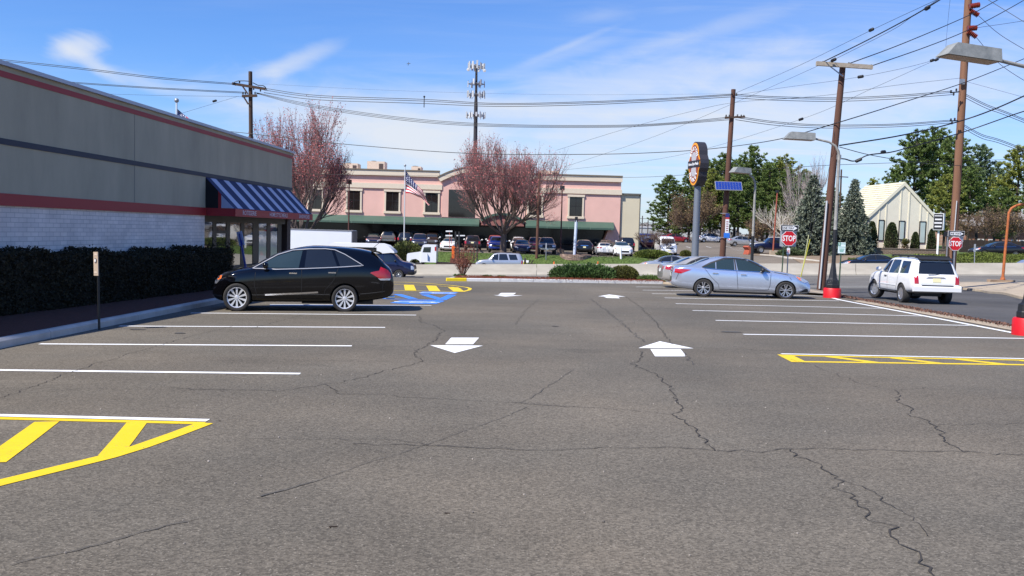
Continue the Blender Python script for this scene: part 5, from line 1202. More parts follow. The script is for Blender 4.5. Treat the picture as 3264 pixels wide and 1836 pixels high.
# --- pink building
PINK = mat('pink stucco', (0.67, 0.41, 0.345), 0.9, var=0.08, vscale=0.35, bump=0.1, bscale=30)
CREAM = mat('cream trim', (0.64, 0.55, 0.42), 0.7, var=0.03); GREEN = mat('green canopy metal', (0.050, 0.095, 0.070), 0.55, var=0.08, vscale=1.2)
PGL = mat('dark window glass', (0.016, 0.013, 0.012), 0.05, spec=0.6)
def pink():
    YF = 108.0
    X = lambda px, py=640: at(px, py, YF).x
    xr, xl = X(1978), X(650); z0 = -1.0
    t = thing('pink_building', 'two storey pink stucco building with cream cornice and green canopy', 'building', (0, YF, 0))
    def bx(nm, x0, x1, y0, y1, z0_, z1, m, par=t):
        b = MB(); b.box(((x0 + x1) / 2, (y0 + y1) / 2, (z0_ + z1) / 2), (x1 - x0, y1 - y0, z1 - z0_)); return b.local(nm, m, par)
    wall = bx('wall', xl, xr, 0, 30, 2.6, 7.9, PINK)
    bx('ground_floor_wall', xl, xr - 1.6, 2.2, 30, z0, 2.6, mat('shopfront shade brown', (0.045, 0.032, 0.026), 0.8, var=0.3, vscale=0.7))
    bx('parapet', xl, xr, 0.01, 0.5, 7.9, 8.3, PINK)
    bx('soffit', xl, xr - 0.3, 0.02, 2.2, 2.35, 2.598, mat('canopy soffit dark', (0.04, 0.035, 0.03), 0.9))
    b = MB(); b.prism([(xr - 1.7, z0), (xr, z0), (xr, 2.6), (xr - 1.2, 2.6), (xr - 1.7, 1.2)], 0.0, 2.5, 'Y'); b.local('corner_pier', PINK, t)
    # cornice either side of the arch
    ax, ah = X(1539), 5.5
    for a, c in ((xl, ax - ah + 0.2), (ax + ah - 0.2, xr + 0.12)):
        co = bx('cornice', a, c, -0.28, 0.3, 8.0, 8.62, CREAM); bx('cornice_cap', a, c + 0.02, -0.36, 0.34, 8.62, 8.76, mat('cornice cap dark', (0.16, 0.13, 0.09), 0.7), co)
        bx('string_course', a, c - (0.0 if c > ax else -0.35), -0.18, 0.05, 6.47, 7.08, CREAM)
    rr = (ah ** 2 + 1.5 ** 2) / (2 * 1.5); zc = 9.5 - rr; a0 = math.asin(ah / rr); n = 24
    arc = lambda r_, k: (ax + r_ * math.sin(k), zc + r_ * math.cos(k))
    ks = [-a0 + 2 * a0 * i / n for i in range(n + 1)]
    b = MB(); b.prism([arc(rr - 0.5, k) for k in ks] + [(ax + ah - 0.2, 7.5), (ax - ah + 0.2, 7.5)], -0.06, 0.45, 'Y'); b.local('arch_wall', PINK, t)
    b = MB(); b.prism([arc(rr - 0.65, k) for k in ks] + [arc(rr - 0.08, k) for k in ks[::-1]], -0.42, 0.5, 'Y'); ar = b.local('arch_cornice', CREAM, t)
    b = MB(); b.prism([arc(rr - 0.08, k) for k in ks] + [arc(rr + 0.06, k) for k in ks[::-1]], -0.5, 0.52, 'Y'); b.local('arch_cap', MATS['cornice cap dark'], ar)
    bx('facade_centre', ax - ah + 0.55, ax + ah - 0.55, -0.07, 0.0, 3.2, 7.6, PINK)
    # windows
    for px in (1006, 1128, 1251, 1376, 1706, 1836, 862):
        xc = X(px); w_ = bx('window', xc - 0.77, xc + 0.77, -0.03, 0.02, 3.74, 6.08, PGL)
        for a, c, d_, e_ in ((-0.97, -0.77, 3.74, 6.08), (0.77, 0.97, 3.74, 6.08)): bx('window_frame', xc + a, xc + c, -0.12, 0.0, d_, e_, CREAM, w_)
        bx('window_sill', xc - 1.05, xc + 1.05, -0.18, 0.0, 3.46, 3.74, CREAM, w_); bx('window_head', xc - 1.05, xc + 1.05, -0.18, 0.0, 6.08, 6.34, CREAM, w_)
        bx('glazing_bar', xc - 0.025, xc + 0.025, -0.05, -0.03, 3.74, 6.08, DARKFR, w_); bx('glazing_bar', xc - 0.77, xc + 0.77, -0.05, -0.03, 4.93, 4.98, DARKFR, w_)
    xa, xb = X(1430), X(1515)
    bx('large_window', xa, xb, -0.10, -0.06, 3.25, 6.55, PGL)
    # canopies
    for a, c in ((xl, X(1530)), (X(1677), X(1958))):
        b = MB(); b.prism([(0.0, 3.12), (-1.15, 2.40), (-1.15, 2.18), (-1.0, 2.18), (0.0, 2.34)], a, c, 'X')
        cn = b.local('green_canopy', GREEN, t); x = a + 2.6
        while x < c: bx('canopy_seam', x - 0.02, x + 0.02, -1.17, -1.15, 2.18, 2.40, mat('canopy seam pale', (0.18, 0.25, 0.2), 0.6), cn); x += 2.6
    bx('canopy_fascia', X(1530), X(1677), -0.4, 0.0, 2.2, 2.34, mat('fascia dark', (0.05, 0.03, 0.03), 0.8))
    ex = X(1604); eh = 2.6; r2 = (eh ** 2 + 0.85 ** 2) / (1.7); z2 = 3.72 - r2; a2 = math.asin(eh / r2)
    k2 = [-a2 + 2 * a2 * i / 16 for i in range(17)]
    b = MB(); b.prism([(ex + (r2 - .12) * math.sin(k), z2 + (r2 - .12) * math.cos(k)) for k in k2] + [(ex + eh, 2.34), (ex - eh, 2.34)], -0.7, -0.08, 'Y'); en = b.local('entry_pediment', mat('entry rose brown', (0.26, 0.11, 0.095), 0.9), t)
    b = MB(); b.prism([(ex + (r2 - .12) * math.sin(k), z2 + (r2 - .12) * math.cos(k)) for k in k2] + [(ex + (r2 + .16) * math.sin(k), z2 + (r2 + .16) * math.cos(k)) for k in k2[::-1]], -0.95, -0.08, 'Y'); b.local('entry_arch_trim', GREEN, en)
    for ch, px in zip('DERCEU', (1463, 1480, 1498, 1549, 1566, 1581)):
        text('letter', ch, 0.80, mat('bronze letters', (0.05, 0.03, 0.025), 0.6), t, (X(px), -0.12, 7.42), (R(90), 0, 0), 0.95, 0.04, 0.01)
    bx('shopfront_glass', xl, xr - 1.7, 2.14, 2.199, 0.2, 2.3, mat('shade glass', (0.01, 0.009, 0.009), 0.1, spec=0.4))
pink()
def rooftop(px, py0, px1, py1, label):
    Y = 114; a = at(px, py1, Y); b_ = at(px1, py0, Y); t = thing('rooftop_unit', label, 'air unit', ((a.x + b_.x) / 2, Y, 7.9), 0, 'air units on the pink building roof')
    w_ = b_.x - a.x; h = b_.z - 7.9
    m = MB(); m.box((0, 1.2, h / 2), (w_, 2.4, h)); cs = m.local('casing', mat('unit beige', (0.55, 0.47, 0.36), 0.6, var=0.08), t)
    m = MB(); m.box((w_ * 0.30, -0.02, h * 0.62), (w_ * 0.24, 0.04, h * 0.5)); m.local('grille', mat('unit grille dark', (0.06, 0.045, 0.04), 0.8), t)
    m = MB(); m.lathe((-w_ * 0.2, 1.2, h), [(0.35, 0), (0.35, 0.12), (0.1, 0.15)], 14); m.local('fan_hood', MATS['unit grille dark'], t)
rooftop(1091, 521, 1140, 540, 'rusty beige roof unit behind the left maple crown'); rooftop(1170, 515, 1226, 540, 'largest beige roof unit left of the flagpole top')
rooftop(1311, 531, 1342, 546, 'small pale roof unit between flagpole and arch'); rooftop(1716, 545, 1782, 560, 'low beige roof unit right of the maple crown')
def wing():
    Y = 108.25; a = at(1979.5, 640, Y).x; b_ = at(2040, 640, Y).x; zt = at(2010, 620, Y).z
    t = thing('beige_wing', 'plain beige flat roofed block behind the right end of the pink building', 'building', ((a + b_) / 2, Y, 0))
    m = MB(); m.box((0, 12, (zt - 1) / 2), (b_ - a, 24, zt + 1)); m.local('wall', mat('beige siding', (0.56, 0.50, 0.36), 0.8, var=0.04, vscale=0.4), t)
    m = MB(); m.box((0, 11.9, zt + 0.05), (b_ - a + .2, 24.3, 0.14)); m.local('roof_edge', mat('roof edge grey', (0.12, 0.12, 0.11), 0.7), t)
    m = MB(); m.box(((b_ - a) / 2 + 0.02, -0.05, zt / 2), (0.12, 0.12, zt)); m.local('downpipe', MATS['roof edge grey'], t)
wing()
# --- chapel
def chapel():
    th = R(5); n = Vector((math.sin(th), -math.cos(th), 0)); P0 = at(2866, 797, 100); P0.z = H(P0.x, P0.y) + 0.2
    t = thing('chapel', 'cream gabled chapel with ribbed front and pale yellow shingle roof', 'building', (P0.x, P0.y, 0), th)
    inv = wmat(t).inverted()
    Lp = lambda px, py: inv @ onplane(px, py, P0, n)
    wallm = mat('cream stucco', (0.72, 0.67, 0.53), 0.85, var=0.04, vscale=1.5, bump=0.1); ap = Lp(2883, 580); le = Lp(2752, 703); re = Lp(2979, 684)
    zb = -0.6; D = 9.0
    hw = (re.x - le.x) / 2; cx = ap.x; ze = (le.z + re.z) / 2; zt = ap.z
    sl = (zt - ze) / (hw)
    gable = [(cx - hw + .35, zb), (cx + hw - .35, zb), (cx + hw - .35, ze + .1), (cx, zt - .25), (cx - hw + .35, ze + .1)]
    b = MB(); b.prism(gable, 0, D, 'Y'); b.local('wall', wallm, t)
    roofm = brick('pale yellow shingles', (0.68, 0.61, 0.34), (0.60, 0.54, 0.30), (0.36, 0.32, 0.18), 1, 0.6, 0.30, 0.8, 0.025, (0, 0, 0))
    for s_ in (-1, 1):
        rise = zt - ze; L_ = math.hypot(hw, rise); b = MB()
        b.add([(cx, -0.05, zt), (cx, D, zt), (cx + s_ * hw, D, ze), (cx + s_ * hw, -0.05, ze), (cx, -0.05, zt - .16), (cx, D, zt - .16), (cx + s_ * hw, D, ze - .16), (cx + s_ * hw, -0.05, ze - .16)],
              [(0, 1, 2, 3), (4, 7, 6, 5), (0, 3, 7, 4), (1, 5, 6, 2), (3, 2, 6, 7), (0, 4, 5, 1)])
        rf = b.local('roof', mat('roof base', (0.56, 0.50, 0.28), 0.8), t)
        for k in range(15):     # courses of shingles, each a real step
            f0, f1 = k / 15, (k + 1.02) / 15; c0 = Vector((cx + s_ * hw * f0, 0, zt - rise * f0)); c1 = Vector((cx + s_ * hw * f1, 0, zt - rise * f1)); nn = Vector((rise * s_, 0, hw)).normalized()
            b = MB(); q = [c0 + nn * .01, c1 + nn * .07, c1 + nn * .01]
            b.prism([(p.x, p.z) for p in q], -0.04, D - 0.02, 'Y')
            if k == 0: cb = b
            else: cb.add(b.v, b.f)
        cb.local('shingle_courses', mat('shingle yellow', (0.58, 0.54, 0.39), 0.8, var=0.1, vscale=1.5), rf)
        b = MB(); b.bar((cx, -0.42, zt - .12), (cx + s_ * hw, -0.42, ze - .12), 0.14, 0.36, up=(0, 1, 0)); 
        b = MB(); nn = Vector((rise * s_, 0, hw)).normalized(); q = [Vector((cx, 0, zt + .03)), Vector((cx + s_ * (hw + .05), 0, ze + .0)), Vector((cx + s_ * (hw + .05), 0, ze - .40)), Vector((cx, 0, zt - .42))]
        b.prism([(p.x, p.z) for p in q], -0.14, -0.055, 'Y'); b.local('rake_board', CREAM if False else mat('cream board', (0.70, 0.65, 0.50), 0.7), t)
    for px in (2799, 2821, 2866, 2893, 2931, 2954):
        x = Lp(px, 740).x; top = zt - .3 - abs(x - cx) * sl * 0.98
        b = MB(); b.box((x, -0.03, (zb + top) / 2), (0.14, 0.06, top - zb)); b.local('rib', MATS['cream board'], t)
    for a, c, y0, y1 in ((2797, 2817, 702, 766), (2862, 2883, 705, 763), (2927, 2950, 707, 774)):
        p, q = Lp(a, y1), Lp(c, y0); b = MB(); b.box(((p.x + q.x) / 2 + .03, -0.02, (p.z + q.z) / 2), (q.x - p.x - .1, 0.06, q.z - p.z)); w_ = b.local('window', mat('blind behind glass', (0.42, 0.50, 0.46), 0.25, var=0.1, vscale=1, spec=0.8, coat=0.5), t)
        b = MB()
        for (x, z, dx, dz) in ((p.x, (p.z + q.z) / 2, .09, q.z - p.z), (q.x, (p.z + q.z) / 2, .09, q.z - p.z), ((p.x + q.x) / 2, q.z, q.x - p.x + .1, .1), ((p.x + q.x) / 2, p.z, q.x - p.x + .1, .1)): b.box((x + .03, -0.05, z), (dx, 0.07, dz))
        b.local('window_frame', DARKFR, w_)
    # brick planter wall in front
    a, c = at(2746, 800, 94.5), at(3016, 800, 94.5); za = at(2880, 794, 94.5).z
    p = thing('planter_wall', 'long low brown brick planter wall in front of the chapel', 'wall', ((a.x + c.x) / 2, 94.5, 0))
    bk = brick('brown brick', (0.115, 0.065, 0.045), (0.17, 0.10, 0.065), (0.25, 0.21, 0.17), 1, 0.4, 0.13, 0.85, 0.02, sw=(0, 2))
    b = MB(); b.box((0, 0, (za - 1.2) / 2), (c.x - a.x, 0.4, za + 1.2)); b.local('brickwork', bk, p)
    b = MB(); b.box((0, 0, za + 0.04), (c.x - a.x + .1, 0.5, 0.08)); b.local('coping', mat('planter coping', (0.16, 0.12, 0.10), 0.8), p)
    b = MB(); b.add([(a.x, 94.7, za - .1), (c.x, 94.7, za - .1), (c.x + 3, 102, za), (a.x - 1, 102, za)], [(0, 1, 2, 3)]); struct('planter_soil', b, M_MULCH)
    return za
ZP = chapel()
def brick_house():
    Y = 150; a = at(3085, 760, Y).x; zt = at(3200, 722, Y).z
    t = thing('brick_building', 'low red brick building with pale roof behind the trees at far right', 'building', (a + 12, Y, 0))
    b = MB(); b.box((0, 5, zt / 2 - .5), (26, 10, zt + 1)); b.local('wall', brick('red brick', (0.26, 0.085, 0.05), (0.32, 0.11, 0.065), (0.35, 0.28, 0.22), 1, 0.4, 0.13, 0.9, 0.012, sw=(0, 2)), t)
    b = MB(); b.prism([(-1.2, zt), (5, zt + 2.6), (11.2, zt)], -13.5, 13.5, 'X'); b.local('roof', mat('pale grey roof', (0.30, 0.29, 0.28), 0.8, var=0.1), t)
    for px in (3125, 3160, 3232, 3258):
        x = at(px, 770, Y).x - a - 12; b = MB(); b.box((x, -0.03, 1.9), (1.1, 0.1, 1.5)); w_ = b.local('window', mat('white window frame', (0.65, 0.65, 0.62), 0.6), t)
        b = MB(); b.box((x, -0.10, 1.9), (0.8, 0.04, 1.2)); b.local('pane', PGL, w_)
brick_house()
def dark_fence():
    Y = 104; a, c = at(3062, 770, Y), at(3262, 770, Y); t = thing('board_fence', 'dark board fence between the pines and the red brick building', 'fence', (a.x, Y, H(a.x, Y)))
    b = MB(); z1 = at(3160, 764, Y).z - H(a.x, Y); n = int((c.x - a.x) / 0.2)
    for i in range(n): b.box((0.2 * i, 0, z1 / 2 - .1), (0.18, 0.03, z1 + random.uniform(-.02, .02)))
    b.local('boards', mat('dark fence boards', (0.030, 0.020, 0.016), 0.9), t)
    for i in range(0, n, 12): b = MB(); b.box((0.2 * i, 0.08, z1 / 2), (0.12, 0.12, z1 + .1)); b.local('post', MATS['dark fence boards'], t)
dark_fence()
def far_shed():
    Y = 420; a = at(2040, 728, Y); c = at(2240, 728, Y); t = thing('far_warehouse', 'pale low warehouse far away in the gap beside the beige wing', 'building', ((a.x + c.x) / 2, Y, 0))
    b = MB(); b.box((0, 10, at(2100, 727, Y).z / 2), (c.x - a.x, 20, at(2100, 727, Y).z)); b.local('wall', mat('far warehouse pale', (0.42, 0.42, 0.40), 0.8, var=0.2, vscale=0.05), t)
    b = MB(); b.box((0, 9.9, at(2100, 727, Y).z + .3), (c.x - a.x + 1, 20.4, 0.6)); b.local('roof', mat('far roof', (0.5, 0.5, 0.52), 0.7), t)
    for i, px in enumerate((2048, 2082, 2066)):
        Y2 = 260; p = at(px, 702 - 14 * (i == 0), Y2); t2 = thing('far_utility_pole', ['distant utility pole nearest the beige wing', 'distant utility pole nearer the pine edge', 'short distant pole between the two far poles'][i], 'utility pole', (p.x, Y2, 0.4), 0, 'distant poles')
        b = MB(); b.tube([(0, 0, 0), (0, 0, p.z - .4)], 0.16, 6); b.local('post', mat('far pole brown', (0.08, 0.065, 0.06), 0.9), t2)
        b = MB(); b.bar((-1.2, 0, p.z - 1.2), (1.2, 0, p.z - 1.2), 0.12); b.local('crossarm', MATS['far pole brown'], t2)
far_shed()
# --- cell tower
def tower():
    Y = 150; s = F / Y; top = at(1519, 203, Y); bot = Vector((at(1511, 735, Y).x, Y, 0))
    t = thing('cell_tower', 'tall dark monopole cell tower with four tiers of white panel antennas', 'tower', (bot.x, Y, 0))
    f = lambda py: Vector(((at(1519 - (py - 203) * 0.0155, py, Y).x - bot.x), 0, at(1519, py, Y).z))
    b = MB(); ys = [760, 455, 300, 215]; b.tube([f(y) for y in (760, 455)], [0.38, 0.34], 14); b.local('lower_mast', mat('mast rust red', (0.11, 0.035, 0.028), 0.7), t)
    b = MB(); b.tube([f(y) for y in (455, 340, 300, 205)], [0.335, 0.31, 0.22, 0.18], 12); b.local('upper_mast', mat('mast dark', (0.03, 0.026, 0.028), 0.6), t)
    AN = mat('antenna white', (0.48, 0.50, 0.50), 0.5); STL = mat('antenna steel', (0.22, 0.22, 0.23), 0.5, 0.5)
    for (yc, rad, n, h) in ((213, 1.35, 12, 1.25), (268, 1.35, 6, 1.0), (303, 1.45, 9, 1.1), (368, 1.55, 15, 0.85)):
        c = f(yc); tr = MB()
        for k in range(6): a = k * math.pi / 3; p1 = c + Vector((rad * math.cos(a), rad * math.sin(a), 0)); p2 = c + Vector((rad * math.cos(a + math.pi / 3), rad * math.sin(a + math.pi / 3), 0)); tr.tube([p1, p2], 0.05, 5); tr.tube([c, p1], 0.05, 5); tr.tube([p1 + Vector((0, 0, -.5)), p1 + Vector((0, 0, .6))], 0.04, 5)
        tier = tr.local('antenna_ring', STL, t)
        for k in range(n):
            a = 2 * math.pi * k / n + 0.2 + random.uniform(-.1, .1); p = c + Vector((rad * 1.02 * math.cos(a), rad * 1.02 * math.sin(a), random.uniform(-.15, .25)))
            b = MB(); b.box(p, (0.14, 0.27, h * random.uniform(.8, 1.1)), a); b.local('panel_antenna', AN, tier)
    for px, py in ((1494, 226), (1545, 229)):
        p = at(px, py, Y) - Vector((bot.x, Y, 0)); b = MB(); b.lathe((p.x, -1.2, p.z), [(0.05, 0.1), (0.26, 0.05), (0.28, -0.02), (0.1, -0.06)], 14, 'Y'); b.local('dish', AN, t)
tower()
# ------------------------------------------------------------ poles, lamps, signs, flags
WOOD = mat('pole wood red brown', (0.080, 0.034, 0.022), 0.9, col2=(0.125, 0.056, 0.035), vscale=5, bump=0.4, bscale=30, stretch=(1, 1, 0.12))
WOODD = mat('pole wood dark', (0.045, 0.026, 0.018), 0.9, col2=(0.085, 0.048, 0.03), vscale=5, bump=0.4, stretch=(1, 1, 0.12))
WOODL = mat('pole wood orange brown', (0.145, 0.068, 0.038), 0.9, col2=(0.23, 0.115, 0.065), vscale=4, bump=0.4, stretch=(1, 1, 0.10))
GALV = mat('galvanised steel', (0.36, 0.37, 0.38), 0.45, 0.6, var=0.15, vscale=6); GREYW = mat('weathered board', (0.33, 0.28, 0.22), 0.9, var=0.2, vscale=5)
INSUL = mat('brown insulator', (0.16, 0.022, 0.012), 0.3, coat=0.5); BLK = mat('black iron', (0.012, 0.012, 0.013), 0.5); LAMPG = mat('lamp housing mottled', (0.15, 0.16, 0.155), 0.6, col2=(0.28, 0.285, 0.27), vscale=5)
REDP = mat('red concrete paint', (0.56, 0.006, 0.012), 0.5, var=0.08, vscale=4, bump=0.15); SIGNB = mat('sign back aluminium', (0.42, 0.43, 0.44), 0.5, 0.4)
def pole(name, label, top, bot, Y, r0, r1, m, ground=True, cat='utility pole', group=None):
    a = at(*top, Y); b_ = at(*bot, Y); g = H(b_.x, Y) - 0.1
    d = (a - b_); base = b_ + d * ((g - b_.z) / d.z)
    t = thing(name, label, cat, base, 0, group)
    mb = MB(); n = 8; mb.tube([(a - base) * (i / n) for i in range(n + 1)], [r0 + (r1 - r0) * i / n for i in range(n + 1)], 14); mb.local('shaft', m, t, 50)
    return t, base, a
W2 = lambda px, py, Y: at(px * K, py * K, Y)       # from 2576-wide readings
# A: left pole behind the roof
tA, bA, aA = pole('utility_pole', 'dark wood utility pole with two crossarms rising behind the restaurant roof', (798, 228), (800, 440), 62, 0.16, 0.13, WOODD)
def arm(t, base, p, q, Y, wd=0.1, m=GREYW, nm='crossarm', dy=-0.2):
    mb = MB(); A = at(p[0], p[1], Y) - base + Vector((0, dy, 0)); B = at(q[0], q[1], Y) - base + Vector((0, dy, 0)); mb.bar(A, B, wd, wd * 1.3); return mb.local(nm, m, t)
def bits(t, base, l, Y, m=BLK, r=0.06, h=0.16, nm='insulator', dy=-0.2):
    for (x, y) in l:
        mb = MB(); p = at(x, y, Y) - base + Vector((0, dy, 0)); mb.lathe(p, [(r * .5, -h / 2), (r, -h * .2), (r * .6, 0), (r, h * .2), (r * .5, h / 2)], 8); mb.local(nm, m, t)
def z8(l): return [(700 + a / 5.573, 200 + b / 5.573) for a, b in l]
arm(tA, bA, *z8([(240, 378), (830, 475)]), 62, 0.13, WOODD); arm(tA, bA, *z8([(415, 600), (680, 592)]), 62, 0.13, WOODD)
arm(tA, bA, *z8([(425, 425), (515, 560)]), 62, 0.07, WOODD, 'arm_brace'); arm(tA, bA, *z8([(445, 615), (525, 745)]), 62, 0.07, WOODD, 'arm_brace')
bits(tA, bA, z8([(300, 395), (370, 350), (540, 400), (620, 470), (740, 500), (705, 450)]), 62); bits(tA, bA, z8([(430, 550), (475, 548), (645, 545)]), 62)
mb = MB(); mb.tube([at(x, y, 61.7) - bA for x, y in z8([(230, 385), (260, 345), (330, 323), (440, 322), (540, 330)])], 0.03, 5); mb.local('jumper_wire', BLK, tA)
mb = MB(); mb.tube([at(x, y, 61.7) - bA for x, y in z8([(590, 355), (680, 400), (770, 405), (810, 430), (840, 480)])], 0.03, 5); mb.local('jumper_wire', BLK, tA)
# B: pole with solar panel
tB, bB, aB = pole('utility_pole', 'red brown utility pole carrying the solar panel and a hanging banner', (2338, 285), (2303, 811), 53, 0.19, 0.13, WOOD)
arm(tB, bB, (2308, 376), (2372, 374), 53, 0.08, WOODD); bits(tB, bB, [(2312, 371), (2322, 371), (2348, 370), (2360, 371), (2368, 372), (2330, 300), (2345, 303)], 53, r=0.05)
# C: leaning pole with flat top arm
tC, bC, aC = pole('utility_pole', 'leaning red brown utility pole with a flat crossarm beside the near lamp', (2686, 213), (2616, 931), 40, 0.19, 0.13, WOOD)
arm(tC, bC, (2597, 205), (2775, 217), 40, 0.14, GREYW); arm(tC, bC, (2638, 212), (2682, 246), 40, 0.035, GALV, 'arm_brace')
bits(tC, bC, [(2618, 203), (2700, 207), (2772, 214)], 40, r=0.05)
mb = MB(); p = at(2674, 501, 39.75) - bC; mb.box(p, (0.16, 0.16, 0.2)); mb.local('junction_box', GALV, tC)
mb = MB(); mb.tube([at(x, y, 39.78) - bC for x, y in ((2612, 920), (2626, 760), (2636, 640))], 0.04, 6); mb.local('cable_riser', mat('grey conduit', (0.45, 0.46, 0.46), 0.6), tC)
# D: thick pole right
tD, bD, aD = pole('utility_pole', 'tall thick orange brown utility pole behind the right stop sign', (3090, -60), (3033, 862), 52, 0.235, 0.20, WOODL)
def z7(l): return [(2860 + a / 2.898, b / 2.898) for a, b in l]
for p, q in (((665, 60), (755, 45)), ((680, 100), (745, 140)), ((650, 262), (730, 258)), ((655, 290), (728, 340))):
    (x0, y0), (x1, y1) = z7([p, q]); mb = MB(); A = at(x0, y0, 51.7) - bD; B = at(x1, y1, 51.7) - bD; n = 13
    mb.tube([A.lerp(B, i / (n - 1)) for i in range(n)], [0.09 if i % 2 else 0.16 for i in range(n)], 10); mb.local('line_insulator', INSUL, tD)
arm(tD, bD, *z7([(475, 862), (560, 852)]), 51.7, 0.05, BLK); arm(tD, bD, *z7([(470, 1122), (545, 1118)]), 51.7, 0.05, BLK); bits(tD, bD, z7([(480, 850), (505, 875), (530, 835), (480, 1110), (515, 1105), (490, 1140)]), 51.7, r=0.06)
mb = MB(); p = at(*z7([(600, 755)])[0], 51.7) - bD; mb.box(p, (0.25, 0.12, 0.3)); mb.local('bracket', GALV, tD)
mb = MB(); mb.tube([at(x, y, 51.72) - bD for x, y in ((3050, 640), (3042, 740), (3038, 860))], 0.03, 6); mb.local('cable_riser', MATS['grey conduit'], tD)
tE, bE, aE = pole('wood_stub', 'short dark wood stub standing against the thick right pole', (3021, 735), (3018, 862), 51.2, 0.10, 0.10, WOODD, cat='post')
# other poles
tF, bF, aF = pole('wood_post', 'plain brown wood pole standing on the grass left of the stone planter', (1720, 552), (1710, 838), 87.5, 0.15, 0.12, WOOD, cat='post')
tG, bG, aG = pole('utility_pole', 'thin far utility pole showing between the lamp pole and the spruce', (2682, 540), (2676, 700), 130, 0.14, 0.11, WOODD)
arm(tG, bG, (2664, 563), (2702, 565), 130, 0.1, WOODD)
# pole mounted things
def solar():
    c = [(1000 / 3.62, 575 / 3.62), (1310 / 3.62, 575 / 3.62), (1340 / 3.62, 678 / 3.62), (1018 / 3.62, 678 / 3.62)]
    P = [at(2000 + a, 420 + b, 52.6) for a, b in c]; ctr = sum(P, Vector()) / 4
    t = thing('solar_panel', 'blue solar panel with white frame fixed to the red brown utility pole', 'solar panel', ctr)
    tl = math.radians(35); wd = (P[1] - P[0]).length; h = (P[0].z - P[3].z) / math.sin(R(55))
    rot = Matrix.Rotation(R(-35), 3, 'X'); 
    b = MB(); b.box((0, 0, 0), (wd, 0.05, h), rot=rot); fr = b.local('frame', GALV, t)
    cell = mat('solar cells', (0.015, 0.040, 0.24), 0.12, coat=0.4)
    b = MB()
    for i in range(9):
        for j in range(4):
            x = -wd / 2 + 0.03 + (wd - 0.06) * (i + .5) / 9; z = -h / 2 + 0.03 + (h - 0.06) * (j + .5) / 4
            b.box(rot @ Vector((x, -0.028, z)), ((wd - .06) / 9 - .010, 0.006, (h - .06) / 4 - .010), rot=rot)
    b.local('cell_grid', cell, t)
    b = MB(); b.bar((0, 0.05, 0.05), (0, 0.40, 0.25), 0.08); b.bar((0, 0.0, -0.2), (0, 0.42, -0.1), 0.06); b.local('bracket', GALV, t)
solar()
def banner():
    p0, p1 = at(2313, 680, 52.6), at(2316, 758, 52.6); t = thing('pole_banner', 'narrow hanging banner in blue red and white on the solar panel pole', 'banner', p1)
    h = p0.z - p1.z; x = 0
    for nm, a, b_, m_ in (('banner_top', 0.84, 1.0, mat('banner navy', (0.02, 0.03, 0.16), 0.6)), ('banner_band', 0.76, 0.84, P_RED), ('banner_field', 0.20, 0.76, P_PLW), ('banner_foot', 0.0, 0.20, mat('banner blue', (0.02, 0.16, 0.62), 0.6))):
        b = MB(); b.box((0, 0, h * (a + b_) / 2), (0.22 if nm != 'banner_foot' else 0.34, 0.03, h * (b_ - a))); b.local(nm, m_, t)
    for k in range(5): b = MB(); b.box((0, -0.02, h * (0.3 + 0.09 * k)), (0.12, 0.01, 0.05)); b.local('lettering_mark', mat('banner marks', (0.3, 0.1, 0.12), 0.6), t)
    for z in (0.02, h): b = MB(); b.bar((0, 0, z), (-0.35, 0.3, z), 0.03); b.local('bracket', GALV, t)
banner()
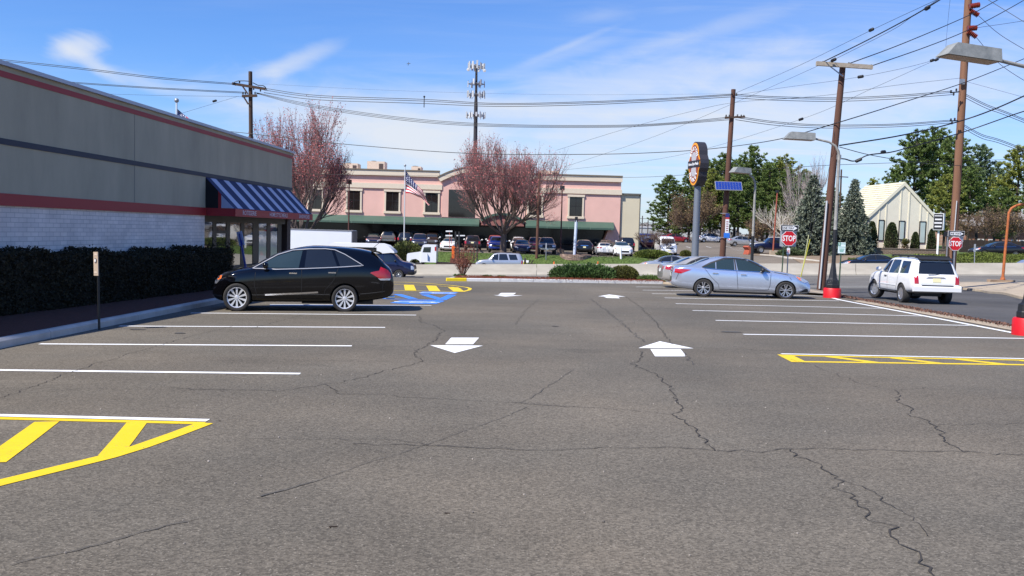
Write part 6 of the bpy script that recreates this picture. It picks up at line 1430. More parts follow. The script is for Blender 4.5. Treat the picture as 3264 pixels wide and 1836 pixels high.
# street lamps
def lamp(label, basepx, Y, zt, r=0.075, head=1.15, reach=1.0, ang=180, base=True, tilt=0.0, half=True):
    X = at(basepx[0], basepx[1], Y).x; z = H(X, Y); t = thing('street_lamp', label, 'street lamp', (X, Y, z), 0, 'parking lot lamps')
    hh = zt - z; g = mat('lamp pole grey', (0.16, 0.17, 0.18), 0.5, 0.3)
    if base:
        b = MB(); b.lathe((0, 0, 0), [(0.325, -0.1), (0.325, 0.33), (0.30, 0.37), (0.05, 0.375)], 32); b.local('red_base', REDP, t, 40)
        b = MB(); b.lathe((0, 0, 0), [(0.24, 0.36), (0.25, 0.40), (0.25, 0.50), (0.235, 0.52), (0.225, 0.66), (0.17, 0.70), (0.15, 0.76), (0.085, 1.22), (0.08, 1.3)], 8, a0=math.pi / 8); b.local('iron_foot', BLK, t)
    mid = 1.3 + (hh - 1.3) * 0.28
    b = MB(); b.tube([(0, 0, 0.3), (0, 0, mid)], r, 14); b.local('lower_shaft', BLK, t, 40)
    ca, sa = math.cos(R(ang)), math.sin(R(ang))
    P_ = [(0, mid), (0, hh - 0.55), (0.04, hh - 0.35), (0.16, hh - 0.16), (0.40, hh - 0.02), (reach, hh + 0.10)]
    b = MB(); b.tube([(d * ca, d * sa, z_) for d, z_ in P_], [r * .9, r * .75, r * .7, r * .62, r * .55, r * .5], 12); b.local('arm', mat('lamp arm mottled', (0.20, 0.19, 0.17), 0.7, col2=(0.34, 0.33, 0.30), vscale=6), t, 50)
    # housing: tapered box hanging level
    hx0, hx1 = reach - 0.02, reach + head; z0 = hh + 0.02; w0 = 0.24; v = []
    for (d, ww, zz) in ((hx0, 0.21, z0), (hx1, 0.21, z0), (hx0, 0.17, z0 + 0.27), (hx1 - 0.24, 0.17, z0 + 0.27)):
        for s_ in (-1, 1): v.append((d * ca - s_ * ww * sa, d * sa + s_ * ww * ca, zz + tilt * (d - hx0)))
    b = MB(); b.add(v, [(0, 1, 3, 2), (4, 6, 7, 5), (0, 2, 6, 4), (1, 5, 7, 3), (0, 4, 5, 1), (2, 3, 7, 6)]); hd_ = b.local('lamp_housing', LAMPG, t)
    v = []
    for d, ww in ((hx0 + 0.05, 0.18), (hx1 - 0.05, 0.18)):
        for s_ in (-1, 1):
            for dz in (-0.012, -0.003): v.append((d * ca - s_ * ww * sa, d * sa + s_ * ww * ca, z0 + dz + tilt * (d - hx0)))
    b = MB(); b.add(v, [(0, 2, 6, 4), (1, 5, 7, 3), (0, 4, 5, 1), (2, 3, 7, 6), (0, 1, 3, 2), (4, 6, 7, 5)]); b.local('lamp_lens', mat('lamp lens tan', (0.38, 0.28, 0.20), 0.5), hd_)
    return t
gl1 = G(2652, 949)
lamp('street lamp on a red base beside the leaning wood pole', (2652, 940), gl1.y, at(2672, 452, gl1.y).z, head=1.12, ang=180, tilt=0.03)
gl2 = G(3278, 1068)
lamp('nearest street lamp, its housing large at the upper right corner', (3278, 1060), gl2.y, at(3200, 212, gl2.y).z, head=1.24, reach=1.22, ang=190, tilt=0.07)
lamp('third street lamp, housing in front of the solar panel pole', (2398, 800), 44, at(2380, 556, 44).z, head=1.05, reach=0.45, ang=205, tilt=0.02)
# restaurant pylon sign
def pylon():
    Y = 47.5; A, B = at(2222, 592, Y), at(2208, 815, Y); zc = at(2228, 523, Y).z; g = H(B.x, Y)
    ctr = at(2227, 523, Y)
    t = thing('pylon_sign', 'orange and black restaurant pylon sign on a tall grey steel pole', 'sign', (ctr.x, Y, g), R(-79))
    zc -= g; m = MB(); m.tube([(0, 0, 0), (0, 0, zc - 1.05)], [0.20, 0.17], 16); m.local('steel_pole', mat('sign pole grey', (0.17, 0.19, 0.22), 0.5, 0.3), t, 50)
    # outline: rounded top and bottom with a wider waist
    hh, w_ = 1.17, 0.80
    def outline(k, n=10):
        pts = []
        for i in range(n + 1): a = math.pi * i / n; pts.append((w_ * .74 * k * math.cos(a), 0.45 * k + (hh - .45) * k * math.sin(a)))
        pts += [(-w_ * .95 * k, 0.22 * k), (-w_ * k, 0), (-w_ * .95 * k, -0.26 * k)]
        for i in range(n + 1): a = math.pi + math.pi * i / n; pts.append((w_ * .80 * k * math.cos(a), -0.45 * k + (hh - .42) * k * math.sin(a)))
        pts += [(w_ * .95 * k, -0.26 * k), (w_ * k, 0), (w_ * .95 * k, 0.22 * k)]
        return [(a, b + zc) for a, b in pts]
    # face is toward local -Y
    m = MB(); m.prism(outline(1), -0.24, 0.24, 'Y'); cs = m.local('sign_cabinet', mat('sign cabinet dark', (0.035, 0.033, 0.040), 0.45), t)
    for k, y0, nm, mm in ((0.95, -0.262, 'orange_border', mat('sign orange', (0.85, 0.33, 0.015), 0.4)), (0.86, -0.272, 'brown_face', mat('sign brown', (0.25, 0.045, 0.015), 0.4))):
        m = MB(); m.prism([(a, zc + (b - zc)) for a, b in outline(k)], y0, -0.235, 'Y'); m.local(nm, mm, cs)
    el = lambda z0, a_, b_, n=20: [(a_ * math.cos(2 * math.pi * i / n), zc + z0 + b_ * math.sin(2 * math.pi * i / n)) for i in range(n)]
    for z0 in (0.33, -0.38): m = MB(); m.prism(el(z0, 0.33, 0.30), -0.280, -0.265, 'Y'); m.local('pale_disc', mat('sign pale grey', (0.42, 0.40, 0.42), 0.5), cs)
    m = MB(); m.prism([(-0.78, zc - 0.19), (0.74, zc - 0.19), (0.74, zc + 0.17), (-0.78, zc + 0.17)], -0.292, -0.25, 'Y'); m.local('name_band', mat('sign band dark', (0.02, 0.014, 0.018), 0.4), cs)
    LW = mat('sign white letters', (0.80, 0.80, 0.80), 0.5)
    text('lettering', 'Home Style Meals', 0.20, LW, cs, (-0.02, -0.296, zc - 0.01), (R(90), 0, 0), 0.92, 0.002, 0.004)
    def arcword(wd, z0, ra, rb, a0, a1, up):
        n = len(wd)
        for i, ch in enumerate(wd):
            a = R(a0 + (a1 - a0) * i / (n - 1)); x, z = ra * math.cos(a), rb * math.sin(a)
            text('letter', ch, 0.26, LW, cs, (x, -0.286, zc + z0 + z), (R(90), (math.pi / 2 - a) if up else (-math.pi / 2 - a), 0), 1, 0.002, 0.012)
    arcword('BOSTON', 0.34, 0.44, 0.46, 162, 18, True); arcword('MARKET', -0.40, 0.44, 0.46, 198, 342, False)
pylon()
# stop signs with one way plates
def octo(r): return [(r * math.cos(R(22.5 + 45 * i)), r * math.sin(R(22.5 + 45 * i))) for i in range(8)]
WHT = mat('sign white', (0.78, 0.78, 0.78), 0.4); BLS = mat('sign black', (0.012, 0.012, 0.014), 0.45); STR = mat('stop red', (0.50, 0.008, 0.016), 0.4)
def stopsign(label, cpx, Y, toppx, wide, post_bot, extra_left=False):
    c = at(*cpx, Y); g = H(c.x, Y); t = thing('stop_sign', label, 'stop sign', (c.x, Y, g)); zc = c.z - g; r = wide / 2 / math.cos(R(22.5))
    up = at(*toppx, Y).z - g
    m = MB(); m.bar((0, 0.05, 0), (0, 0.05, up + 0.12), 0.07, 0.04); m.local('post', GALV, t)
    m = MB(); m.prism([(a, zc + b) for a, b in octo(r)], 0.0, 0.02, 'Y'); pl = m.local('octagon_plate', WHT, t)
    m = MB(); m.prism([(a * 0.94, zc + b * 0.94) for a, b in octo(r)], -0.004, 0.0, 'Y'); m.local('red_face', STR, pl)
    o = text('lettering', 'STOP', 0.40 * wide / 0.76, WHT, pl, (0, -0.006, zc - 0.01), (R(90), 0, 0), 0.70, 0.002, 0.010)
    m = MB(); m.box((0, 0.0, up), (0.92, 0.02, 0.31)); ow = m.local('one_way_plate', WHT, t)
    m = MB(); m.box((0, -0.013, up), (0.89, 0.006, 0.28)); m.local('black_panel', BLS, ow)
    m = MB(); m.prism([(-0.38, up - .085), (0.18, up - .085), (0.18, up - .13), (0.40, up), (0.18, up + .13), (0.18, up + .085), (-0.38, up + .085)], -0.021, -0.017, 'Y'); m.local('white_arrow', WHT, ow)
    text('lettering', 'ONE WAY', 0.145, BLS, ow, (-0.08, -0.024, up - 0.005), (R(90), 0, 0), 0.95, 0.001, 0.004)
    return t, zc, up
t1, zc, up = stopsign('stop sign above the hood of the ice blue sedan, ONE WAY plate on top', (2515, 760), 46, (2515, 727), 0.76, None)
m = MB(); m.box((-0.02, 0.10, zc), (0.84, 0.01, 0.84)); m.local('rear_plate', SIGNB, t1)
m = MB(); m.box((0, 0.0, zc - 0.66), (0.16, 0.02, 0.32)); sp_ = m.local('small_plate', WHT, t1)
m = MB(); m.box((0, -0.012, zc - 0.62), (0.10, 0.004, 0.03)); m.box((0, -0.012, zc - 0.68), (0.10, 0.004, 0.03)); m.box((0, -0.012, zc - 0.74), (0.10, 0.004, 0.03)); m.local('red_text_bars', STR, sp_)
t2, zc, up = stopsign('stop sign to the right of the white suv, ONE WAY plate on top', (3046, 777), 50, (3050, 745), 0.76, None)
m = MB(); m.box((-0.42, 0.06, up - 0.04), (0.5, 0.02, 0.28)); m.local('second_one_way_plate', BLS, t2)
m = MB(); m.bar((-0.42, 0.10, 0), (-0.42, 0.10, up), 0.07, 0.04); m.local('second_post', GALV, t2)
m = MB(); m.box((0.30, 0.07, up - 0.28), (0.30, 0.01, 0.35)); m.local('rear_plate', SIGNB, t2)
def small_sign():
    # street name blade on green post
    p = at(2498, 757, 47); t = thing('street_name_sign', 'green street name blade showing Br beside the left stop sign', 'sign', (p.x, 47, H(p.x, 47))); z = p.z - H(p.x, 47)
    b = MB(); b.bar((0.0, 0.05, 0), (0.04, 0.05, z + 0.15), 0.09, 0.04); b.local('post', mat('green post', (0.035, 0.07, 0.04), 0.6), t)
    b = MB(); b.box((0.15, 0, z), (0.62, 0.02, 0.26)); bl_ = b.local('blade', mat('sign green', (0.01, 0.13, 0.11), 0.5), t)
    text('lettering', 'Br', 0.26, WHT, bl_, (-0.03, -0.013, z), (R(90), 0, 0), 0.9, 0.001, 0.004)
    p = at(2683, 790, 37.5); t = thing('parking_sign', 'white and green two hour parking sign on a thin post by the leaning pole', 'sign', (p.x, 37.5, H(p.x, 37.5)), 0.0); z = p.z - H(p.x, 37.5)
    b = MB(); b.bar((-0.02, 0.04, 0), (0, 0.04, z + 0.1), 0.055, 0.04); b.local('post', MATS['green post'], t)
    b = MB(); b.box((0, 0, z), (0.31, 0.015, 0.46)); pl = b.local('plate', mat('sign pale green white', (0.66, 0.76, 0.74), 0.5), t)
    b = MB(); b.box((-0.10, -0.010, z + 0.15), (0.10, 0.006, 0.14)); b.local('green_square', mat('sign bright green', (0.01, 0.22, 0.10), 0.5), pl)
    text('lettering', '2', 0.13, WHT, pl, (-0.10, -0.015, z + 0.15), (R(90), 0, 0), 1, 0.001, 0.003)
    GT = mat('sign green text', (0.05, 0.30, 0.20), 0.5)
    text('lettering', 'HOUR', 0.07, GT, pl, (0.055, -0.010, z + 0.17), (R(90), 0, 0), 0.9, 0.001); text('lettering', 'PARKING', 0.065, GT, pl, (0, -0.010, z + 0.03), (R(90), 0, 0), 1, 0.001)
    for k in range(3): b = MB(); b.box((0, -0.010, z - 0.05 - 0.055 * k), (0.22 - 0.03 * k, 0.004, 0.025)); b.local('text_line', GT, pl)
    # tan sign at the kerb
    g = G(311, 1052); t = thing('kerb_sign', 'faded tan sign plate on a thin dark post at the left kerb', 'sign', (g.x, g.y, H(g.x, g.y)), R(-42)); a, b2 = at(304, 803, g.y).z - H(g.x, g.y), at(304, 879, g.y).z - H(g.x, g.y)
    b = MB(); b.bar((0, 0.03, 0), (-0.05, 0.03, b2 + 0.3), 0.035, 0.03); b.local('post', BLK, t)
    b = MB(); b.box((-0.06, 0, (a + b2) / 2), (0.19, 0.012, a - b2), rot=Matrix.Rotation(R(-2.5), 3, 'Y')); pl = b.local('plate', mat('sign faded tan', (0.42, 0.33, 0.26), 0.7, var=0.1), t)
    b = MB(); b.lathe((-0.055, -0.012, (a + b2) / 2 + 0.06), [(0.045, 0.0), (0.045, -0.004)], 16, 'Y'); b.local('round_mark', mat('mark dark', (0.1, 0.08, 0.12), 0.6), pl)
    b = MB(); b.lathe((-0.055, -0.018, (a + b2) / 2 + 0.06), [(0.03, 0.0), (0.03, -0.004)], 16, 'Y'); b.local('round_mark', WHT, pl)
    for dz in (0.17, -0.16): b = MB(); b.box((-0.055 + dz * 0.04, -0.008, (a + b2) / 2 + dz), (0.12, 0.004, 0.03)); b.local('text_line', mat('tan text', (0.55, 0.45, 0.38), 0.7), pl)
    # leaning blue post by the shop window
    Y = 28.8; A, B = at(762, 738, Y), at(789, 862, Y); t = thing('leaning_blue_sign', 'leaning blue reserved parking sign on a blue post by the shop windows', 'sign', (B.x, Y, B.z)); d = A - B
    b = MB(); b.bar((0, 0, -0.2), d * 0.95, 0.07, 0.05); b.local('post', mat('post blue', (0.03, 0.045, 0.22), 0.5), t)
    b = MB(); rot = Vector((0, 0, 1)).rotation_difference(d.normalized()).to_matrix() @ Matrix.Rotation(R(-35), 3, 'Z'); b.box(d * 0.82, (0.26, 0.02, 0.46), rot=rot); pl = b.local('plate', mat('plate blue grey', (0.34, 0.40, 0.58), 0.6), t)
    b = MB(); b.box(d * 0.72 + Vector((0, -0.03, 0)), (0.10, 0.01, 0.14), rot=rot); b.local('symbol', mat('symbol blue', (0.02, 0.03, 0.35), 0.6), pl)
    p = at(768, 850, 28.4); t = thing('red_bollard', 'dark red low concrete bollard at the hedge end by the shop windows', 'bollard', (p.x, 28.4, H(p.x, 28.4)))
    b = MB(); b.lathe((0, 0, 0), [(0.24, -0.1), (0.24, 0.62), (0.20, 0.72), (0.05, 0.74)], 20); b.local('shaft', mat('bollard dark red', (0.20, 0.008, 0.012), 0.6), t, 40)
small_sign()
def guard(px0, py0, px1, py1, Y, m_, lab):
    A, B = at(px0, py0, Y), at(px1, py1, Y); g = H(B.x, Y); d = A - B; base = B + d * ((g - B.z) / d.z)
    t = thing('guy_wire_guard', lab, 'guy guard', base, 0, 'leaning plastic guy wire guards'); b = MB(); b.tube([(0, 0, 0), A - base], 0.022, 8); b.local('plastic_sleeve', m_, t)
    top = A + (A - base) * 1.1; b = MB(); b.tube([A - base, top - base], 0.012, 5); b.local('guy_wire', BLK, t)
guard(2578, 749, 2556, 870, 44, mat('guard pale yellow', (0.45, 0.45, 0.24), 0.5), 'pale taller guy wire guard leaning before the spruce'); guard(2582, 763, 2556, 868, 43.6, mat('guard yellow', (0.42, 0.40, 0.03), 0.5), 'bright yellow shorter guy wire guard leaning before the spruce')
# rusty orange post with bent arm
def orange():
    g = G(3195, 903); Y = g.y; t = thing('rusty_post', 'rusty orange bent steel post on a concrete block, right traffic island', 'post', (g.x, Y, g.z)); m_ = mat('rust orange paint', (0.50, 0.13, 0.02), 0.7, col2=(0.22, 0.07, 0.03), vscale=5)
    P_ = [at(x, y, Y) - g for x, y in ((3196, 890), (3204, 800), (3213, 710), (3216, 678), (3224, 664), (3242, 654), (3275, 648), (3330, 646))]
    b = MB(); b.tube(P_, [0.09, 0.085, 0.08, 0.08, 0.08, 0.08, 0.08, 0.08], 12); b.local('bent_pipe', m_, t, 60)
    b = MB(); b.lathe((P_[0].x, 0, 0.16), [(0.2, 0), (0.18, 0.06), (0.1, 0.28)], 8); b.local('foot_flange', m_, t)
    b = MB(); b.box((-0.1, 0, 0.08), (1.55, 0.6, 0.30)); b.local('concrete_block', mat('block tan', (0.33, 0.23, 0.15), 0.9, var=0.2, vscale=4), t)
orange()
# pink lot lamp posts and other posts
for (px0, py0, px1, py1, w_, lab) in ((1113, 580, 1111, 770, .55, 'brown parking lot floodlight pole left of the flagpole'), (1792, 599, 1787, 797, .5, 'brown parking lot floodlight pole right of the wood pole'), ):
    t, bs, a = pole('floodlight_pole', lab, (px0, py0 + 6), (px1, py1), 98, 0.09, 0.07, mat('rust brown pole', (0.085, 0.030, 0.024), 0.7), cat='light pole', group='brown floodlight poles')
    b = MB(); b.box(a - bs + Vector((0, -0.1, 0.2)), (w_, 0.35, 0.48)); hd_ = b.local('flood_head', BLK, t); b = MB(); b.box(a - bs + Vector((0, -0.29, 0.2)), (w_ - .1, 0.02, 0.36)); b.local('flood_glass', PGL, hd_)
    b = MB(); b.box((0, 0, 0.25), (0.7, 0.7, 0.7)); b.local('footing', mat('footing brown', (0.22, 0.16, 0.12), 0.9), t)
t, bs, a = pole('pale_blue_post', 'tall pale blue square sign post rising from the stone planter', (1837, 703), (1831, 812), 88.6, 0.15, 0.15, mat('pale blue steel', (0.50, 0.56, 0.66), 0.5), cat='post')
b = MB(); b.box(a - bs + Vector((0, 0, .12)), (0.28, 0.28, 0.5)); b.local('dark_cap', BLK, t)
t, bs, a = pole('white_post', 'short white post standing in the grass in front of the white sedan', (1978, 792), (1980, 838), 86.5, 0.10, 0.10, WHT, cat='post')
b = MB(); b.sphere(a - bs, 0.11, 8, 5); b.local('cap', WHT, t)
t, bs, a = pole('sign_post', 'thin grey sign post on the grass right of the wood pole', (1741, 775), (1740, 838), 87, 0.035, 0.035, GALV, cat='post'); b = MB(); b.box(a - bs + Vector((0, -.04, -.3)), (0.12, 0.02, 0.6)); b.local('plate_edge', SIGNB, t)
t, bs, a = pole('sign_post', 'thin grey sign post on the groundcover below the black sedan', (3107, 778), (3106, 838), 78, 0.045, 0.045, GALV, cat='post'); b = MB(); b.box(a - bs + Vector((0, -.05, -.35)), (0.16, 0.02, 0.7)); b.local('plate_edge', SIGNB, t)
t, bs, a = pole('rust_post', 'thin rust red post on a concrete footing beside the dark blue pickup', (2478, 610), (2464, 805), 93, 0.09, 0.07, mat('rust red pole', (0.28, 0.07, 0.04), 0.7), cat='light pole'); b = MB(); b.box((0, 0, 0.3), (0.6, 0.6, 0.6)); b.local('footing', M_TAN, t)
b = MB(); b.box(a - bs, (0.3, 0.2, 0.25)); b.local('lamp_stub', BLK, t)
def planter():
    Y = 88; c = at(1834, 825, Y); r = (at(1881, 825, Y).x - at(1786, 825, Y).x) / 2; z0 = H(c.x, Y) - .3; zt = at(1834, 811, Y).z
    t = thing('stone_planter', 'round rough stone planter ring at the foot of the pale blue post', 'planter', (c.x, Y, z0)); k = 0; st = MB(); n = 22; rows = 5; hh = (zt - z0) / rows
    for j in range(rows):
        for i in range(n):
            a = 2 * math.pi * (i + .5 * (j % 2)) / n; rr = r - 0.12; st.box((rr * math.cos(a), rr * math.sin(a), hh * (j + .5)), (2 * math.pi * r / n * .95, 0.34 + random.uniform(-.04, .06), hh * .93), a + math.pi / 2)
    st.local('stone_ring', mat('rough brown stone', (0.20, 0.13, 0.10), 0.95, col2=(0.34, 0.24, 0.19), vscale=2.5, bump=0.8, bscale=15, island=0.3), t)
    b = MB(); b.lathe((0, 0, 0), [(r - .25, 0), (r - .25, zt - z0 - .12)], 24); b.local('soil', M_MULCH, t)
planter()
def barricade():
    Y = 86; A, B = at(1628, 832, Y), at(1700, 832, Y); g = H(A.x, Y); t = thing('barricade', 'low white plank barricade on yellow feet behind the median barrier', 'barricade', (A.x, Y, g)); L_ = B.x - A.x
    zz = A.z - g; b = MB(); b.box((L_ / 2 - .2, 0, zz), (L_ - .5, 0.06, 0.24)); b.local('plank', WHT, t)
    for x in (0.2, 1.35): b = MB(); b.box((x, 0, zz / 2 - .05), (0.3, 0.3, zz - .05)); b.local('foot', mat('barricade yellow', (0.75, 0.62, 0.02), 0.5), t)
    b = MB(); b.bar((L_ - .35, 0, zz - .4), (L_, 0, zz + .15), 0.1); b.bar((L_ - .55, 0, zz - .4), (L_ - .3, 0, zz + .2), 0.1); b.local('fallen_branch', M_CRACK, t)
barricade()
def cones():
    for px, lab in ((1906, 'small orange marker cone on the verge right of the stone planter'), (1766, 'small orange marker cone on the verge left of the stone planter')):
        Y = 84.6; p = at(px, 838, Y); t = thing('marker_cone', lab, 'cone', (p.x, Y, H(p.x, Y)), 0, 'orange marker cones')
        b = MB(); b.lathe((0, 0, 0), [(0.22, 0), (0.22, 0.05), (0.14, 0.06), (0.03, p.z - H(p.x, Y) + .15)], 10); b.local('cone_body', mat('cone orange', (0.8, 0.13, 0.02), 0.5), t)
cones()
def plow():
    Y = 96; p = at(2386, 812, Y); t = thing('snow_plow', 'rusty orange snow plow attachment on the ground before the pickup', 'plow', (p.x, Y, H(p.x, Y)), 0.2)
    rp = mat('plow rust orange', (0.36, 0.08, 0.04), 0.7, var=0.3)
    b = MB(); b.prism([(-0.35, 0), (-0.1, 0.1), (0.05, 0.55), (-0.25, 0.95), (-0.45, 0.8), (-0.2, 0.5)], -0.6, 0.6, 'Y'); b.local('blade', rp, t)
    b = MB(); b.bar((0, 0, 0.15), (1.5, 0.2, 0.18), 0.12); b.bar((0, -.4, 0.5), (1.4, 0.1, 0.3), 0.1); b.bar((0.5, 0, 0.1), (0.6, 0, 0.9), 0.1); b.local('push_frame', P_BLACK, t)
plow()
def signboard():
    Y = 91; a, c = at(2974, 733, Y), at(3009, 681, Y); p = at(2987, 820, Y); t = thing('box_sign', 'white box sign with black lettered face on a white post by the chapel', 'sign', (p.x, Y, H(p.x, Y)), R(-35)); g = H(p.x, Y)
    w_ = 0.95; z0, z1 = a.z - g, c.z - g
    b = MB(); b.box((0, 0, (z0 + z1) / 2), (w_, 0.75, z1 - z0)); bx_ = b.local('cabinet', WHT, t); b = MB(); b.box((-0.02, -0.38, (z0 + z1) / 2), (w_ - .08, 0.02, z1 - z0 - .1)); fc = b.local('black_face', BLS, bx_)
    for k in range(4): b = MB(); b.box((-0.02, -0.395, z1 - .25 - .36 * k), (w_ - .22 - .1 * (k % 2), 0.01, 0.15 if k else .08)); b.local('lettering_row', mat('board letters', (0.6, 0.6, 0.62), 0.5), fc)
    b = MB(); b.bar((0, 0, 0), (0, 0, z0), 0.16, 0.16); b.local('post', WHT, t)
signboard()
# flags
def flagmat():
    m = bpy.data.materials.new('flag cloth'); m.use_nodes = True; nt = m.node_tree; N = nt.nodes; L = nt.links; b = N['Principled BSDF']; b.inputs['Roughness'].default_value = 0.75
    uv = N.new('ShaderNodeUVMap'); sp = N.new('ShaderNodeSeparateXYZ'); L.new(uv.outputs[0], sp.inputs[0])
    def Mt(op, a, b_=None):
        n = N.new('ShaderNodeMath'); n.operation = op
        for i, v in enumerate((a, b_)):
            if v is None: continue
            if isinstance(v, (int, float)): n.inputs[i].default_value = v
            else: L.new(v, n.inputs[i])
        return n.outputs[0]
    st = Mt('MODULO', Mt('FLOOR', Mt('MULTIPLY', sp.outputs[1], 13)), 2)      # v=1 top
    mx = N.new('ShaderNodeMix'); mx.data_type = 'RGBA'; L.new(st, mx.inputs[0]); mx.inputs[6].default_value = (0.45, 0.012, 0.03, 1); mx.inputs[7].default_value = (0.75, 0.74, 0.72, 1)
    can = Mt('MULTIPLY', Mt('LESS_THAN', sp.outputs[0], 0.4), Mt('GREATER_THAN', sp.outputs[1], 6 / 13))
    fx_ = Mt('SUBTRACT', Mt('FRACT', Mt('MULTIPLY', sp.outputs[0], 15)), 0.5); fy_ = Mt('SUBTRACT', Mt('FRACT', Mt('MULTIPLY', sp.outputs[1], 13 / 7 * 5)), 0.5)
    star = Mt('LESS_THAN', Mt('ADD', Mt('MULTIPLY', fx_, fx_), Mt('MULTIPLY', fy_, fy_)), 0.07)
    cc = N.new('ShaderNodeMix'); cc.data_type = 'RGBA'; L.new(star, cc.inputs[0]); cc.inputs[6].default_value = (0.012, 0.016, 0.10, 1); cc.inputs[7].default_value = (0.7, 0.7, 0.72, 1)
    m2 = N.new('ShaderNodeMix'); m2.data_type = 'RGBA'; L.new(can, m2.inputs[0]); L.new(mx.outputs[2], m2.inputs[6]); L.new(cc.outputs[2], m2.inputs[7]); L.new(m2.outputs[2], b.inputs['Base Color']); return m
FM = flagmat()
def flag(label, poletop, polebot, Y, topedge, botedge, r=0.06):
    t, bs, a = pole('flagpole', label, poletop, polebot, Y, r * 1.2, r * .8, mat('flagpole white', (0.72, 0.73, 0.74), 0.35, 0.3), cat='flagpole')
    b = MB(); b.sphere(a - bs + Vector((0, 0, .12)), r * 2.2, 12, 8); b.local('ball_finial', GALV, t, 60)
    o = thing('flag', 'striped flag with starred blue corner hanging from the near flagpole' if Y > 80 else 'dark blue flag corner showing over the restaurant roof', 'flag', at(*topedge[0], Y)); org = o.location
    n, m_ = 28, 14
    def interp(l, u):
        k = u * (len(l) - 1); i = min(int(k), len(l) - 2); f = k - i; return l[i][0] * (1 - f) + l[i + 1][0] * f, l[i][1] * (1 - f) + l[i + 1][1] * f
    vs = []; uvs = []
    for i in range(n + 1):
        u = i / n; A = interp(topedge, u); B = interp(botedge, u)
        for j in range(m_ + 1):
            v = j / m_; px, py = A[0] * (1 - v) + B[0] * v, A[1] * (1 - v) + B[1] * v
            p = at(px, py, Y + 0.30 * math.sin(u * 9 + v * 2.2) * u + 0.12 * math.sin(v * 11 + u * 5)) - org; vs.append(tuple(p)); uvs.append((u, 1 - v))
    fs = [(i * (m_ + 1) + j, (i + 1) * (m_ + 1) + j, (i + 1) * (m_ + 1) + j + 1, i * (m_ + 1) + j + 1) for i in range(n) for j in range(m_)]
    me = bpy.data.meshes.new('cloth'); me.from_pydata(vs, [], fs); ul = me.uv_layers.new(name='UVMap')
    for lp in me.loops: ul.data[lp.index].uv = uvs[lp.vertex_index]
    me.materials.append(FM); me.shade_smooth(); link('cloth', me, o)
flag('white flagpole in front of the pink building', (1291, 531), (1288, 780), 96, [(1293, 543), (1305, 560), (1322, 582), (1345, 606), (1356, 626), (1362, 645), (1369, 653)], [(1293, 616), (1305, 616), (1318, 620), (1332, 627), (1345, 632), (1355, 643), (1366, 655)])
flag('white flagpole top with ball showing above the restaurant roof', (563, 326), (563, 400), 60, [(565, 347), (580, 360), (603, 378), (625, 398), (645, 418)], [(565, 412), (580, 414), (600, 420), (620, 428), (640, 432)], 0.07)
# airliner, far and tiny
def plane():
    Y = 2500; p = at(1302, 203, Y); t = thing('airplane', 'tiny dark airplane high in the blue sky', 'airplane', p); t.scale = (0.4, .4, .4)
    b = MB(); b.tube([(-16, 6, -1), (-6, 2, 0), (10, -4, 1), (15, -6, 1.2)], [0.6, 2, 2, 0.6], 10); b.local('fuselage', BLK, t)
    b = MB(); b.add([(0, 0, 0), (4, -1, .4), (7, 14, 3), (4, 15, 3), (2, -16, -5), (5, -15, -5)], [(0, 1, 2, 3), (0, 4, 5, 1)]); b.add([(-4, 3, -14), (0, 0, 0), (3, 0, 0), (-2, 3, -14)], [(0, 1, 2, 3)]); b.add([(0, 0, 0), (-3, 3, 13), (-1, 3, 13), (4, 0, 0)], [(0, 1, 2, 3)]); b.local('wing', BLK, t)
plane()

# ------------------------------------------------------------ overhead cables
CAB = mat('black cable', (0.010, 0.010, 0.012), 0.6)
def cable(label, pts, r=0.022, group=None, bead=None, name='overhead_cable'):
    """pts: (px, py, depth) readings joined by a smooth hanging curve"""
    P_ = [W2(a, b, c) for a, b, c in pts]; Q = []
    if len(P_) == 2: Q = [P_[0].lerp(P_[1], i / 12) - Vector((0, 0, 0)) for i in range(13)]
    else:
        n = 8; Ex = [P_[0] * 2 - P_[1]] + P_ + [P_[-1] * 2 - P_[-2]]
        for i in range(1, len(Ex) - 2):
            for k in range(n):
                t_ = k / n; a, b, c, d = Ex[i - 1], Ex[i], Ex[i + 1], Ex[i + 2]
                Q.append(0.5 * ((2 * b) + (-a + c) * t_ + (2 * a - 5 * b + 4 * c - d) * t_ * t_ + (-a + 3 * b - 3 * c + d) * t_ ** 3))
        Q.append(P_[-1])
    c0_ = Q[0]; t = thing(name, label, 'cable', c0_, 0, group); mb = MB(); mb.tube([q - c0_ for q in Q], r * 0.85, 6); mb.local('wire', CAB, t)
    for (bx_, by_, bd_) in (bead or []):
        p = W2(bx_, by_, bd_) - c0_; k = min(range(len(Q)), key=lambda i: (Q[i] - c0_ - p).length); k = max(1, min(len(Q) - 2, k)); d = (Q[k + 1] - Q[k - 1]).normalized()
        b = MB(); b.tube([p - d * .16, p - d * .12, p + d * .12, p + d * .16], [.02, .075, .075, .02], 8); b.local('strain_bead', CAB, t)
    return t
A_, B_, C_, D_ = 62, 53, 40, 52
g1 = 'upper three cables spanning the two far poles'
for i, dy in enumerate((0, 4.5, 11)):
    cable(('top', 'middle', 'bottom')[i] + ' cable of the upper bundle between restaurant pole and solar panel pole', [(664, 222 + dy, A_), (800, 240 + dy, 61), (1067, 250 + dy * .95, 60), (1250, 260 + dy * .7, 58), (1470, 256 + dy * .7, 56), (1660, 248 + dy * .6, 54.5), (1842, 237 + dy * .6, B_)], 0.024, g1)
mb = MB(); p = W2(1067, 257, 60); tS = thing('cable_spacer', 'small black spacer clamped on the upper cable bundle left of the tower', 'spacer', p); b = MB(); b.bar((0, 0, -.35), (0, 0, .40), 0.05); b.local('rod', CAB, tS)
b = MB(); b.sphere((0, 0, .36), .07, 8, 6); b.local('clamp', CAB, tS)
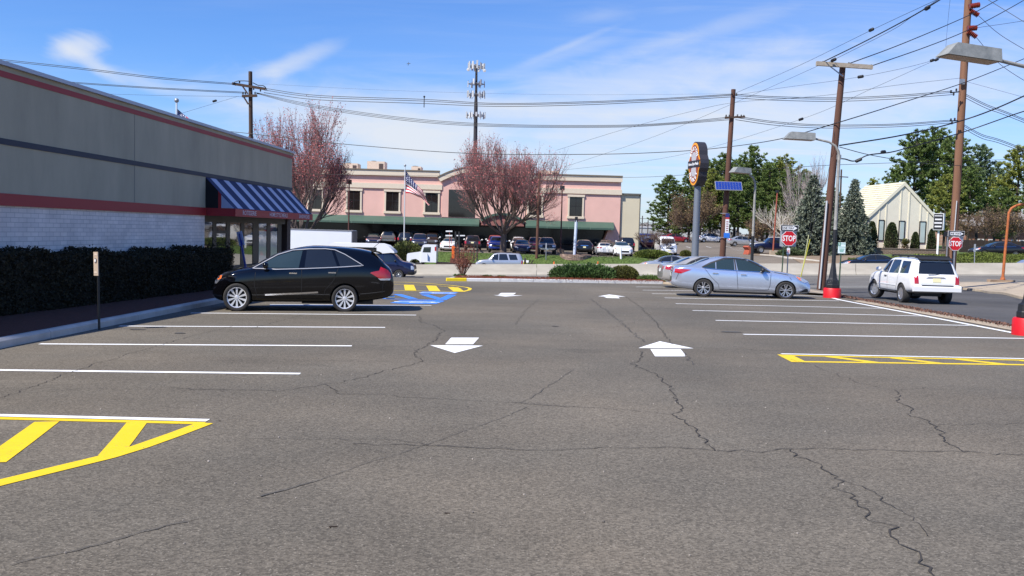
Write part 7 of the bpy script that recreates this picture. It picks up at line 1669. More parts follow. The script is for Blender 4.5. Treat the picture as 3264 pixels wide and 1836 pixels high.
for i, dy in enumerate((0, 3.5, 7)):
    cable(('top', 'middle', 'bottom')[i] + ' cable of the lower bundle sagging behind both maple crowns', [(645, 233 + dy * .3, A_), (760, 258 + dy, 61), (920, 284 + dy, 60), (1100, 304 + dy, 58.5), (1300, 314 + dy * .8, 57), (1550, 315 + dy * .7, 55), (1700, 308 + dy * .6, 54), (1838, 294 + dy, B_)], 0.021, 'lower three cables spanning the two far poles')
for i, (a, b_) in enumerate(((148.5, 211), (152, 213.5), (206, 232), (208.5, 234.5))):
    x0 = -120 if i < 2 else 40
    cable(['highest cable running left from the restaurant pole', 'second highest cable running left from the restaurant pole', 'third cable left of the restaurant pole above the roof edge', 'fourth cable left of the restaurant pole just above the roof'][i], [(x0, a - 12 if i < 2 else a - 12, 58), (200 if i < 2 else 175, a + 22 if i < 2 else a, 59), (400, a + 46 if i < 2 else a + 15, 60), (600 if i < 2 else 618, b_, A_)], 0.022, 'cables left of the restaurant pole')
cable('thin lowest wire left of the restaurant pole', [(230, 235, 60), (400, 240, 61), (618, 243, A_)], 0.010); cable('thin angled guy wire with a bead behind the roof', [(440, 290, 60), (600, 242, A_)], 0.010, None, [(540, 254, 61)])
cable('thick lashed cable crossing both maple crowns at roof height', [(400, 340, A_), (500, 326, A_), (590, 332, A_), (750, 350, 61), (905, 366, 60), (1185, 386, 58), (1500, 388, 56), (1700, 381, 54), (1828, 370, B_), (1960, 350, 50), (2106, 309, C_ - .3), (2270, 258, 45), (2436, 204, D_ - .4), (2600, 138, 55)], 0.026)
cable('low service cable crossing the pink building cornice', [(640, 430, 66), (740, 437, 66), (1000, 441, 65), (1240, 444, 63), (1600, 446, 60), (1830, 431, 53), (1960, 424, 50), (2100, 415, 45), (2400, 405, 52), (2600, 400, 60)], 0.014)
for i, dy in enumerate((0, 3.5, 9)):
    cable(('top', 'middle', 'bottom')[i] + ' cable of the upper bundle from solar panel pole to thick right pole', [(1846, 237 + dy, B_), (1950, 243 + dy, 53), (2100, 246 + dy, 53), (2250, 240 + dy, 52), (2396, 229 + dy, D_)], 0.021, 'upper cables left of the thick pole')
    cable(('top', 'middle', 'bottom')[i] + ' cable of the lower bundle from solar panel pole to thick right pole', [(1850, 292 + dy, B_), (1950, 306 + dy, 53), (2070, 314 + dy * .9, 53), (2250, 312 + dy * .8, 52), (2394, 302 + dy * .8, D_)], 0.021, 'lower cables left of the thick pole')
    cable(('top', 'middle', 'bottom')[i] + ' cable of the upper bundle falling right from the thick pole', [(2424, 234 + dy * 1.1, D_), (2480, 262 + dy * 1.1, 50), (2530, 281 + dy, 48), (2640, 325 + dy, 45)], 0.019, 'upper cables right of the thick pole')
    cable(('top', 'middle', 'bottom')[i] + ' cable of the lower bundle falling right from the thick pole', [(2422, 312 + dy * 1.1, D_), (2470, 338 + dy * 1.1, 50), (2520, 353 + dy, 48), (2640, 400 + dy, 45)], 0.019, 'lower cables right of the thick pole')
cable('thick cable rising right from the left end of the flat crossarm', [(2066, 158, C_), (2180, 102, 37), (2300, 38, 33), (2420, -35, 29)], 0.026); cable('beaded thin wire rising beside the left crossarm cable', [(2075, 160, C_), (2086, 156, C_), (2240, 78, 36), (2290, 45, 34), (2400, -28, 30)], 0.010, None, [(2097, 151, 39.5), (2333, 20, 32)])
cable('thick cable rising right from the middle of the flat crossarm', [(2136, 160, C_), (2270, 110, 43), (2430, 42, 50), (2500, 5, 52), (2600, -50, 55)], 0.026); cable('thick cable rising right from the right end of the flat crossarm', [(2192, 166, C_), (2330, 118, 44), (2430, 78, 50), (2520, 32, 52), (2620, -25, 55)], 0.026)
cable('thin beaded wire from the solar panel pole up to the top edge', [(1846, 236, B_), (2010, 165, 47), (2192, 76, 40), (2420, -30, 34)], 0.010, None, [(2192, 75, 40)])
cable('thin beaded wire from the solar panel pole past the flat crossarm pole', [(1400, 378, 55), (1577, 323, 54), (1740, 280, 53), (1846, 258, B_), (1980, 248, 49), (2100, 237, 46), (2250, 215, 49), (2420, 196, 51.7)], 0.010)
cable('thin beaded wire running to the near lamp housing from the left', [(1860, 238, 53), (1960, 222, 50), (2165, 193, 43), (2340, 154, 44), (2424, 118, 51.7)], 0.009, None, [(2165, 193, 43), (2345, 152, 44)])
cable('thin beaded wire crossing above the second lamp to the near lamp', [(1400, 430, 60), (1700, 392, 56), (2015, 300, 50), (2200, 220, 45), (2356, 150, 46), (2424, 122, 51.7)], 0.009, None, [(2015, 300, 50), (2356, 150, 46)])
cable('thin guy wire slanting down left from the flat crossarm pole', [(1420, 420, 56), (1650, 342, 52), (1900, 236, 46), (2066, 162, C_)], 0.008)
cable('heavy cable rising right from the lamp height of the leaning pole', [(2112, 366, C_), (2270, 340, 42), (2400, 309, 45), (2500, 275, 44), (2640, 212, 40)], 0.040); cable('heavy looping cable with splice boxes below the heavy straight one', [(2100, 398, C_), (2125, 400, C_), (2150, 405, C_), (2185, 390, 40), (2240, 383, 41), (2290, 370, 42), (2430, 330, 44), (2560, 285, 42), (2640, 262, 40)], 0.034, None, [(2222, 382, 40.7), (2160, 403, C_)])
cable('lashed cable falling right from the leaning pole to behind the thick pole', [(2112, 370, C_), (2200, 392, 43), (2330, 411, 48), (2480, 420, 55)], 0.020)
cable('thin wire crossing the top right corner downward', [(2470, -10, 45), (2576, 55, 43), (2640, 95, 42)], 0.016); cable('wire falling right from the upper brown insulator', [(2460, 38, 51.7), (2520, 90, 49), (2640, 160, 46)], 0.016, 'wires from the brown insulators')
cable('wire falling right from the lower brown insulator', [(2455, 93, 51.7), (2520, 165, 49), (2640, 240, 46)], 0.016, 'wires from the brown insulators'); cable('short wire rising right from the lower brown insulator', [(2456, 70, 51.7), (2576, 52, 49), (2640, 35, 47)], 0.013)
cable('thin wire rising steeply beside the near lamp', [(2392, 20 - 40, 45), (2384, 60, 46), (2379, 122, 47)], 0.007)
cable('thin messenger wire between thick pole and right edge', [(2430, 205, D_), (2640, 262, 47)], 0.010); cable('thin dark guy wire dropping along the leaning pole', [(2104, 300, C_), (2090, 400, C_), (2075, 470, 43)], 0.010)
cable('far thin wire passing the tower from the restaurant pole', [(660, 211, A_), (1000, 228, 61), (1400, 238, 59), (1838, 236, B_)], 0.006)
# ------------------------------------------------------------ trees and shrubs
BARK = mat('bark dark', (0.055, 0.042, 0.034), 0.95, var=0.3, vscale=6, bump=0.5); BARKL = mat('bark grey', (0.115, 0.085, 0.070), 0.95, var=0.35, vscale=8, bump=0.4); BARKW = mat('bark pale', (0.40, 0.36, 0.30), 0.9, var=0.25, vscale=6)
PINEL = mat('pine needles', (0.140, 0.198, 0.048), 0.75, island=0.5, trans=0.25); PINEB = mat('pine needles blue', (0.160, 0.225, 0.110), 0.75, island=0.45, trans=0.25)
PINEY = mat('pine needles yellow', (0.250, 0.275, 0.055), 0.75, island=0.4, trans=0.25); SPRL = mat('spruce needles', (0.150, 0.175, 0.125), 0.75, island=0.5, trans=0.15)
JUNL = mat('juniper green', (0.055, 0.105, 0.024), 0.8, island=0.5, trans=0.2); YEWL = mat('yew olive', (0.115, 0.145, 0.022), 0.8, island=0.5, trans=0.2); BOXL = mat('boxwood olive', (0.095, 0.100, 0.018), 0.8, island=0.5, trans=0.2)
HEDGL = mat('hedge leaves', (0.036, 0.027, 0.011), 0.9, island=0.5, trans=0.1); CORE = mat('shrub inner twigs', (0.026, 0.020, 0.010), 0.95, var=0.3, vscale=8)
BUD = mat('red maple buds', (0.50, 0.155, 0.145), 0.8, island=0.5, trans=0.3); TWIG = mat('maple twigs', (0.20, 0.12, 0.11), 0.9, island=0.3)

def tubes_np(segs, k=4):
    """segs: list of (p0, p1, r0, r1)"""
    P0 = np.array([s[0] for s in segs], float); P1 = np.array([s[1] for s in segs], float); r0 = np.array([s[2] for s in segs]); r1 = np.array([s[3] for s in segs])
    d = P1 - P0; d /= (np.linalg.norm(d, axis=1)[:, None] + 1e-9); ref = np.where(np.abs(d[:, 2:3]) > 0.9, np.array([[1., 0, 0]]), np.array([[0, 0, 1.]]))
    u = np.cross(d, ref); u /= np.linalg.norm(u, axis=1)[:, None]; w_ = np.cross(d, u); out = []
    for j in range(k):
        a, b = 2 * math.pi * j / k, 2 * math.pi * (j + 1) / k
        ca, sa, cb, sb = math.cos(a), math.sin(a), math.cos(b), math.sin(b)
        q = np.empty((len(segs), 4, 3)); q[:, 0] = P0 + (u * ca + w_ * sa) * r0[:, None]; q[:, 1] = P0 + (u * cb + w_ * sb) * r0[:, None]; q[:, 2] = P1 + (u * cb + w_ * sb) * r1[:, None]; q[:, 3] = P1 + (u * ca + w_ * sa) * r1[:, None]
        out.append(q)
    return np.concatenate(out).reshape(-1, 3)

def bare_tree(seed, height, spread, stems=6, split=0.16, levels=5, upright=0.50, trunk_r=0.32, twig_r=0.012, kids=(4, 4, 3, 3, 2), droop=0.0, lean=0.25):
    rnd = random.Random(seed); big = []; small = []; tips = []
    def grow(p, d, L_, r, lv):
        n = 3 if lv < 3 else 2; q = Vector(p); dd = Vector(d); pts = [q.copy()]
        for i in range(n):
            dd = (dd + Vector((rnd.gauss(0, .12), rnd.gauss(0, .12), rnd.gauss(0, .06) + upright * .12 - droop))).normalized(); q2 = q + dd * (L_ / n)
            ra, rb = r * (1 - 0.35 * i / n), r * (1 - 0.35 * (i + 1) / n); (big if lv < 3 else small).append((tuple(q), tuple(q2), ra, rb)); q = q2; pts.append(q.copy())
        if lv >= 2: tips.extend([(tuple(pts[k]), tuple(dd), lv) for k in range(1, len(pts))])
        if lv >= levels: return
        kc = kids[min(lv, len(kids) - 1)]
        for k in range(kc):
            f = 0.35 + 0.65 * (k + rnd.random() * .8) / kc; i = min(n - 1, int(f * n)); b = pts[i].lerp(pts[i + 1], f * n - i) if i < n else pts[-1]
            side = Vector((rnd.gauss(0, 1), rnd.gauss(0, 1), rnd.gauss(0, .4))); side -= dd * side.dot(dd); side.normalize()
            ang = rnd.uniform(.30, .65); nd = (dd * math.cos(ang) + side * math.sin(ang) + Vector((0, 0, upright * .35))).normalized()
            grow(b, nd, L_ * rnd.uniform(.58, .80), max(r * .52, twig_r), lv + 1)
        nd = (dd + Vector((rnd.gauss(0, .1), rnd.gauss(0, .1), .15))).normalized(); grow(q, nd, L_ * rnd.uniform(.6, .8), max(r * .6, twig_r), lv + 1)
    zs = height * split; big.append(((0, 0, -0.3), (0, 0, zs * .5), trunk_r * 1.25, trunk_r)); big.append(((0, 0, zs * .5), (0.02, 0, zs), trunk_r, trunk_r * .95))
    for k in range(stems):
        a = 2 * math.pi * k / stems + rnd.uniform(-.3, .3); o = lean * rnd.uniform(.5, 1.25) * (0.3 if k == 0 else 1)
        d = Vector((math.cos(a) * o * spread, math.sin(a) * o * spread, 1)).normalized(); grow(Vector((0, 0, zs * rnd.uniform(.75, 1.0))), d, height * rnd.uniform(.26, .34), trunk_r * rnd.uniform(.38, .55), 0)
    # scale to the wanted height
    top = max(s[1][2] for s in small); wx = np.percentile([abs(s[1][0]) for s in small], 96); f = height / top; g = spread / wx
    sc = lambda s: ((s[0][0] * g, s[0][1] * g, s[0][2] * f), (s[1][0] * g, s[1][1] * g, s[1][2] * f), s[2], s[3])
    return [sc(s) for s in big], [sc(s) for s in small], np.array([(t[0][0] * g, t[0][1] * g, t[0][2] * f) for t in tips if t[2] >= 3])
def tree_obj(name, label, loc, parts, group=None, rz=0.0, scale=None):
    t = thing(name, label, 'tree' if 'tree' in name or name in ('pine', 'spruce', 'maple') else 'shrub', loc, rz, group)
    if scale: t.scale = scale
    for nm, me in parts: link(nm, me, t)
    return t
def maple(seed, label, px, Y, top_py, spread, stems, lean=0.3, z=None, density=1.0):
    X = at(px, 720, Y).x; z0 = H(X, Y); h = at(px, top_py, Y).z - z0; big, small, tips = bare_tree(seed, h, spread, stems, lean=lean, twig_r=0.008, levels=5, kids=(4, 4, 3, 3, 2))
    parts = [('trunk', npmesh('trunk', tubes_np(big, 7), BARKL)), ('branches', npmesh('branches', tubes_np(small, 3), TWIG))]
    n = int(23000 * density); idx = rng.integers(0, len(tips), n); zz = tips[idx][:, 2] / h; keep = rng.random(n) < (0.25 + 0.85 * zz); c = tips[idx][keep] + rng.normal(0, .13, (keep.sum(), 3))
    parts.append(('buds', npmesh('buds', leafquads(c, 0.045, 0.7), BUD)))
    return tree_obj('maple', label, (X, Y, z0), parts)
maple(11, 'tall budding red maple beside the restaurant corner, larger crown of two', 962, 86, 298, 5.1, 6, 0.34, density=1.25)
maple(23, 'budding red maple with low fork in front of the pink building entrance', 1606, 93, 408, 4.7, 7, 0.5, density=0.8)

def pine(seed, h, rad, base=0.12, clumps=1.0, qs=0.175, irregular=0.35, shape=0.8):
    r_ = random.Random(seed); g = np.random.default_rng(seed); segs = [((0, 0, -.3), (0, 0, h * .5), .28, .20), ((0, 0, h * .5), (0.1, 0, h * .97), .20, .05)]; C = []; Dr = []
    z = h * base; lv = 0
    while z < h * .985:
        f = max(0.0, (z / h - base) / (1 - base)); R0 = rad * max(.10, (1 - f ** 2.2)) ** .75 * (0.60 + 0.40 * min(1, f * 4)) ; nb = 5 if f < .8 else 4
        for k in range(nb):
            a = 2 * math.pi * (k + r_.random() * .7) / nb + lv; L_ = max(.3, R0 * r_.uniform(1 - irregular, 1 + irregular * .6)); up_ = r_.uniform(.10, .42) + .5 * f
            p0 = np.array((0, 0, z)); d = np.array((math.cos(a), math.sin(a), up_)); d /= np.linalg.norm(d); p1 = p0 + d * L_; segs.append((tuple(p0), tuple(p1), .055, .02))
            m_ = max(3, int(L_ * 2.9 * clumps))
            for j in range(m_):
                t_ = .28 + .72 * (j + r_.random()) / m_; b = p0 + d * L_ * t_ + g.normal(0, .22, 3) * (1.15 - t_ * .3); n = 32; e = g.normal(0, 1, (n, 3)); e[:, 2] = np.abs(e[:, 2]) * .7 + .25; e += d * .6; e /= np.linalg.norm(e, axis=1)[:, None]
                C.append(b + e * g.uniform(.05, .38, (n, 1))); Dr.append(e)
        z += h * r_.uniform(.036, .052); lv += 1.1
    C = np.concatenate(C); Dr = np.concatenate(Dr); return npmesh('trunk', tubes_np(segs, 5), BARK), C, Dr, qs
def crown(P_, m, name='crown'):
    return npmesh(name, leafquads(P_[1], P_[3], 0.25, 0, P_[2]), m)
PV = [pine(1, 15, 4.2), pine(2, 15, 3.8, irregular=.5), pine(3, 15, 4.6, .2, irregular=.45), pine(4, 17, 5.0, .30, irregular=.5), pine(5, 17, 4.4, .36, irregular=.4)]
CM = {}
def pineobj(v, m, label, px, Y, top, group, rz=0, wide=1.0, name='pine'):
    X = at(px, 740, Y).x; z0 = H(X, Y); h = at(px, top, Y).z - z0; H0 = 15 if v < 3 else 17; key = (v, m.name)
    if key not in CM: CM[key] = crown(PV[v], m)
    return tree_obj(name, label, (X, Y, z0), [('trunk', PV[v][0]), ('crown', CM[key])], group, rz, (wide * h / H0, wide * h / H0, h / H0))
GA = 'pines behind the upper parking lot'
for i, (v, m, lb, px, Y, top, wd) in enumerate((
    (0, PINEL, 'leftmost bushy pine at the edge of the far gap', 2128, 160, 562, 1.25), (1, PINEL, 'second pine from the left, behind the orange pylon sign', 2196, 166, 535, 1.1), (2, PINEY, 'yellowish pine between the pylon sign and the solar panel pole', 2262, 162, 545, 1.0),
    (1, PINEL, 'tall pine directly behind the solar panel pole', 2300, 172, 490, 1.0), (0, PINEL, 'tall pointed pine right of the solar panel', 2392, 168, 470, .95), (2, PINEL, 'dark pine behind the third street lamp', 2352, 158, 548, 1.1), (1, PINEL, 'pine behind the blue pickup hood', 2446, 165, 515, 1.0),
    (0, PINEL, 'pine showing left of the left stop sign', 2505, 160, 540, 1.1), (2, PINEL, 'low pine filling behind the white sedan', 2232, 158, 620, 1.25), (1, PINEL, 'low pine filling behind the silver sedan', 2415, 156, 600, 1.3), (0, PINEB, 'pine behind the left blue spruce', 2560, 158, 560, 1.1), (2, PINEL, 'pine between the two blue spruces', 2650, 165, 600, 1.1),
    (1, PINEL, 'second low pine filling right of the leftmost pine', 2164, 157, 640, 1.2), (3, PINEL, 'broad pine between the pylon sign and the solar panel', 2262, 176, 512, 1.2), (4, PINEL, 'broad pine between the solar pole and the third lamp', 2340, 178, 508, 1.1),
    (3, PINEY, 'broad olive pine behind the left stop sign', 2486, 178, 500, 1.1), (4, PINEL, 'broad pine behind the brown bare tree and the pickup', 2430, 182, 530, 1.3), (3, PINEL, 'broad pine behind the birch', 2556, 180, 545, 1.1))):
    pineobj(v, m, lb, px, Y, top, GA, i * 1.3, wd)
GB = 'tall pines behind and right of the chapel'
for i, (v, m, lb, px, Y, top, wd) in enumerate((
    (3, PINEL, 'tall dark pine directly behind the chapel ridge', 2905, 128, 425, 1.0), (4, PINEL, 'tallest pine left of the thick wood pole', 2965, 134, 408, 1.1), (3, PINEL, 'pine crown right behind the thick wood pole', 3035, 126, 440, .95), (2, PINEY, 'yellowish lower pine at the chapel right eave', 3010, 118, 560, 1.0),
    (4, PINEB, 'blue green pine right of the thick wood pole', 3112, 136, 462, .95), (3, PINEB, 'blue green pine second from the right edge', 3170, 142, 520, .9), (4, PINEY, 'pale yellow green pine at the right edge', 3236, 130, 465, 1.05), (1, PINEL, 'dark lower pine behind the chapel left slope', 2840, 140, 545, 1.0),
    (3, PINEL, 'pine partly outside the right edge', 3330, 122, 470, 1.0), (1, PINEY, 'low yellow green tree left of the chapel roof', 2775, 150, 568, .8), (4, PINEL, 'shaded pine between chapel and brick building', 3085, 118, 530, 1.0), (2, PINEL, 'low dark pine above the black sedan', 3190, 120, 600, 1.0))):
    pineobj(v, m, lb, px, Y, top, GB, i * 1.7, wd)

def spruce(seed, h, rad):
    r_ = random.Random(seed); g = np.random.default_rng(seed); segs = [((0, 0, -.3), (0, 0, h * .98), .18, .02)]; C = []; D_q = []
    z = h * .03; k0 = 0
    while z < h * .97:
        f = z / h; R0 = rad * (1 - f) ** .85 + .08; nb = max(4, int(5 + R0 * 3.2))
        for k in range(nb):
            a = 2 * math.pi * (k + r_.random() * .6) / nb + k0; L_ = R0 * r_.uniform(.75, 1.12); m_ = max(2, int(L_ * 4.2))
            for j in range(m_):
                t_ = .25 + .75 * (j + r_.random()) / m_; dz = .22 * L_ * (1 - t_) - .10 * L_ + .28 * L_ * max(0, t_ - .8); b = np.array((math.cos(a) * L_ * t_, math.sin(a) * L_ * t_, z + dz)); n = 11
                e = g.normal(0, .75, (n, 3)); e += np.array((math.cos(a), math.sin(a), .1)) * .8; e[:, 2] -= .05; e /= np.linalg.norm(e, axis=1)[:, None]; C.append(b + e * g.uniform(.02, .22, (n, 1)) + g.normal(0, .04, (n, 3))); D_q.append(e)
        z += max(.16, h * .026 * r_.uniform(.8, 1.2)); k0 += .9
    C = np.concatenate(C); return npmesh('trunk', tubes_np(segs, 6), BARK), npmesh('crown', leafquads(C, .13, .36, 0, np.concatenate(D_q)), SPRL)
sv = [spruce(1, 10, 2.7), spruce(2, 10, 3.0)]
for v, lb, px, Y, top, wd in ((0, 'blue grey spruce behind the left stop sign, nearest the pickup', 2584, 92, 552, 1.12), (1, 'blue grey spruce between the parking sign and the chapel', 2716, 93, 566, 0.95), (0, 'blue grey spruce hidden behind the leaning pole', 2650, 99, 610, 1.1), (1, 'small spruce touching the chapel left corner', 2738, 107, 650, .9)):
    X = at(px, 760, Y).x; z0 = H(X, Y); h = at(px, top, Y).z - z0; tree_obj('spruce', lb, (X, Y, z0), [('trunk', sv[v][0]), ('crown', sv[v][1])], 'blue grey spruces', px * .01, (wd * h / 10, wd * h / 10, h / 10))
def bare(name, seed, label, px, Y, base_py, top_py, spread, m_b, m_t, stems=3, buds=None, lean=.5, tr=.14, levels=4, twr=.014, group=None):
    X = at(px, base_py or 800, Y).x; z0 = H(X, Y); h = at(px, top_py, Y).z - z0; big, small, tips = bare_tree(seed, h, spread, stems, levels=levels, lean=lean, trunk_r=tr, twig_r=twr)
    parts = [('trunk', npmesh('trunk', tubes_np(big, 6), m_b)), ('branches', npmesh('branches', tubes_np(small, 3), m_t))]
    if buds:
        bm_, n, s_ = buds; idx = rng.integers(0, len(tips), n); parts.append(('buds', npmesh('buds', leafquads(tips[idx] + rng.normal(0, .15, (n, 3)), s_, .7), bm_)))
    return tree_obj(name, label, (X, Y, z0), parts, group)
BRB = mat('brown twigs', (0.14, 0.09, 0.065), 0.9); BRL = mat('brown buds', (0.17, 0.115, 0.055), 0.8, island=.4, trans=.3)
bare('tree', 31, 'brownish bare tree in front of the pines behind the pylon pole', 2226, 150, 760, 600, 4.2, BARKL, BRB, 4, (BRL, 3500, .10), .45)
bare('tree', 32, 'small bare leaning tree left of the white delivery van', 2073, 97, 800, 728, 1.7, BARKL, BRB, 2, None, .6, .06, 4, .010)
bare('tree', 33, 'small bare tree with pale stem beside the delivery van', 2110, 93, 820, 738, 1.1, BARKL, BRB, 2, None, .5, .06, 4, .010)
bare('tree', 34, 'pale barked bare tree with long branches behind the left ONE WAY sign', 2530, 100, 800, 585, 3.6, BARKW, BARKW, 4, None, .8, .10, 3, .022)
bare('tree', 35, 'white barked bare birch rising above the left spruce', 2566, 130, 800, 478, 3.2, BARKW, mat('birch twigs', (0.36, 0.30, 0.28), 0.9), 4, None, .45, .14, 4, .014)
bare('tree', 36, 'brown bare tree under the pines by the red cars', 2196, 148, 760, 650, 3.0, BARKL, BRB, 3, (BRL, 900, .10), .5, .12)
bare('tree', 37, 'bare tree with brown twigs before the brick building', 3135, 112, 790, 640, 3.2, BARKL, BRB, 3, (BRL, 900, .08), .5, .14); bare('tree', 38, 'bare tree at the right edge before the brick building', 3235, 108, 790, 655, 2.6, BARKL, BRB, 3, (BRL, 700, .08), .5, .12)
bare('tree', 39, 'brown shrubby bare tree between pickup and left stop sign', 2462, 118, 790, 690, 3.0, BARKL, BRB, 5, (BRL, 1500, .09), .8, .08)
# red twig shrub on the island
def redshrub():
    c = at(1474, 880, 46.6); z0 = H(c.x, 46.6) + .12; h = at(1474, 786, 46.6).z - z0; rnd = random.Random(4); segs = []; tips = []
    RT = mat('red brown shrub stems', (0.17, 0.070, 0.045), 0.9, island=.3)
    for k in range(46):
        a = rnd.uniform(0, 6.28); o = rnd.uniform(.08, .80); p = Vector((math.cos(a) * .10 * rnd.random(), math.sin(a) * .10 * rnd.random(), 0)); d = Vector((math.cos(a) * o, math.sin(a) * o, 1)).normalized(); L_ = h * rnd.uniform(.7, 1.02); n = 6; r = .013
        for i in range(n):
            d2 = (d + Vector((rnd.gauss(0, .07), rnd.gauss(0, .07), .04))).normalized(); q = p + d2 * L_ / n; segs.append((tuple(p), tuple(q), r * (1 - .11 * i), r * (1 - .11 * (i + 1)))); d = d2
            if i > 0:
                for _ in range(3):
                    e = (d2 + Vector((rnd.gauss(0, .45), rnd.gauss(0, .45), .25))).normalized(); q2 = q + e * rnd.uniform(.12, .40) * (1 - i / 9); segs.append((tuple(q), tuple(q2), .007, .004)); tips += [tuple(q2), tuple(q.lerp(q2, .6))]
            p = q
    tips = np.array(tips); t = thing('bare_shrub', 'bare red brown twiggy shrub at the yellow end of the island', 'shrub', (c.x, 46.6, z0)); link('stems', npmesh('stems', tubes_np(segs, 3), RT), t)
    i = rng.integers(0, len(tips), 1300); link('buds', npmesh('buds', leafquads(tips[i] + rng.normal(0, .02, (1300, 3)), .018, .7), mat('shrub red buds', (0.26, 0.085, 0.06), 0.8, island=.4)), t)
redshrub()
def mound(name, label, cx, cy, z0, rx, ry, h, m, n, qs, seed=0, up=.5, lump=.18, asp=.45, group=None, spiky=0.0, low=0.0, core=CORE):
    """shrub: dark twiggy core with thousands of leaf faces on an uneven surface"""
    g = np.random.default_rng(seed + 5); a = g.uniform(0, 2 * np.pi, n); u = g.random(n) ** .75; phi = np.arccos(1 - u * (1 - low)); 
    ph = g.uniform(0, 6.28, 6); am = 1 + lump * (np.sin(3 * a + ph[0]) * .5 + np.sin(5 * a + ph[1] + 3 * phi) * .35 + np.sin(9 * a + ph[2] + 5 * phi) * .3)
    rr = am * (1 - np.abs(g.normal(0, .09, n))); x = rx * rr * np.sin(phi) * np.cos(a); y = ry * rr * np.sin(phi) * np.sin(a); z = h * rr * np.cos(phi) ** .75
    c = np.stack([x, y, np.maximum(z, .02)], 1); d = np.stack([x / rx, y / ry, z / h + up], 1) + g.normal(0, .45, (n, 3)); d /= np.linalg.norm(d, axis=1)[:, None]
    if spiky: c += d * (g.random((n, 1)) ** 3) * spiky
    t = thing(name, label, 'shrub', (cx, cy, z0), 0, group); link('foliage', npmesh('foliage', leafquads(c, qs, asp, 0, d), m), t)
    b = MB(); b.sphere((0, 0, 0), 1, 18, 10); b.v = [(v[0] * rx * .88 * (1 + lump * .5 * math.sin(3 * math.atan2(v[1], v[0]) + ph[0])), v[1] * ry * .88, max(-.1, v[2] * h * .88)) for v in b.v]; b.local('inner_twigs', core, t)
    return t
def moundpx(name, label, x0, x1, ytop, Y, ry, m, n, qs, **k):
    A, B = at(x0, ytop, Y), at(x1, ytop, Y); cx = (A.x + B.x) / 2; z0 = H(cx, Y) + k.pop('dz', 0); return mound(name, label, cx, Y, z0, (B.x - A.x) / 2, ry, at((x0 + x1) / 2, ytop, Y).z - z0, m, n, qs, **k)
moundpx('juniper', 'long low spreading juniper on the mulch island', 1762, 1975, 848, 46.8, 1.2, JUNL, 9000, .055, seed=1, spiky=.22, lump=.12, dz=.12); moundpx('boxwood', 'rounded olive boxwood at the right end of the juniper', 1938, 2040, 846, 46.6, .85, BOXL, 5200, .035, seed=2, lump=.07, dz=.12, low=.15)
for i, (a, b, y_, lb) in enumerate(((1449, 1485, 877, 'small green tuft at the foot of the bare red shrub'), (1538, 1567, 882, 'small green tuft on the mulch right of the bare shrub'), (1586, 1610, 884, 'smallest green tuft on the island mulch'))):
    moundpx('ground_plant', lb, a, b, y_, 46.2, .35, JUNL, 700, .03, seed=10 + i, group='small tufts on the island', dz=.12, spiky=.08)
moundpx('ground_plant', 'low bright green spreading plant right of the boxwood', 2030, 2118, 880, 46.0, .7, mat('bright low green', (0.10, 0.155, 0.03), .8, island=.4, trans=.2), 3000, .035, seed=20, dz=.10, lump=.1, spiky=.08)
moundpx('juniper', 'round olive juniper between the shuttle bus and the white truck cab', 1247, 1350, 776, 88.5, 1.6, mat('juniper olive', (0.10, 0.115, 0.028), .8, island=.55, trans=.2), 4200, .10, seed=3, lump=.16, spiky=.2)
moundpx('yew', 'wide clipped yellow green yew in front of the white delivery van', 2024, 2142, 797, 87.5, 1.5, YEWL, 4200, .085, seed=4, lump=.08); moundpx('yew', 'small clipped dark yew at the foot of the pylon pole', 2169, 2204, 798, 90, .8, BOXL, 1500, .07, seed=5, lump=.1)
moundpx('juniper', 'low dark green juniper under the left spruce', 2484, 2580, 797, 90.5, 1.2, mat('juniper dark', (0.06, 0.085, 0.03), .8, island=.5), 2600, .09, seed=6, lump=.2, spiky=.2)
for i, (a, b, top, base, lb) in enumerate(((2757, 2794, 706, 793, 'tall cone shaped arborvitae at the left end of the chapel front'), (2819, 2860, 709, 793, 'wide cone shaped arborvitae between the left chapel windows'), (2903, 2928, 740, 796, 'small pointed arborvitae beside the yucca'), (2955, 2980, 730, 798, 'dark arborvitae at the right corner of the chapel'))):
    Y = 96.5 + (i == 3) * 1.0; A, B = at(a, base, Y), at(b, base, Y); z0 = ZP - .15; hh = at((a + b) / 2, top, Y).z - z0; n = 2600; g = np.random.default_rng(40 + i); f = g.random(n) ** .8; an = g.uniform(0, 6.28, n); rx = (B.x - A.x) / 2
    rr = rx * (np.sqrt(np.clip(1 - f ** 2.0, 0, 1)) * .98 + .04) * (1 + .12 * np.sin(an * 5 + f * 9)) * (1 - np.abs(g.normal(0, .07, n))); c = np.stack([rr * np.cos(an), rr * np.sin(an), f * hh], 1); d = np.stack([np.cos(an), np.sin(an), np.full(n, .9)], 1) + g.normal(0, .4, (n, 3)); d /= np.linalg.norm(d, axis=1)[:, None]
    t = thing('arborvitae', lb, 'shrub', ((A.x + B.x) / 2, Y, z0), 0, 'arborvitae along the chapel front'); link('foliage', npmesh('foliage', leafquads(c, .07, .5, 0, d), mat('arborvitae green', (0.050, 0.068, 0.020), .8, island=.5)), t); b_ = MB(); b_.lathe((0, 0, 0), [(rx * .8, 0), (rx * .78, hh * .4), (rx * .5, hh * .75), (.05, hh * .95)], 12); b_.local('inner_twigs', CORE, t)
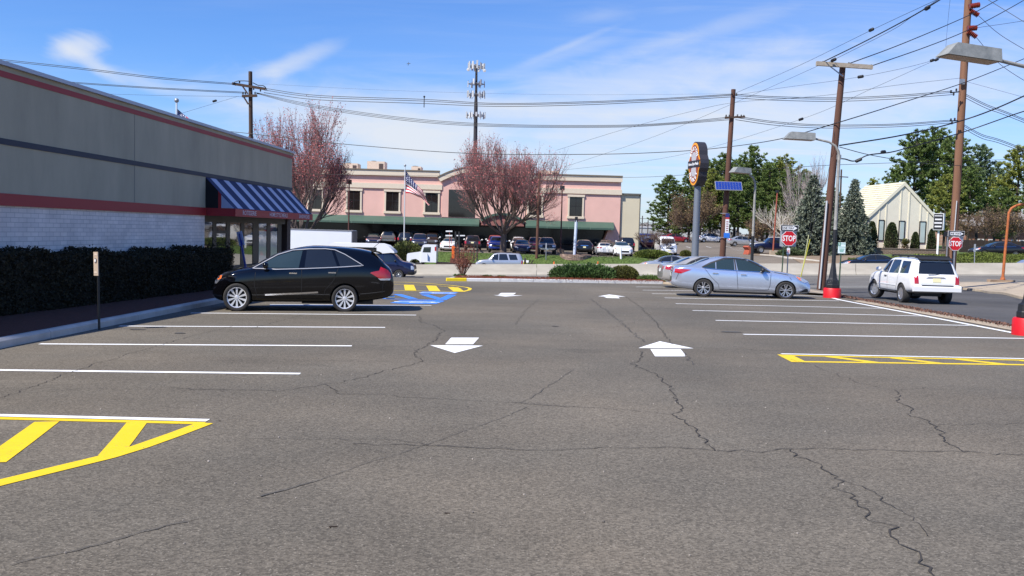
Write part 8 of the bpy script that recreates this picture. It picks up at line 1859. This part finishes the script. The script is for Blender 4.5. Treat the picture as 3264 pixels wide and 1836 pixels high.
def yucca():
    Y = 96.2; A, B = at(2864, 790, Y), at(2906, 790, Y); n = 150; g = np.random.default_rng(3); an = g.uniform(0, 6.28, n); el = g.uniform(-.2, 1.3, n); L_ = (B.x - A.x) * .55; hub = np.array((0, 0, .55))
    d = np.stack([np.cos(an) * np.cos(el), np.sin(an) * np.cos(el), np.sin(el)], 1); s = np.cross(d, [0, 0, 1.]); s /= np.linalg.norm(s, axis=1)[:, None]; c = hub + d * L_ * .5
    t = thing('yucca', 'spiky yucca in the middle of the chapel planter', 'plant', ((A.x + B.x) / 2, Y, ZP - .15)); link('leaves', npmesh('leaves', quads(c, d * L_ * .5, s * .035), mat('yucca leaf', (0.16, 0.17, 0.06), .7, island=.5)), t)
    c2 = np.array((0, 0, .3)) + rand_dirs(120) * .3; link('dry_skirt', npmesh('dry_skirt', leafquads(c2, .16, .2), mat('yucca dry', (0.22, 0.15, 0.08), .9, island=.4)), t)
yucca()
# hedge by the restaurant, in lengths that grew together
def hedge():
    t = thing('hedge', 'long dark clipped hedge in the shade along the restaurant wall', 'hedge', (-10.48, 0, 0)); g = np.random.default_rng(9); n = 80000; y = g.uniform(4, 30.2, n); side = g.random(n)
    xw, hz = 0.45, 1.30; gl_ = -0.0178 * y - .085
    bmp = .07 * np.sin(y * 2.1) + .03 * np.sin(y * 9.7) + .04 * np.sin(y * 5.3 + 1) + .03 * np.sin(y * 0.7) + np.where(y > 24.5, .06, 0)
    top = side < .35; front = (side >= .35) & (side < .85); x = np.where(top, g.uniform(-xw, xw, n), np.where(front, xw + .02 * np.sin(y * 3.3) + .012 * np.sin(y * 7.1), -xw)) + g.normal(0, .05, n); z = np.where(top, hz + bmp, g.uniform(0, 1, n) * (hz + bmp)) + g.normal(0, .025, n)
    end = side > .97; y = np.where(end, 30.2 + g.normal(0, .03, n), y); x = np.where(end, g.uniform(-xw, xw, n), x) + .045 * (y - 19)
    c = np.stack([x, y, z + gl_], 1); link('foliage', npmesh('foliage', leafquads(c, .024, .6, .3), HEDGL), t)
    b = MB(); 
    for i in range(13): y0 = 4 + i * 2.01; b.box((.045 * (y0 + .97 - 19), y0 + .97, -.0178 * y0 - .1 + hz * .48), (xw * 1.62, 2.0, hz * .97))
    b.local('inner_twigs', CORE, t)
hedge()
# groundcover bank at the right and grass blades on the verge
def cover(name, poly_px, Y0, Y1, m, n, hgt, qs, label=None):
    g = np.random.default_rng(77); pts = []
    (xa, xb) = poly_px
    X0, X1 = at(xa, 820, Y0).x, at(xb, 820, Y0).x; x = g.uniform(X0, X1, n); y = g.uniform(Y0, Y1, n); z = np.array([H(a, b) for a, b in zip(x, y)]) + hgt * (.65 + .35 * np.sin(x * .9) * np.sin(y * 1.3 + 1)) * g.uniform(.3, 1, n)
    o = link(name, npmesh(name, leafquads(np.stack([x, y, z], 1), qs, .4, .6), m)); tag(o, kind='stuff'); return o
cover('groundcover', (3030, 3400), 79.2, 83.8, YEWL, 20000, .55, .08); cover('groundcover', (2740, 3035), 80.5, 83.5, YEWL, 8000, .3, .07)
cover('groundcover', (2960, 3400), 86.5, 90, mat('groundcover bright', (0.17, 0.20, 0.03), .8, island=.4), 7000, .2, .08)
def grassblades():
    g = np.random.default_rng(5); n = 42000; x = g.uniform(-22, 14, n); y = np.array([bY(v) for v in x]) + g.uniform(9.9, 15.2, n); z = np.array([H(a, b) for a, b in zip(x, y)]) + .06 + .01
    o = link('grass_blades', npmesh('grass_blades', leafquads(np.stack([x, y, z], 1), 0.045, .3, 0, np.stack([g.normal(0, .35, n), g.normal(0, .35, n), np.ones(n)], 1) / 1.1), mat('grass blade', (0.085, 0.135, 0.025), .8, island=.4, trans=.2))); tag(o, kind='stuff')
grassblades()
def mulchbits():
    g = np.random.default_rng(6); n = 12000; x = g.uniform(KI[0].x + .3, KI[2].x, n); y = g.uniform(KI[1].y + .2, KI[1].y + 3.3, n); z = np.array([H(a, b) for a, b in zip(x, y)]) + .13 + g.uniform(0, .06, n) * 1.2
    tag(link('mulch_chips', npmesh('mulch_chips', leafquads(np.stack([x, y, z], 1), .017, .4), mat('mulch chip', (0.17, 0.045, 0.020), .9, island=.5))), kind='stuff')
    n = 5000; t_ = g.random(n); y = 2 + 36 * t_; x = np.array([kerbX(v) for v in y]) + 0.85 + g.uniform(-.16, .34, n); z = np.array([H(a, b) for a, b in zip(x, y)]) + .05 + g.uniform(0, .025, n)
    tag(link('gravel_stones', npmesh('gravel_stones', leafquads(np.stack([x, y, z], 1), .018, .8), mat('gravel chip', (0.13, 0.065, 0.045), .9, island=.7))), kind='stuff')
mulchbits()
# far wood along the horizon
def far_wood():
    g = np.random.default_rng(8); n = 26000; x = g.uniform(-300, 420, n); y = g.uniform(520, 600, n); top = 7 + 3 * np.sin(x * .03) + 2.2 * np.sin(x * .11 + 1) + 1.2 * np.sin(x * .31); z = 0.5 + top * g.random(n) ** .7
    tag(link('distant_trees', npmesh('distant_trees', leafquads(np.stack([x, y, z], 1), 1.1, .6), mat('distant bare wood', (0.16, 0.15, 0.145), .9, island=.35))), kind='stuff')
far_wood()
